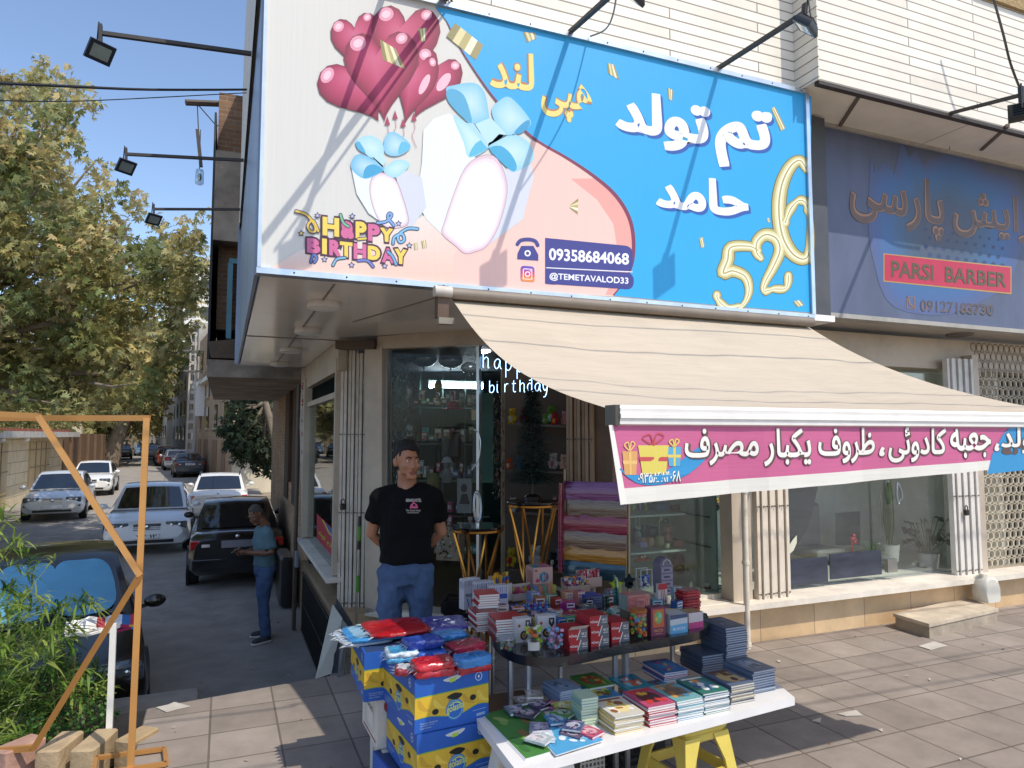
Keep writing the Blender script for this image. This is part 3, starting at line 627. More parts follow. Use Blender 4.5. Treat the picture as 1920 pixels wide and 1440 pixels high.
def word(st, q, c, edge, sh=(0, 0), b=.03, be=.07, o=.010):
    """Persian word with an outline or a dropped edge"""
    qs = [(x+sh[0], y+sh[1]) for x, y in q]
    W.col(edge).text(fn(o), st, qs, be, True); W.col(c).text(fn(o+.0008), st, q, b, True)
c6 = lambda *p: K(900, 0, 3.6, p)
for st, q in (('تولد', c6((912, 590), (1552, 690), (1552, 1070), (912, 950))), ('تم', [(1340, 196), (1447, 212), (1447, 326), (1340, 312)]), ('حامد', c6((1187, 1170), (1812, 1225), (1812, 1478), (1187, 1395)))):
    for k in range(5): W.col('#2c57a6').text(fn(.0095+k*.0001), st, [(x+1.1*k, y+1.4*k) for x, y in q], .045, True)
    for b_, o_ in ((.045, .0112), (.03, .0122), (.015, .0132), (0, .0142)): W.col('#e9ebec').text(fn(o_), st, q, b_, True)
    W.build('persian_word', A('print'), S); W = MB()
word('هپی', c6((412, 545), (755, 575), (755, 850), (412, 800)), '#e6d37c', '#b07a52', b=.02, be=.05); word('لند', c6((66, 340), (365, 365), (365, 620), (66, 590)), '#e6d37c', '#b07a52', b=.02, be=.05)
W.build('persian_word', A('print'), S)
W = MB('#3d3f86')
def rrect(mb, pl, q, r, off, n=4):
    """rounded slanted box on a plane of pixels"""
    tl, tr, br, bl = [V(p) for p in q]; o = []
    w = (tr-tl).length; h = (bl-tl).length
    for (u0, v0), a0 in (((1-r/w, r/h), -pi/2), ((1-r/w, 1-r/h), 0), ((r/w, 1-r/h), pi/2), ((r/w, r/h), pi)):
        for i in range(n+1):
            a = a0+i*pi/2/n; u = u0+cos(a)*r/w; v = v0+sin(a)*r/h
            o.append(tuple((tl*(1-u)+tr*u)*(1-v)+(bl*(1-u)+br*u)*v))
    mb.dpoly(pl, o, off)
rrect(W, SP, [(1022, 446), (1186, 462), (1186, 509), (1022, 502)], 14, .010); W.dpoly(SP, [(1022, 446), (1040, 448), (1040, 503), (1022, 502)], .0101)
rrect(W, SP, [(1022, 503), (1188, 512), (1188, 543), (1022, 532)], 12, .0102); W.dpoly(SP, [(1022, 503), (1040, 504), (1040, 534), (1022, 532)], .0103)
W.col('#e8e8ee').stroke(SP, [(1024, 502), (1186, 510)], 1.6, .0105, False)
W.text(fn(.011), '09358684068', [(1029, 465), (1179, 475), (1179, 497), (1029, 488)], .03); W.text(fn(.011), '@TEMETAVALOD33', [(1030, 511), (1178, 520), (1178, 536), (1030, 526)], .025)
W.col('#3d3f86').stroke(SP, spl([(970, 458), (976, 451), (990, 449), (1003, 452), (1008, 460)], 3), 7, .0102); W.dpoly(SP, K(480, 350, 3.6, [(1790, 400), (1872, 400), (1905, 460), (1905, 500), (1762, 490), (1765, 450)]), .0102)
W.col('#e8e4e6').disc(SP, 989, 475, 6, 6, .0106); W.col('#3d3f86').disc(SP, 989, 475, 3.2, 3.2, .0108)
for i, k in enumerate(('#6a4bb0', '#a0449c', '#c8447c', '#d75a58', '#e08a4c')): W.col(k); rrect(W, SP, [(976+i*.3, 498+i*5), (1002, 500+i*5), (1002, 529), (976+i*.3, 527)], 6 if i == 0 else 3, .0102+i*.0001)
W.col('#ece6ea').stroke(SP, [(981, 504), (997, 505), (997, 524), (981, 523), (981, 504)], 1.8, .0112); W.disc(SP, 989, 514, 5.2, 5.2, .0113); W.col('#c8447c').disc(SP, 989, 514, 3.2, 3.2, .0115); W.col('#ece6ea').disc(SP, 994, 508, 1.2, 1.2, .0115)
W.build('contact_lettering', A('print'), S)
W = MB(); c5 = lambda a: K(480, 350, 3.6, a)
YL, PK = '#e8cc5a', '#cf6a97'
for ci, (ch, x0, x1, y0, y1, c) in enumerate((('H', 445, 565, 198, 332, YL), ('a', 568, 665, 225, 350, PK), ('P', 668, 750, 228, 352, YL), ('P', 752, 840, 245, 368, PK), ('Y', 832, 930, 270, 372, YL), ('B', 340, 438, 340, 450, PK), ('I', 442, 482, 345, 458, YL), ('R', 490, 575, 352, 468, PK),
                              ('T', 562, 655, 365, 476, YL), ('H', 655, 748, 378, 490, PK), ('D', 750, 842, 392, 496, YL), ('A', 844, 938, 408, 515, PK), ('Y', 930, 1022, 412, 522, YL))):
    g = 9; sk = (x1-x0)*.1
    W.col('#4c2740').text(fn(.0103+ci*.00006), ch, c5([(x0-g, y0-g), (x1+g, y0-g+sk), (x1+g, y1+g+sk), (x0-g, y1+g)]), .11); W.col(c).text(fn(.0112+ci*.00006), ch, c5([(x0+4, y0+4), (x1-4, y0+4+sk), (x1-4, y1-4+sk), (x0+4, y1-4)]), .07)
for k, (x, y) in enumerate(((415, 195), (650, 200), (305, 315), (462, 492), (645, 530), (868, 536), (962, 250), (1035, 398))):
    st = lambda r: c5([(x+r*(1 if i % 2 == 0 else .5)*cos(i*pi/5-pi/2), y+r*(1 if i % 2 == 0 else .5)*sin(i*pi/5-pi/2)) for i in range(10)])
    W.col('#3a3358').dpoly(SP, st(25), .0102); W.col('#b9b9d8' if k != 2 else YL).dpoly(SP, st(14), .0105)
BK = 0
for pts, c in (([(270, 165), (340, 190), (390, 250), (400, 300), (365, 300), (350, 260), (385, 230), (420, 300)], '#d9b84c'), ([(820, 245), (880, 235), (915, 195), (900, 180), (890, 210), (930, 262)], '#7aa6d6'), ([(1090, 285), (1020, 285), (960, 330), (970, 375), (1000, 360), (985, 320), (935, 340), (925, 385)], '#7ab6dc'),
               ([(570, 190), (590, 245), (625, 270)], '#79b58c'), ([(690, 500), (750, 500), (790, 540)], '#6d7fc0'), ([(370, 510), (385, 460), (410, 480), (395, 510)], '#5f74b4'), ([(890, 440), (920, 470), (945, 525)], '#6fa8d2'), ([(600, 480), (545, 490), (520, 530)], '#79aec8'), ([(690, 355), (740, 350)], '#d9c34c')):
    BK = BK+.0002; q = c5(spl(pts, 5)); W.col('#3a3358').stroke(SP, q, 7, .0121+BK); W.col(c).stroke(SP, q, 4, .0123+BK)
W.build('birthday_lettering', A('print'), S)
# the barber's sign, set back under the overhang
BP = Plane((0, 4.6, 0), (0, -1, 0)); fb = lambda o: (lambda x, y, e=0: BP(x, y, o+e))
Z = thing('barber_sign', 'dark purple barber shop sign with copper Persian lettering and a red name plate', 'sign', (7, 4.62, 2.86))
m = MB('#4a5482'); m.box((7.4, 4.64, 3.735), (5.1, .08, 1.74)); m.build('sign_panel', M('faded_purple_print', '#5a637c', .5, var=.35, scale=1.1, stretch=(1, 1, .4)), Z)
m = MB('#a8a49c')
for z in (2.86, 4.61): m.box((7.4, 4.63, z), (5.15, .12, .04))
m.box((4.85, 4.63, 3.735), (.035, .12, 1.74)); m.col('#4f5258').box((4.6, 4.5, 3.7), (.5, .02, 1.8)); m.build('sign_frame', A('dull'), Z)
m = MB()
rg = random.Random(3)
fl = [(1632, 300), (1640, 330), (1660, 300), (1672, 345), (1690, 262), (1700, 300), (1716, 282), (1730, 310), (1745, 300), (1800, 285), (1850, 320), (1880, 330), (1905, 345), (1918, 420), (1905, 500), (1880, 540), (1850, 560), (1780, 590), (1700, 585), (1660, 560), (1640, 500), (1628, 430)]
blob(m, BP, spl(fl, 2, True), (1760, 430), ['#54618a', '#4a6696', '#436a9a', '#45688e', '#48627c', '#4b5b70', '#4e586a', '#505668', '#515766'], .002)
m.col('#39486b')
for i in range(9):
    for j in range(7): m.disc(BP, 1735+i*17+(8 if j % 2 else 0), 430+j*16+i*2.5, 4.5-abs(j-3)*.5, None, .0026, 8)
m.build('flame_print', A('print'), Z)
m = MB()
q2 = [(1590, 300), (1722, 318), (1722, 478), (1590, 436)]
for st, q in (('پارسی', [(1592, 292), (1770, 345), (1770, 455), (1592, 422)]), ('پیرایش', [(1785, 345), (1985, 385), (1985, 470), (1785, 450)])):
    for b, c, o in ((.04, '#3a302c', .003), (.03, '#a87a58', .0036), (.008, '#6a5040', .0042)): m.col(c).text(fb(o), st, q, b, True)
    m.build('persian_word', A('satin'), Z); m = MB()
m = MB('#b4904f'); m.dpoly(BP, [(1656, 475), (1896, 500), (1896, 552), (1656, 528)], .003); m.col('#bb2745').dpoly(BP, [(1658, 477), (1894, 502), (1894, 549), (1658, 526)], .004)
for b, c, o in ((.03, '#2a2418', .005), (.012, '#5d5230', .0056)): m.col(c).text(fb(o), 'PARSI  BARBER', [(1670, 488), (1886, 512), (1886, 540), (1670, 520)], b)
for b, c, o in ((.035, '#8f6a48', .004), (.008, '#4a4a58', .005)): m.col(c).text(fb(o), '09127183730', [(1725, 562), (1862, 572), (1862, 592), (1725, 584)], b)
m.col('#8f6a48').stroke(BP, [(1700, 557), (1714, 558), (1714, 580), (1700, 578), (1700, 557)], 2, .004); m.stroke(BP, [(1703, 561), (1705, 570), (1711, 575)], 3, .004)
m.build('name_plate', A('satin'), Z)
# ================= awning
AW = thing('awning', 'pulled out beige fabric awning with white front bar and pink lettered banner', 'awning', (2.75, 3.2, 1.6))
prof = [PX(x, y, 1.31) for x, y in spl([(845, 557), (880, 607), (920, 652), (965, 690), (1015, 719), (1070, 743), (1140, 766)], 3)]
m = MB('#ead6bd'); rings = []
for k in range(61):
    x = 1.31+k*2.95/60; rings.append([(x, p.y, p.z-(.035*sin(pi*k/60)+.0035*sin(x*9.3+i*.25)+.0025*sin(x*21-i*.4))*sin(pi*min(1, i/(len(prof)-1)))) for i, p in enumerate(prof)])
m.loft(rings, False, True, closed=False)
m.build('awning_fabric', M('awning_canvas', '#bdaf9b', .85, var=.07, scale=2.2, stretch=(1, 7, 1), bump=.55, bscale=7, trans=.06, dirt=.13), AW)
yb, zb = prof[-1].y, prof[-1].z
m = MB('#e9e5de'); prof2 = [(-.045, .012), (-.055, 0), (-.052, -.018), (-.058, -.02), (-.058, -.036), (-.052, -.038), (-.05, -.058), (-.03, -.066), (.03, -.05), (.03, .012)]
m.loft([[(x, yb+a, zb+b) for a, b in prof2] for x in (1.33, 4.3)], True, False); m.build('front_bar', A('satin'), AW)
m = MB('#4d463f'); m.box((1.322, yb-.012, zb-.025), (.02, .075, .075)); m.build('bar_end_cap', A('satin'), AW)
m = MB('#7d7266'); m.tube([(1.25, 4.12, 2.68), (4.25, 4.12, 2.68)], .035, 10); m.box((2.8, 4.16, 2.7), (3, .03, .05)); m.build('roller', A('dull'), AW)
m = MB('#5a4636'); b0 = PY(830, 560, 4.1); m.box((b0.x, 4.12, b0.z-.02), (.07, .07, .2)); m.col('#bdb6ac').tube([(b0.x-.06, 4.08, b0.z+.04), (b0.x+.05, 4.08, b0.z+.04)], .035, 10); m.col('#8d8578').box((b0.x+.02, 4.1, b0.z-.14), (.1, .05, .04)); m.build('crank_gear', A('dull'), AW)
for q in ([(1.55, 4.1, 2.5), (1.9, 3.3, 2.0), (1.5, yb+.05, zb-.03)], [(4.0, 4.1, 2.5), (3.7, 3.3, 2.0), (4.1, yb+.05, zb-.03)]): m = MB('#b7afa4'); m.tube(q, .018, 8); m.build('folding_arm', A('dull'), AW)
class Wavy(Plane):
    def p(s, px, py, off=0):
        q = Plane.p(s, px, py, 0); a = max(0, min(1, (zb-.07-q.z)/.25)); q.y += a*(.010*sin(q.x*7.5)+.006*sin(q.x*17+1))-off; return q
    __call__ = p
VP = Wavy((0, yb-.035, 0), (0, -1, 0)); fv = lambda o: (lambda x, y, e=0: VP(x, y, o+e))
def vrow(t, n=26): return [(1141+(2080-1141)*i/n+(19*t*(1-i/n)), (797-4*i/n)*(1-t)+(946-(86)*i/n)*t) for i in range(n+1)]
V_ = thing  # noqa
m = MB('#b4587f')
def vband(t0, t1, x0=0, c=None, off=0, n=4):
    if c: m.col(c)
    for k in range(n):
        a = vrow(t0+(t1-t0)*k/n); b = vrow(t0+(t1-t0)*(k+1)/n)
        for i in range(len(a)-1): m.add([VP(*a[i], off), VP(*b[i], off), VP(*b[i+1], off), VP(*a[i+1], off)], [(0, 1, 2, 3)], True)
vband(0, .8, c='#c26088'); vband(.8, 1, c='#dcd8cd'); val = m.build('valance', M('banner_cloth', 'attr', .6, var=.08, scale=3, stretch=(1, 1, 40), bump=.1), AW)
m = MB('#e4e0d6'); m.dpoly(VP, [(1141, 797), (1149, 797), (1172, 944), (1160, 946)], .002)
m.col('#2f8cc0').dpoly(VP, spl([(1152, 872), (1180, 888), (1230, 890), (1270, 868), (1310, 838), (1330, 850), (1290, 888), (1240, 908), (1190, 905)], 3, True), .002)
m.dpoly(VP, [(1905, 790), (1880, 815), (1862, 850), (1852, 889), (2030, 870), (2030, 785)], .002)
def vgift(x, y, w, h, c, r):
    m.col(c).dpoly(VP, [(x-w, y-h), (x+w, y-h), (x+w*.8, y+h), (x-w*.75, y+h)], .0026); m.col(r).dpoly(VP, [(x-w*.15, y-h), (x+w*.2, y-h), (x+w*.16, y+h), (x-w*.1, y+h)], .003); m.dpoly(VP, [(x-w*.97, y-h*.2), (x+w*.95, y-h*.2), (x+w*.93, y+h*.1), (x-w*.9, y+h*.1)], .003)
    m.stroke(VP, spl([(x, y-h), (x-w*.7, y-h*1.5), (x-w*.2, y-h*1.75), (x, y-h)], 4), 2.4, .0032); m.stroke(VP, spl([(x, y-h), (x+w*.7, y-h*1.6), (x+w*.25, y-h*1.8), (x, y-h)], 4), 2.4, .0032)
vgift(1179, 868, 14, 22, '#cf9a5a', '#dcb46c'); vgift(1263, 856, 13, 18, '#58a3c4', '#d8c25c'); vgift(1224, 862, 29, 27, '#d3c25a', '#bb4a4c')
m.build('valance_pictures', A('print'), val)
m = MB()
def vw(st, x0, x1, top, bot, up=0):
    s = lambda x: (x-1280)*-.012
    for b, c, o, d in ((.055, '#5f4a45', .0036, 1.6), (.045, '#5f4a45', .0038, 0), (.02, '#e6e2d8', .0046, 0)): m.col(c).text(fv(o), st, [(x0+d, top+s(x0)+d), (x1+d, top+s(x1)+d), (x1+d, bot+s(x1)+d), (x0+d, bot+s(x0)+d)], b, True)
vw('مصرف', 1282, 1422, 804, 873); vw('یکبار', 1432, 1519, 805, 876); vw('ظروف', 1532, 1640, 806, 872); vw('،', 1649, 1659, 842, 860); vw('کادوئی', 1666, 1772, 806, 872); vw('جعبه', 1779, 1857, 810, 865); vw('،', 1864, 1873, 838, 853); vw('تولد', 1876, 1952, 806, 858)
for b, c, o, d in ((.03, '#22414f', .0036, 1.2), (.02, '#e6e2d8', .0046, 0)): m.col(c).text(fv(o), '۰۹۳۵۸۶۸۴۰۶۸', [(1193+d, 887+d), (1274+d, 882+d), (1274+d, 903+d), (1193+d, 906+d)], b)
m.build('valance_lettering', A('print'), val)
# ================= cars
rubber = M('tyre_rubber', '#1d1c1b', .85, var=.2)
carglass = M('dark_car_glass', '#141a1f', .04, var=.3, scale=2, coat=1)
trimblk = M('black_plastic_trim', '#1b1b1c', .45, var=.15)
chrome = M('chrome', '#c9cdd0', .12, .95, var=.05)
def paint(hexc, dusty=.1): return M('car_paint_'+hexc.strip('#'), hexc, .28, .1, var=.08, scale=2, coat=.8, dirt=dusty)
def car(label, x, y, hexc, rz=0, rear=False, W=1.7, Lc=4.35, H=1.42, style='sedan', shade=False, detail=2, plate='#dedede', num=None, dusty=.1, front=None, tail='#8d1416', rails=False, strip=True):
    z0 = zr(y); rot = rz+(pi if rear else 0)
    c = thing('parked_car', label, 'car', (x, y, z0), rot, 'cars parked in the alley')
    oy = -Lc if rear else 0                                          # the end towards the camera stands at (x, y)
    w = W/2; P = paint(hexc, dusty); hb = style == 'hatch'
    T = lambda u, q, z: (u, oy+q*Lc, z)
    st = [(0, .80, .38, .62), (.018, .92, .25, .68), (.05, .97, .21, .73), (.14, 1, .18, .81), (.25, 1, .18, .90), (.45, 1, .18, .92), (.65, 1, .18, .94), (.82, .99, .2, .97 if not hb else .96), (.92, .97, .24, .965 if not hb else .94), (.975, .94, .27, .93 if not hb else .90), (1, .85, .36, .86)]
    m = MB(); rings = []
    for q, ww, zb, zt in st:
        a = w*ww; zt *= H/1.42; h = [(0, zb), (a*.84, zb), (a*.96, zb+.09), (a, zb+.45*(zt-zb)), (a*.985, zb+.62*(zt-zb)), (a*.95, zt-.07), (a*.84, zt-.012), (a*.5, zt+.012), (0, zt+.02)]
        rings.append([T(u, q, z) for u, z in h]+[T(-u, q, z) for u, z in h[-2:0:-1]])
    m.loft(rings, True, True); m.build('body', P, c, False, 38)
    # greenhouse
    rr = .70 if not hb else .90; re = .86 if not hb else .985
    sec = [(.235, .86, .90), (.33, .80, 1.13), (.42, .715, 1.345), (.52, .70, 1.40), (.60, .70, 1.405), (rr, .715, 1.36 if not hb else 1.33), ((rr+re)/2+.005, .79, 1.16), (re, .84, .955)]
    def gp(i, u, out=0):
        q, ww, z = sec[i]; z *= H/1.42; bow = (1-u*u); e = -1 if i < 3 else (1 if i > 4 else 0); k = (1 if i in (0, 7) else .6)
        return V(T(u*w*ww, q+e*.022*bow*k, z+.03*bow*(1 if 2 <= i <= 5 else .35)))
    us = [-1, -.92, -.5, 0, .5, .92, 1]
    m = MB(); m.loft([[gp(i, u) for u in us] for i in range(8)], False, True, closed=False)
    for s in (-1, 1):
        e = [gp(i, s) for i in range(8)]; b = [V(T(s*w*.93, sec[i][0], .86)) for i in range(8)]
        for i in range(7): m.add([e[i], e[i+1], b[i+1], b[i]], [(0, 1, 2, 3) if s < 0 else (3, 2, 1, 0)], True)
    m.build('roof', P, c, False, 38)
    def pane(name, i0, i1, mt, u1=.9, a=.05, b=.95, lift=.01):
        mm = MB(); n = (gp(i1, 0)-gp(i0, 0)).cross(V((1, 0, 0))).normalized(); n = n if n.z > 0 else -n; us2 = [-u1+2*u1*k/6 for k in range(7)]
        mid = (i0+i1)//2; R_ = []
        for t in (a, .35, .65, b):
            j = t*(i1-i0)+i0; k = min(int(j), i1-1); f = j-k; R_.append([gp(k, u).lerp(gp(k+1, u), f)+n*lift for u in us2])
        mm.loft(R_, False, True, closed=False); return mm.build(name, mt, c, False)
    ws = pane('windshield', 0, 2, carglass)
    pane('rear_window', 5, 7, carglass, .88, .08, .93)
    if shade:
        mm = MB('#4a94bd'); n = (gp(2, 0)-gp(0, 0)).cross(V((1, 0, 0))).normalized(); n = n if n.z > 0 else -n
        for cx in (-.43, .43):
            pts = []
            for k in range(28):
                a = k*2*pi/28; u = cx+.46*(abs(cos(a))**.55)*(1 if cos(a) > 0 else -1); t = .5+.43*(abs(sin(a))**.55)*(1 if sin(a) > 0 else -1)
                j = t*2; k2 = min(int(j), 1); pts.append(gp(k2, u*.93).lerp(gp(k2+1, u*.93), j-k2)+n*(.016+.01*cos(u*8)+(.006 if cx > 0 else 0)))
            cc = sum(pts, V())/28; mm.add(pts+[cc+n*.006], [(q, (q+1) % 28, 28) for q in range(28)], True)
        mm.build('sunshade', M('blue_foil_sunshade', '#5b9abb', .38, .1, var=.12, scale=3, bump=.25, bscale=7), c, False)
    for s in (-1, 1):
        for nm, q0, q1 in (('front', .27, .515), ('rear', .53, .76 if not hb else .86)):
            mm = MB(); pts = []
            def sd(q, t):
                i = max(k for k in range(7) if sec[k][0] <= q+1e-6); f = (q-sec[i][0])/(sec[i+1][0]-sec[i][0]); top = gp(i, s).lerp(gp(i+1, s), f); bot = V(T(s*w*.93, q, .90*H/1.42)); return bot.lerp(top, t)+V((s*.012, 0, .004))
            qs = [q0+(q1-q0)*k/5 for k in range(6)]
            mm.loft([[sd(q, .06) for q in qs], [sd(q, .86) for q in qs]], False, True, closed=False); mm.build('side_window', carglass, c, False)
    # wheels
    for q in (.18, .80):
        for s in (-1, 1):
            k = V(T(s*(w-.09), q, .30)); mm = MB(); mm.X = Mx.Translation(k) @ Mx.Rotation(pi/2, 4, 'Y')
            mm.lathe([(.19, -.1), (.28, -.1), (.30, -.07), (.30, .07), (.28, .1), (.19, .1)], n=20); wh = mm.build('wheel', rubber, c, False)
            if detail > 1:
                mm = MB('#8d9093'); mm.X = Mx.Translation(k+V((s*.095, 0, 0))) @ Mx.Rotation(pi/2, 4, 'Y'); mm.lathe([(.2, -.02*s), (.19, .012*s), (.06, -.005*s), (.05, .015*s)], n=16); mm.build('rim', A('metal'), wh, False)
            mm = MB('#0d0d0d'); mm.X = Mx.Translation(V(T(s*(w-.012), q, .33))) @ Mx.Rotation(pi/2, 4, 'Y'); mm.lathe([(.345, -.02), (.345, .02)], n=20); mm.build('wheel_arch', trimblk, c, False)
    for s in (-1, 1):                                               # mirrors
        mm = MB(); mm.ball(T(s*(w+.09), .27, .98*H/1.42), (.1, .06, .065), 10, 6); mm.bar(T(s*w*.93, .275, .93*H/1.42), T(s*(w+.05), .272, .96*H/1.42), .04); mm.build('mirror', P if hexc != '#0f1012' else trimblk, c, False)
    def detailbox(name, mt, p, d, bev=.02, col='#202020', par=c):
        mm = MB(col); mm.rbox(T(*p), d, bev); return mm.build(name, mt, par, False, 30)
    if not rear:
        for s in (-1, 1):
            h = detailbox('headlight', M('headlight_lens', '#5c646a', .06, .2, var=.5, scale=22, coat=1), (s*w*.65, .024, .655), (w*.5, .17, .155), .04)
            mm = MB('#e6e9ea'); [mm.ball(T(s*w*u, .006, .655), (.045, .02, .045), 10, 6) for u in (.55, .73)]; mm.build('reflector', chrome, h, False)
        g = detailbox('grille', trimblk, (0, .008, .63), (w*.62, .06, .14), .03)
        mm = MB(); [mm.box(T(0, .0, z), (w*.6, .03, .014)) for z in (.58, .615, .65, .685)]; mm.ball(T(0, -.006, .635), (.055, .015, .05), 14, 6); mm.build('badge', chrome, g, False)
        detailbox('lower_intake', trimblk, (0, .012, .32), (w*1.2, .09, .07), .02)
        for s in (-1, 1): detailbox('fog_lamp', A('metal'), (s*w*.66, .022, .36), (.16, .06, .07), .02, '#b9bcbc')
        if strip: detailbox('bumper_strip', trimblk, (0, .014, .47), (w*1.75, .1, .05), .02)
        pl = detailbox('number_plate', A('satin'), (0, -.006, .44), (.5, .04, .11), .01, plate)
        for u in (-.25, .2):
            mm = MB('#111111'); mm.bar(T(u, .237, .945), T(u+.42, .27, 1.01), .014); mm.build('wiper', trimblk, c, False)
    else:
        for s in (-1, 1):
            tl = detailbox('tail_light', M('red_lamp_lens', tail, .15, var=.25, scale=16, coat=1), (s*w*.68, .979, .79), (w*.5, .17, .145 if not hb else .26), .03)
            mm = MB('#d9c9c4'); mm.rbox(T(s*w*.62, .998, .775), (w*.16, .05, .05), .01); mm.build('reversing_lamp', A('gloss'), tl, False)
        detailbox('trunk_seam', trimblk, (0, .996, .73), (w*1.5, .03, .012), .003)
        if strip: detailbox('bumper_strip', trimblk, (0, .985, .56), (w*1.72, .12, .07), .03)
        detailbox('rear_bumper', P, (0, .985, .46), (w*1.8, .16, .22), .06)
        pl = detailbox('number_plate', A('satin'), (0 if num is None else -.02, 1.003, .79 if not hb else .62), (.52, .03, .12), .008, plate)
        mm = MB(); mm.ball(T(0, .99, .91), (.04, .03, .04), 10, 6); mm.build('badge', chrome, c, False)
    if num:
        yy = oy-.006*Lc-.024 if not rear else oy+1.003*Lc+.018; zz = .44 if not rear else (.79 if not hb else .62); sg = 1 if not rear else -1
        mm = MB('#16161a'); cs = txt2d(num, .02); mm.add([(sg*(u-.5)*.40, yy, zz+(v-.5)*.07) for u, v in cs[0]], cs[1]); mm.build('plate_number', A('matte'), pl, False)
    if rails:
        for s in (-1, 1): mm = MB(); mm.tube([T(s*w*.66, .45, 1.41), T(s*w*.68, .47, 1.46), T(s*w*.68, .66, 1.46), T(s*w*.66, .69, 1.40)], .018, 6); mm.build('roof_rail', trimblk, c, False)
    return c
car('black dusty car with blue foil sunshades behind its windscreen, parked behind the bamboo', -1.24, 6.65, '#17130f', .17, W=1.52, Lc=4.0, H=1.47, shade=True, dusty=.45, strip=False)
car('black saloon seen from behind with a blank grey plate, parked against the brick wall', .27, 13.0, '#0f1012', 0, True, 1.62, 4.4, 1.42, plate='#7e7a80', tail='#a51c18', dusty=.05)
car('white saloon facing the camera in the middle of the alley', -1.5, 17.3, '#e4e6e8', .03, W=1.78, Lc=4.6, H=1.46, num='۷۴ ۱۲', strip=False, dusty=.04)
car('white saloon with black roof rails seen from behind, next to the black saloon', -.1, 22.3, '#e6e3dc', -.02, True, 1.7, 4.45, 1.43, num='۷۲ ۱۱۷', rails=True, dusty=.06)
car('silver white saloon dappled by tree shade, parked by the garage wall', -4.75, 25.0, '#c9cbcb', .07, W=1.68, Lc=4.4, H=1.42, dusty=.05)
car('small white saloon in full sun just behind the silver white saloon', -5.15, 34.0, '#eceae4', .05, W=1.66, Lc=4.0, H=1.42, dusty=.04)
car('dark saloon driving towards the camera beside the tree trunks', -9.0, 76, '#14171c', .1, W=1.8, Lc=4.5, H=1.45, num='۵۱', dusty=.02)
car('slate blue saloon seen from behind, beside the concrete pole', -1.8, 45.5, '#39414b', .1, True, 1.7, 4.4, 1.42, dusty=.1, num='۶۳')
car('white hatchback seen from behind, in front of the red car', -2.95, 54, '#e2e0dc', .11, True, 1.68, 3.9, 1.45, style='hatch', dusty=.05)
car('dull red car half hidden behind the white hatchback', -3.95, 60.5, '#8d4a3a', .11, True, 1.66, 4.2, 1.45, detail=1)
car('pale beige car parked beyond the red car', -4.6, 67, '#c9bda8', .11, True, 1.66, 4.2, 1.46, detail=1)
car('silver saloon facing the camera far down the alley', -6.3, 75, '#a9adb0', .11, W=1.7, Lc=4.3, H=1.42, detail=1)
car('pale blue car beside the two people far down the alley', -8.3, 88, '#7fa0c4', .11, W=1.7, Lc=4.3, H=1.42, detail=1)
car('white car standing in the shade behind the leaning trunk', -11.9, 92, '#e6e6e4', .1, W=1.7, Lc=4.3, H=1.42, detail=1)
car('white van like car at the far end left of the trunks', -13.9, 96, '#e0e2e2', .1, W=1.75, Lc=4.5, H=1.75, style='hatch', detail=1)

# ================= far buildings along the alley
def house(label, cat, wallpts, z1, mt, name='apartment_building', rows=0, cols=0, off=.05, wcol='#3d3a38', z0=-1.0, ww=1.1, wh=1.3, zf=1.6):
    """a block standing on a footprint; the windows go on the edge between its first two corners"""
    b = thing(name, label, cat, (*wallpts[0], z0)); m = MB(); m.prism([(*p, z0) for p in wallpts], (0, 0, z1-z0)); m.build('wall', mt, b)
    a, e = V(wallpts[0]), V(wallpts[1]); d = (e-a); n = V((d.y, -d.x)).normalized(); cen = sum((V(p) for p in wallpts), V((0, 0)))/len(wallpts)
    if (cen-a).dot(n) > 0: n = -n
    for r in range(rows):
        for k in range(cols):
            p = a+d*((k+.5)/cols)+n*off*.2; z = zf+r*(z1-zf-.3)/max(rows, 1); u = d.normalized()*ww/2
            m = MB(wcol); m.prism([(*(p-u).xy, z), (*(p+u).xy, z), (*(p+u).xy, z+wh), (*(p-u).xy, z+wh)], (*(n*off).xy, 0)); wn = m.build('window', carglass, b)
            m = MB('#b9ad9a'); m.bar((*(p-u*1.15+n*off).xy, z-.05), (*(p+u*1.15+n*off).xy, z-.05), .12, .1); m.build('sill', A('dull'), wn)
    return b
far1 = bricks('buff_brick', '#b39676', '#a4876a', '#8a7660', .4, .1, .008, .8, .2, 'YZ', .3, stain=.2)
greyp = M('grey_render', '#a39c92', .85, var=.25, scale=.8, dirt=.35)
creamr = M('cream_render', '#cfc4ac', .85, var=.16, scale=.9, dirt=.2)
h = house('cream rendered wall closing the view behind the dark tree on the right of the alley', 'wall', [(.38, 36), (3.5, 36), (3.5, 36.6), (.38, 36.6)], 5.5, creamr, 'end_wall')
m = MB('#8d8678'); m.disc(Plane((0, 35.98, 0), (0, -1, 0)), 458, 855, 6, off=.0); m.build('electric_meter', A('dull'), h)
h = house('buff brick apartment block on the right of the alley behind the pole', 'building', [(.36, 36.8), (-1.75, 54), (6, 54), (6, 36.8)], 8.4, far1, rows=3, cols=4, zf=2.2)
for y, w_ in ((39, 1.6), (42.5, 2.4), (47, 2.2), (51, 2.0)):
    f = (y-36.8)/17.2; m = MB('#6a4f38'); m.prism([(.36-2.11*f-.03, y, -.75), (.36-2.11*f-.03-.12*w_, y+w_, -.75), (.36-2.11*f-.03-.12*w_, y+w_, 1.5), (.36-2.11*f-.03, y, 1.5)], (.1, 0, 0))
    m.build('gate', M('wood_grain_gate', '#86694b', .6, var=.35, scale=5, stretch=(4, 4, .3)), h)
m = MB('#d9d2c4'); m.prism([(.3, 37.5, 5.0), (-1.7, 54, 5.0), (-2.2, 54, 5.0), (-.2, 37.5, 5.0)], (0, 0, .25)); m.build('balcony_slab', A('dull'), h)
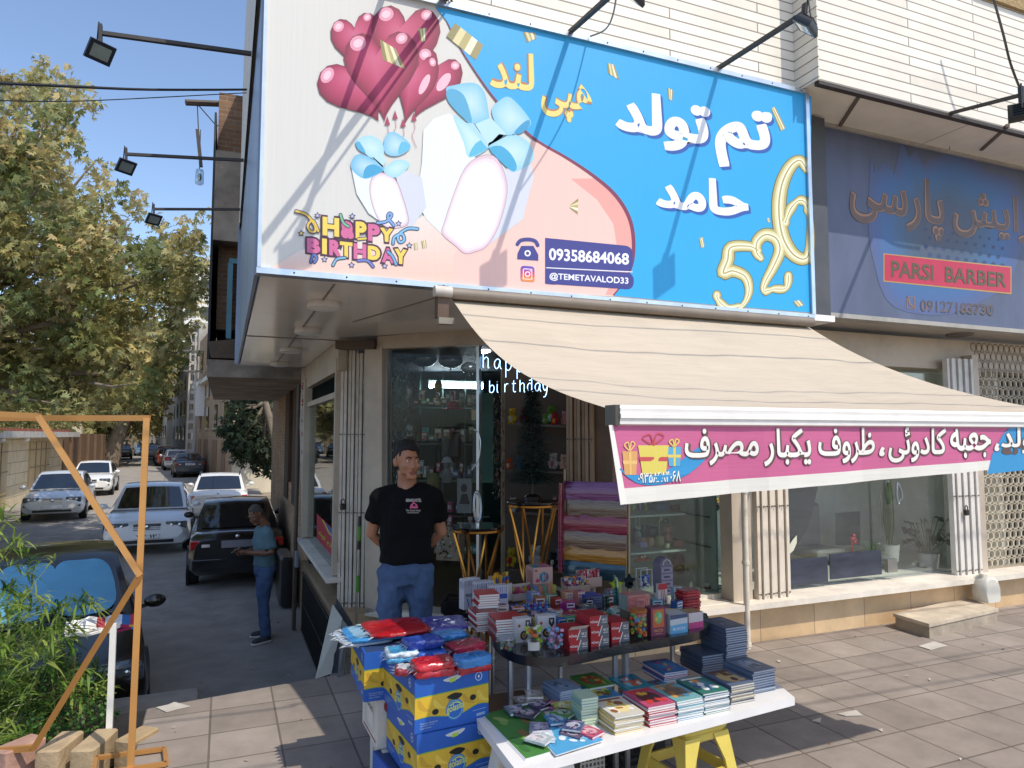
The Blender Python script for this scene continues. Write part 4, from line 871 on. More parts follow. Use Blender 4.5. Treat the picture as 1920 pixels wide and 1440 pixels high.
house('grey rendered apartment block with rows of windows beyond the concrete pole', 'building', [(-1.9, 55.5), (-4.9, 80), (4, 80), (4, 55.5)], 10.0, greyp, rows=4, cols=6, zf=1.4, wh=1.2)
house('pale far apartment block beyond the grey block at the bend of the alley', 'building', [(-5.6, 82), (-8.4, 104), (0, 104), (0, 82)], 9.0, M('pale_render', '#c2b7a4', .85, var=.15, scale=.6), rows=3, cols=6, zf=1.5)
house('tall white apartment tower rising over the trees at the end of the alley', 'building', [(-9, 118), (-1.5, 118), (-1.5, 128), (-9, 128)], 29, M('white_render', '#dcd8d0', .8, var=.08, scale=.5), rows=6, cols=3, zf=3, ww=1.4, wh=1.6)
house('low grey wall house closing the far end of the alley', 'building', [(-18, 110), (-5, 110), (-5, 116), (-18, 116)], 6.0, M('shaded_grey_wall', '#8f8a80', .85, var=.2, scale=.6), rows=1, cols=5, zf=2)  # plain grey wall colour for the far end
G = thing('garage_house', 'cream stone garage house with flat canopy behind the silver white saloon', 'building', (-7.2, 20, -.9))
gst = bricks('cream_ashlar', '#d8c8a8', '#cdbb98', '#8f8166', 1.3, .42, .012, .75, .15, 'YZ', .3, stain=.15)
m = MB(); m.box((-8.6, 27, .4), (3.0, 24, 2.6)); m.build('wall', gst, G)
m = MB('#b9b4ab'); m.box((-8.1, 27, 1.81), (3.4, 24, .22)); m.col('#8a4a38').box((-8.4, 27, 1.98), (3.2, 24.4, .1)); m.build('roof', A('dull'), G)
for y, w_ in ((22.5, 3.2), (28.0, 3.4), (34.5, 3.4)):
    m = MB('#c9b48c'); m.box((-7.07, y, .35), (.06, w_, 2.3)); d_ = m.build('garage_door', M('cream_steel_door', '#bda67e', .5, var=.15, scale=3, stretch=(1, 1, .4)), G)
    m = MB('#8d7a5c'); [m.box((-7.03, y-w_/2+k*w_/4, .35), (.03, .05, 2.3)) for k in range(1, 4)]; [m.box((-7.03, y, z), (.02, w_, .04)) for z in (-.3, .5, 1.2)]; m.build('door_rib', A('dull'), d_)
for y in (24.5, 27, 30): m = MB('#efe9dc'); m.ball((-6.6, y, 1.64), (.12, .12, .1), 10, 6); m.build('eave_lamp', A('satin'), G)
m = MB('#5d4632'); m.box((-7.3, 46, .5), (.3, 13, 2.7)); [m.box((-7.1, 41+k*2.4, .5), (.15, .12, 2.7)) for k in range(5)]
m.thing('timber_gate_wall', 'dark brown gate wall between the garage house and the plane trunks', 'gate', M('brown_gate_paint', '#6d553f', .7, var=.35, scale=2.5, stretch=(3, 3, .3)))
house('pale house wall behind the plane trees on the left of the alley', 'building', [(-8.8, 54), (-16, 108), (-22, 108), (-22, 54)], 3.6, creamr, rows=1, cols=6, zf=.6)
# concrete power pole, wires, lamps
PL = thing('power_pole', 'concrete ladder shaped power pole with cross arms beside the slate blue saloon', 'pole', (-1.75, 49.5, zr(49)))
m = MB('#b5ada0'); x0 = PY(361, 700, 49.5).x; w_ = .44
for s in (-1, 1): m.prism([(x0+s*w_/2-.07, 49.3, -.8), (x0+s*w_/2+.07, 49.3, -.8), (x0+s*w_*.3+.05, 49.3, 8.4), (x0+s*w_*.3-.05, 49.3, 8.4)], (0, .3, 0))
for k in range(15): m.box((x0, 49.45, -.5+k*.63), (w_, .2, .22))
m.build('pole_shaft', A('dull'), PL)
m = MB('#6a645c')
for z in (5.9, 7.2): m.bar((x0-1.1, 49.3, z), (x0+.6, 49.3, z), .1)
m.build('cross_arm', A('dull'), PL)
m = MB('#d8d4cc'); m.box((x0+.5, 49.2, 4.1), (.55, .06, 2.2)); m.build('notice_board', A('satin'), PL)
def cable(label, pts, r, col='#26262a', name='overhead_cable'):
    m = MB(col); m.tube([tuple(p) for p in spl([V(p) for p in pts], 6)], r, 6); return m.thing(name, label, 'cable', A('satin'), 'overhead cables')
cable('thick black cable crossing the sky above the plane tree to the shop corner', [PD(-60, 153, 3.6), PD(110, 161, 4.2), PD(280, 168, 4.9), PD(462, 168, 5.6)], .0095)
cable('thin dark wire sagging just below the thick black cable', [PD(-60, 187, 3.6), PD(90, 190, 4.2), PD(210, 187, 4.7), PD(462, 174, 5.6)], .004)
cable('service wire hanging from the pole across the alley to the old bay', [PD(362, 740, 49), PD(385, 700, 30), PD(403, 690, 14)], .012)
cable('grey wire looping from sign edge to sky above the blue sign', [PD(1107, 68, 4.9), PD(1135, 55, 4.7), PD(1150, 25, 4.5), PD(1160, -40, 4.2)], .006, '#8a8a86')
cable('black rope hanging down the stone wall at the right edge', [PY(1855, -30, 3.7), PY(1880, 60, 3.7), PY(1895, 120, 3.75), PY(1918, 180, 3.85)], .011, '#3d3d38')
cable('twisted wire dropping from the overhang to the purple sign', [PY(1783, 214, 4.2), PY(1785, 240, 4.35), PY(1780, 282, 4.55)], .005, '#a39a8e')
for i, (x, y) in enumerate(((1180, 655), (1200, 683), (1250, 715), (1300, 728))):                 # street wires above the frame: their shadows cross the awning
    p = PX(x, y, 2.3); p = V((2.3, 2.9, 2.1)) if p is None else p
    dfr = [.12, .3, .62, .8][i]; a = prof[int(dfr*(len(prof)-1))]; q = V((2.4, a.y, a.z))-SUN*(2.6+i*.5)
    cable('street wire stretched high above the awning, number two and three of a bundle' if 0 else ['upper', 'second', 'third', 'lowest'][i]+' of four street wires strung above the awning, seen by its shadow on the canvas', [q+V((-9, .35+.1*i, .25)), q+V((-2, .03, 0)), q+V((-1.1, .02*(i-1), .025)), q+V((-.5, -.015, -.02)), q+V((0, 0, -.03)), q+V((.8, .02, .015)), q+V((1.5, -.02*(i-2), -.02)), q+V((2.4, -.02-.05*i, .02)), q+V((9, -.3-.1*i, .3))], .008+.002*(i % 2))
BKT = 0
def flood(label, base, end, down, tgt, sc=.68, openhead=False):
    """arm with a floodlight hanging at its end, facing the sign"""
    base = V(base); end = V(end); f = thing('floodlight', label, 'lamp', base, 0, 'floodlights on arms over the signs')
    m = MB('#3a3634'); m.bar(base, end, .03, .026); m.build('arm', A('dull'), f)
    d = (V(tgt)-end).normalized(); h = end+V((0, 0, -down)); s = d.cross(V((0, 0, 1))).normalized(); u = s.cross(d)
    m = MB('#2e3032'); m.bar(end+V((0, 0, .06)), h+u*.02, .03*sc, .05*sc); m.tube([end, end+V((0, 0, .07))-d*.03, h-d*.05], .006, 6); m.build('bracket', A('dull'), f)
    def pl(a, b, c): return h+s*a*sc+u*b*sc+d*c*sc
    m = MB('#26292c'); r1 = [pl(a, b, -.05) for a, b in ((-.09, -.07), (.09, -.07), (.09, .07), (-.09, .07))]; r2 = [pl(a, b, .0) for a, b in ((-.125, -.10), (.125, -.10), (.125, .10), (-.125, .10))]; r3 = [pl(a, b, .03) for a, b in ((-.125, -.10), (.125, -.10), (.125, .10), (-.125, .10))]
    m.loft([r1, r2, r3], True, False)
    for k in range(5): m.prism([pl(-.08, -.05+k*.025, -.05), pl(.08, -.05+k*.025, -.05), pl(.08, -.045+k*.025, -.05), pl(-.08, -.045+k*.025, -.05)], -d*.02*sc)
    hd = m.build('lamp_head', A('satin'), f)
    m = MB('#9aa393'); m.poly([pl(a, b, .032) for a, b in ((-.09, -.065), (.09, -.065), (.09, .065), (-.09, .065))]); m.build('lens', M('floodlight_glass', '#8d9688', .15, var=.2, coat=1), hd)
    return f
for (b, e, lab, g) in (((468, 100), (188, 62), 'largest and highest of the three floodlights on the alley side, against the sky', .13), ((455, 300), (236, 289), 'middle floodlight of the three on the alley side in front of the plane tree', .12), ((448, 392), (288, 392), 'smallest and lowest floodlight of the three on the alley side', .12)):
    pb = PZ(*b, 4.6); ee = ray(*e); pe = CP+ee*(pb.y/ee.y)
    flood(lab, (.13, pb.y, pb.z), pe, g, (.1, pb.y-1.3, 3.2))
for (bx, tip, lab) in ((PY(725, -35, 4.18).x, (555, 470), 'floodlight above the balloons whose head is cut off by the photo top'), (PY(1070, 65, 4.18).x, (925, 510), 'floodlight over the middle of the blue sign, arm running out of the picture'), (PY(1348, 130, 4.18).x, (1245, 512), 'floodlight near the right end of the blue sign by the wall notch')):
    t = PY(*tip, 4.18); e = V((t.x, 4.18, t.z))-SUN*(.9/SUN.y); flood(lab, (bx, 4.2, 4.62), e+V((0, 0, .06)), .09, (t.x, 4.18, 3.4))
flood('floodlight in front of the stone wall over the purple sign', PY(1783, 212, 4.03), PY(1915, 178, 3.1), .12, PY(1900, 420, 4.6))
m = MB('#3a3634'); m.bar((1.27, 4.2, 4.62), (.71, 3.2, 4.55), .03); m.bar((1.31, 4.2, 4.62), (.78, 3.2, 4.5), .012); m.thing('sign_stay', 'thin steel stay leaning out from the sign top over the balloons', 'bracket', A('dull'))
HL_ = thing('hanging_lamp', 'glass bulb lamp dangling on a wire from a stick beside the old bay', 'lamp', PD(373, 190, 10.3))
m = MB('#4a3d33'); m.tube([PD(348, 192, 10.2), PD(372, 193, 10.3), PD(450, 196, 10.5)], .045, 6); m.build('bracket', A('dull'), HL_)
m = MB('#4d4640'); m.bar(PD(370, 243, 10.3), PD(377, 313, 10.3), .05); m.tube([PD(370, 195, 10.3), PD(372, 243, 10.3)], .008, 5); m.tube([PD(376, 243, 10.3), PD(374, 318, 10.3)], .006, 5); m.tube([PD(370, 195, 10.3), PD(405, 235, 10.5), PD(445, 245, 10.6)], .008, 5); m.build('stick', A('dull'), HL_)
m = MB(); p = PD(374, 332, 10.3); m.lathe([(.05, .11), (.055, .09), (.06, -.09), (.05, -.11)], p, 10); m.build('glass_shade', glass('bulb_glass', (.75, .8, .82), .9, .15), HL_)
m = MB('#8c8a84'); m.ball(p, (.03, .03, .06), 8, 6); m.build('bulb', A('gloss'), HL_)
m = MB('#5f6a70'); m.box((.5, 10.35, 3.55), (.42, .5, .9)); cl = m.build('cooler', M('grey_cooler_sheet', '#5d6266', .5, .4, var=.35, scale=5), None)
cl.name = 'air_cooler'; tag(cl, 'grey air cooler squeezed into the blue framed opening of the old bay', 'air cooler')
for i, (x, y) in enumerate(((607, 572), (577, 620), (545, 656), (524, 682))):
    p = PZ(x, y, 2.70); c = thing('ceiling_light', ['largest white disc lamp under the soffit, nearest the sign edge', 'second white disc lamp under the soffit along the alley', 'third white disc lamp under the soffit along the alley', 'smallest white disc lamp under the soffit, farthest down the alley'][i], 'lamp', p, 0, 'white disc lamps under the soffit')
    m = MB('#dcd8d2'); m.lathe([(.105, .02), (.112, .01), (.112, -.025), (.1, -.03)], p, 24); m.build('lamp_ring', A('satin'), c); m = MB('#efeee9'); m.lathe([(.098, -.03), (.06, -.038), (.005, -.04)], p, 24); m.build('diffuser', A('satin'), c)
p = PY(1800, 640, 4.95); m = MB('#6a645c'); m.lathe([(.13, 0), (.12, -.02), (.05, -.012)], (p.x, 4.95, 2.86), 20); m.thing('ceiling_light', 'dark round downlight under the barber soffit', 'lamp', A('dull'))
# ================= trees and plants
leafm = A('leaf'); bark = M('plane_bark', '#7d7060', .9, var=.45, scale=3, bump=.8, bscale=14, dirt=.3)
rt = random.Random(11)
def inpoly(x, y, p):
    r = False
    for i in range(len(p)):
        (x1, y1), (x2, y2) = p[i-1], p[i]
        if (y1 > y) != (y2 > y) and x < (x2-x1)*(y-y1)/(y2-y1)+x1: r = not r
    return r
def sample(poly, n):
    xs = [p[0] for p in poly]; ys = [p[1] for p in poly]; o = []
    while len(o) < n:
        x, y = rt.uniform(min(xs), max(xs)), rt.uniform(min(ys), max(ys))
        if inpoly(x, y, poly): o.append((x, y))
    return o
def rdir(): 
    while True:
        v = V((rt.uniform(-1, 1), rt.uniform(-1, 1), rt.uniform(-1, 1)))
        if .1 < v.length < 1: return v.normalized()
def star(m, p, s, n, u, col, lobes=5):
    """a palmate leaf of narrow lobes at p"""
    u = (u-n*u.dot(n)).normalized(); w = n.cross(u); vs = []; fs = []
    for i in range(lobes):
        a = (i-(lobes-1)/2)*.62; d = u*cos(a)+w*sin(a); e = n.cross(d); L_ = s*(1-.16*abs(i-(lobes-1)/2))
        k = len(vs); vs += [p, p+d*L_*.5+e*s*.13+n*s*.03, p+d*L_-n*s*.08, p+d*L_*.5-e*s*.13+n*s*.03]; fs.append((k, k+1, k+2, k+3))
    m.add(vs, fs, False, [col]*len(fs))
GREENS = ['#c0b67a', '#b3ac70', '#a5a068', '#c4b884', '#90965a', '#ccbd8c', '#808856', '#b6aa74', '#a9a670']
def crown(m, centres, per, rad, size, cols, lobes=5, up=.35):
    for c in centres:
        base = L(rt.choice(cols)); r = rad*rt.uniform(.6, 1.25)
        for _ in range(per):
            p = c+rdir()*r*(rt.random()**.5); p.z -= rt.random()*.15*r; k = rt.uniform(.7, 1.25); j = rt.uniform(-.12, .12)
            n = (rdir()+V((-.25, -.45, up*2))).normalized()
            star(m, p, size*rt.uniform(.7, 1.2), n, rdir()+V((0, 0, -.7)), (base[0]*k*(1+j), base[1]*k, base[2]*k*(1-j)), lobes)
def limb(m, a, b, r0, r1, bend=.3, n=6):
    a, b = V(a), V(b); L_ = (b-a).length; mid = [a.lerp(b, i/n)+rdir()*L_*.04*(0 if i in (0, n) else 1)+V((0, 0, -bend*L_*.25*sin(pi*i/n))) for i in range(n+1)]
    m.tube(mid, [r0+(r1-r0)*i/n for i in range(n+1)], 7)
# the big plane tree whose trunk stands outside the picture, its crown over the alley
T = thing('plane_tree', 'big olive green plane tree filling the sky left of the sign', 'tree', (-7.2, 19.5, -.85))
sil = [(-140, 100), (-40, 190), (20, 140), (50, 110), (75, 120), (95, 160), (120, 165), (100, 195), (150, 205), (150, 230), (110, 270), (130, 310), (180, 330), (205, 370), (235, 420), (275, 460), (320, 450), (352, 440), (360, 500), (355, 590), (318, 640), (312, 690), (290, 730), (220, 765), (120, 770), (-140, 790)]
cs = []
for x, y in sample(sil, 330): cs.append(PD(x, y, rt.uniform(13.5, 20.5)))
core = [PD(x, y, rt.uniform(15, 18)) for x, y in sample([(-140, 280), (60, 260), (150, 420), (260, 560), (240, 720), (-140, 760)], 180)]
m = MB(); crown(m, cs+core, 62, .5, .165, GREENS)
for x, y in sample([(45, 80), (80, 75), (95, 130), (150, 140), (190, 195), (160, 215), (190, 300), (240, 345), (300, 425), (385, 395), (392, 470), (385, 590), (340, 650), (330, 745), (320, 440), (240, 390), (120, 300), (95, 240)], 120): crown(m, [PD(x, y, rt.uniform(14, 19))], 11, .28, .16, GREENS)
m.build('crown', leafm, T)
m = MB('#83766a'); tr = V((-7.2, 19.5, -.9)); fk = V((-6.9, 19.3, 3.0)); limb(m, tr, fk, .45, .34, 0)
for x, y, d in ((40, 740, 16), (60, 600, 16), (150, 560, 17), (120, 380, 17), (110, 130, 17), (60, 160, 16), (180, 300, 16.5), (250, 470, 16), (350, 460, 15.5), (330, 640, 16), (200, 700, 16), (-60, 300, 17)): limb(m, fk, PD(x, y, d), .15, .018, .3, 8)
for c in rt.sample(cs, 90):
    q = c.lerp(fk, rt.uniform(.12, .25)); limb(m, q, c, .03, .008, .1, 3)
m.build('trunk', bark, T)
def tree(name, label, base, lean, h, r, poly, dr, ncl, per, rad, size, cols, limbs, lobes=3, barkm=bark):
    t = thing(name, label, 'tree', base); c2 = [PD(x, y, rt.uniform(*dr)) for x, y in sample(poly, ncl)]
    m = MB(); crown(m, c2, per, rad, size, cols, lobes); m.build('crown', leafm, t)
    m = MB(); b = V(base); f = b+V((lean, 0, h)); m.tube([b+V((0, 0, -.1)), b+V((lean*.15, 0, h*.3)), b+V((lean*.6, 0, h*.7)), f], [r*1.25, r, r*.9, r*.7], 9)
    for c in rt.sample(c2, limbs): limb(m, f, c, r*.4, .03, .2, 5)
    m.build('trunk', barkm, t); return t
b1 = PZ(178, 874, zr(60)); b2 = PZ(206, 876, zr(60))
tree('plane_tree', 'plane tree with a thick straight patchy trunk beside the timber gate wall', (b1.x, b1.y, zr(60)), .2, 5.2, .5, [(60, 640), (160, 590), (250, 640), (270, 740), (240, 800), (150, 812), (60, 790)], (50, 62), 60, 60, 1.5, .62, GREENS, 14)
tree('plane_tree', 'plane tree with a leaning trunk next to the straight one', (b2.x, b2.y, zr(60)), 1.5, 5.5, .55, [(180, 620), (270, 590), (340, 640), (345, 740), (310, 790), (230, 815), (170, 790)], (52, 68), 70, 60, 1.6, .62, ['#a59a66', '#948c5a', '#b0a574', '#807e54'], 16)
tree('plane_tree', 'yellowing plane tree crown farther along the alley over the far cars', (-9.5, 86, zr(80)), .5, 6, .4, [(215, 690), (300, 660), (350, 700), (335, 780), (280, 800), (220, 790)], (78, 92), 46, 50, 2.2, 1.0, ['#a3945c', '#8f8650', '#b3a36b'], 10)
tree('street_tree', 'leafy tree hiding the pale house on the left over the garage roof', (-12, 50, -.8), 0, 3.5, .3, [(-60, 700), (40, 690), (130, 720), (150, 800), (60, 812), (-60, 812)], (34, 46), 46, 60, 1.2, .5, GREENS, 8)
tree('dark_evergreen', 'dark feathery evergreen hanging over the cream end wall on the right', (2.4, 31.5, -.85), -.8, 4.0, .2, [(428, 745), (505, 735), (505, 880), (470, 868), (445, 840), (415, 810), (440, 790)], (29, 32.5), 44, 46, .62, .34, ['#34402f', '#2b3827', '#414d38', '#4c5540'], 20)
# bamboo and a shrub in the planter
def blade(m, p, d, ln, w, col, droop=.35):
    d = d.normalized(); s = d.cross(V((0, 0, 1))); s = s.normalized()*w/2 if s.length > .01 else V((w/2, 0, 0)); g = V((0, 0, -1))
    q = [p, p+d*ln*.35+g*droop*ln*.06, p+d*ln*.7+g*droop*ln*.28, p+d*ln+g*droop*ln*.62]
    m.add([q[0], q[1]+s, q[1]-s, q[2]+s*.75, q[2]-s*.75, q[3]], [(0, 2, 1), (1, 2, 4, 3), (3, 4, 5)], False, [col]*3)
BAM = thing('bamboo_plant', 'bright green bamboo spilling over the planter behind the gold frame', 'plant', (-1.7, 5.6, -.17))
m = MB(); st = MB('#6a7a3c'); BG = ['#7d9440', '#6d8a38', '#8fa44e', '#567830', '#9cab5a', '#46662a']
polyb = [(-60, 950), (10, 940), (60, 985), (100, 1010), (80, 1060), (140, 1030), (150, 1045), (95, 1090), (120, 1120), (185, 1112), (190, 1130), (130, 1160), (150, 1190), (110, 1230), (190, 1260), (195, 1300), (140, 1310), (100, 1360), (0, 1420), (-60, 1430)]
for x, y in sample(polyb, 470):
    if y < 1125 and rt.random() > (.34 if x < 60 else .1): continue
    c = PD(x, y, rt.uniform(4.4, 5.9)); k = L(rt.choice(BG)); out = V((rt.uniform(-.8, 1), rt.uniform(-1, .2), rt.uniform(-.1, .8))).normalized()
    if c.z < -.1: c = PZ(x, y, rt.uniform(-.13, -.02))
    for i in range(rt.randint(7, 11)):
        f = rt.uniform(.75, 1.25); d = (out*.9+rdir()*.8); blade(m, c+rdir()*.025, d, rt.uniform(.10, .19), rt.uniform(.013, .021), tuple(q*f for q in k), rt.uniform(.3, .9))
    if rt.random() < .16: root = V((rt.uniform(-2.3, -1.25), rt.uniform(5.2, 5.9), -.17)); st.tube([root, root.lerp(c, .5)+V((0, 0, .12)), c], [.005, .004, .0015], 5)
m.build('leaves', leafm, BAM); st.build('stems', A('satin'), BAM)
SHR = thing('shrub', 'small dark leaved shrub low in the planter at the foot of the white post', 'plant', (-1.1, 5.1, -.17))
m = MB(); st = MB('#6d5a40')
for x, y in sample([(60, 1290), (110, 1230), (150, 1260), (165, 1310), (205, 1290), (215, 1350), (150, 1385), (75, 1410), (50, 1360)], 170):
    c = PD(x, y, rt.uniform(4.7, 5.3)); k = L(rt.choice(['#3f6a30', '#32592a', '#4d7a3a', '#2a4a24', '#5c8a42'])); c = PZ(x, y, rt.uniform(-.14, -.04)) if c.z < -.1 else c; out = rdir()*.7+V((0, -.3, 1))
    for i in range(9):
        f = rt.uniform(.75, 1.3); n = (rdir()+V((0, -.4, .9))).normalized(); u = rdir(); u = (u-n*u.dot(n)).normalized(); w = n.cross(u); p = c+out*.012*i+u*.012; s = rt.uniform(.02, .034)
        m.add([p, p+u*s*.5+w*s*.38, p+u*s*1.1, p+u*s*.5-w*s*.38], [(0, 1, 2, 3)], False, [tuple(q*f for q in k)])
    st.tube([(c.x+rt.uniform(-.04, .04), c.y+.05, -.17), c, c+out*.1], [.004, .003, .001], 4)
m.build('leaves', leafm, SHR); st.build('stems', A('satin'), SHR)
# ================= frame stand, post, planter stones
FR = thing('frame_stand', 'gold backdrop frame, a tall rectangle joined to a hexagon, standing by the planter', 'display frame', (-.5, 4.4, 0))
gold = M('gold_paint', '#c08b4e', .42, .35, var=.12, scale=4)
m = MB(); pt = lambda x, y, d: PD(x, y, d); up = (0, 1, 0)
A1, A2 = PZ(245, 1440, .02), PD(275, 784, 3.98)
m.bar(A1+(A1-A2)*.03, A2, .033, .02, up); A3 = A2+(PD(-60, 784, 4.05)-A2).normalized()*1.75; m.bar(A2+V((.016, 0, 0)), A3, .033, .02, (0, 1, 0)); m.bar(A3, V((A3.x, A3.y, .02)), .033, .02, up); m.build('rectangle_frame', gold, FR)
m = MB(); h1, h2, h3 = PD(72, 780, 3.86), PD(262, 1078, 3.84), PD(64, 1402, 3.84); hd_ = (PD(-60, 774, 3.86)-h1).normalized(); hb_ = (PD(-60, 1413, 3.86)-h3).normalized(); hx = [h1, h2, h3, h3+hb_*1.02, h2+(hd_+hb_)*1.05, h1+hd_*1.02, h1]
for a, b in zip(hx, hx[1:]): m.bar(a, b+(b-a)*.006, .032, .02, up)
m.build('hexagon_frame', gold, FR)
m = MB(); ft = [PZ(180, 1421, .02), PZ(308, 1404, .02), PZ(312, 1432, .02), PZ(175, 1452, .02)]
for a, b in zip(ft, ft[1:]+ft[:1]): m.bar(a, b, .022, .022)
m.build('foot', gold, FR)
PO = thing('post', 'square white post in the planter carrying a folded banner', 'post', PZ(203, 1385, -.15))
p0 = PZ(204, 1392, -.05); m = MB('#dcdad2'); m.box((p0.x, p0.y, .235), (.034, .034, .83)); m.build('shaft', A('satin'), PO)
m = MB('#e2ddd6'); e = PD(195, 1178, 4.95); X_ = V((.99, .1, 0)); Y_ = V((-.1, .99, .25))
def fold(o, w, d, t, cols, skew=0):
    n = 8
    for i in range(n):
        m.col(cols[i*len(cols)//n]); a = o+X_*(w*(i/n-.5)); b = o+X_*(w*((i+1)/n-.5)); z = lambda q: V((0, 0, .012*sin(q*2.1+skew)))
        m.loft([[a-Y_*d+z(i), a+Y_*d+z(i+.6), a+Y_*d+z(i+.6)+V((0, 0, t)), a-Y_*d*1.02+z(i)+V((0, 0, t))], [b-Y_*d+z(i+1), b+Y_*d+z(i+1.6), b+Y_*d+z(i+1.6)+V((0, 0, t)), b-Y_*d*1.02+z(i+1)+V((0, 0, t))]], True, True)
fold(e, .46, .075, .016, ['#e6e2dc', '#e9e5df', '#e2dcd8', '#8a2f52', '#2f7fb0']); fold(e+V((-.01, 0, .018)), .45, .072, .016, ['#e9e5e0', '#ece8e2', '#dfd9d5', '#d9d4d2', '#a0355a', '#d7b04a'], 1); fold(e+V((.005, .01, .036)), .42, .068, .014, ['#ece9e4', '#dedad6', '#b04a4c', '#d8dbe2', '#3c6ea8', '#b83a44'], 2)
m.thing('folded_banner', 'folded white printed banner lying on top of the white post', 'banner', A('cloth'))
for i, (pts, lab, cl) in enumerate((([(-20, 1432), (62, 1398), (72, 1420), (20, 1460)], 'reddish stone block at the left end of the planter edging', '#b08a78'), ([(75, 1425), (128, 1384), (142, 1412), (100, 1450)], 'tan stone block second in the planter edging row', '#b39b7a'), ([(140, 1420), (192, 1376), (210, 1402), (165, 1440)], 'tan stone block with a rough face beside the white post', '#b09a78'), ([(214, 1400), (268, 1370), (282, 1392), (262, 1412)], 'low broken stone block touching the paving corner', '#a8906c'))):
    c = sum((PZ(x, y, -.03) for x, y in pts), V())/4; a = PZ(*pts[0], -.03); b = PZ(*pts[1], -.03); d = b-a
    m = MB(cl); m.rbox((c.x, c.y, -.06), (d.length*.95, .13, .26-.03*i), .015, rz=math.atan2(d.y, d.x)); m.thing('edging_stone', lab, 'stone', A('stone'), 'planter edging stones')
m = MB('#8f8577'); m.prism([(-1.6, 5.3, -.98), (-.43, 5.25, -.98), (-.43, 5.5, -.98), (-1.6, 5.55, -.98)], (0, 0, .72)); m.thing('planter_wall', 'low rough stone wall between the planter and the alley', 'wall', M('rubble_wall', '#7d7468', .95, var=.4, scale=6, bump=1, bscale=12, dirt=.4))
# ================= people
from mathutils.bvhtree import BVHTree
class Surf:
    """the surface of a finished object, found along the photograph's lines of sight"""
    def __init__(s, o):
        me = o.data; w = WM[o.name]; s.t = BVHTree.FromPolygons([w @ v.co for v in me.vertices], [tuple(p.vertices) for p in me.polygons]); s.last = V((0, 0, 0))
    def p(s, px, py, off=0):
        d = ray(px, py).normalized(); h = s.t.ray_cast(CP, d)
        if h[0] is not None: s.last = h[0]-d*off; return s.last
        return CP+d*((s.last-CP).length)
    __call__ = p
def fused(mb, name, mt, parent, voxel, smooth=4, noise=0, nsize=.12, w=False, hexc=None):
    if w: iv = WM[parent.name].inverted(); mb.v = [iv @ p for p in mb.v]
    """the pieces of mb grown together into one continuous skin"""
    me = mb.mesh('shape', mt); o = bpy.data.objects.new('shape', me); COL.objects.link(o)
    r = o.modifiers.new('r', 'REMESH'); r.mode = 'VOXEL'; r.voxel_size = voxel; r.use_smooth_shade = True
    if noise:
        tx = bpy.data.textures.new('folds', 'CLOUDS'); tx.noise_scale = nsize; tx.noise_depth = 2; d = o.modifiers.new('d', 'DISPLACE'); d.texture = tx; d.strength = noise; d.mid_level = .5; d.texture_coords = 'LOCAL'
    sm = o.modifiers.new('s', 'SMOOTH'); sm.iterations = smooth; sm.factor = .5
    dg = bpy.context.evaluated_depsgraph_get(); m2 = bpy.data.meshes.new_from_object(o.evaluated_get(dg)); m2.name = name
    bpy.data.objects.remove(o); bpy.data.meshes.remove(me); m2.materials.clear(); m2.materials.append(mt)
    n = bpy.data.objects.new(name, m2); COL.objects.link(n); n.parent = parent; WM[n.name] = WM[parent.name].copy()
    return n
def hand(m, w, d, nrm, side, curl=.5, s=1.0):
    """palm, four fingers of different lengths and a thumb"""
    d = d.normalized(); nrm = (nrm-d*nrm.dot(d)).normalized(); x = d.cross(nrm)*side
    m.tube([w-d*.02, w+d*.03, w+d*.075, w+d*.09], [.026, .033, .036, .03], 8)
    for i, (u, l) in enumerate(((-.03, .068), (-.01, .078), (.01, .072), (.028, .056))):
        b = w+d*.085+x*u; c = curl*(1+.12*i); p1 = b+(d*cos(c*.6)+nrm*sin(c*.6))*l*.5; p2 = p1+(d*cos(c*1.5)+nrm*sin(c*1.5))*l*.32; p3 = p2+(d*cos(c*2.3)+nrm*sin(c*2.3))*l*.25
        m.tube([b-d*.02, b, p1, p2, p3], [.0105, .0105, .0095, .0085, .007], 6)
    b = w+d*.03-x*.03; t1 = b+(d*.6-x*.7+nrm*.3).normalized()*.04; m.tube([b, t1, t1+(d*.9-x*.2+nrm*.35).normalized()*.035], [.014, .012, .009], 6)
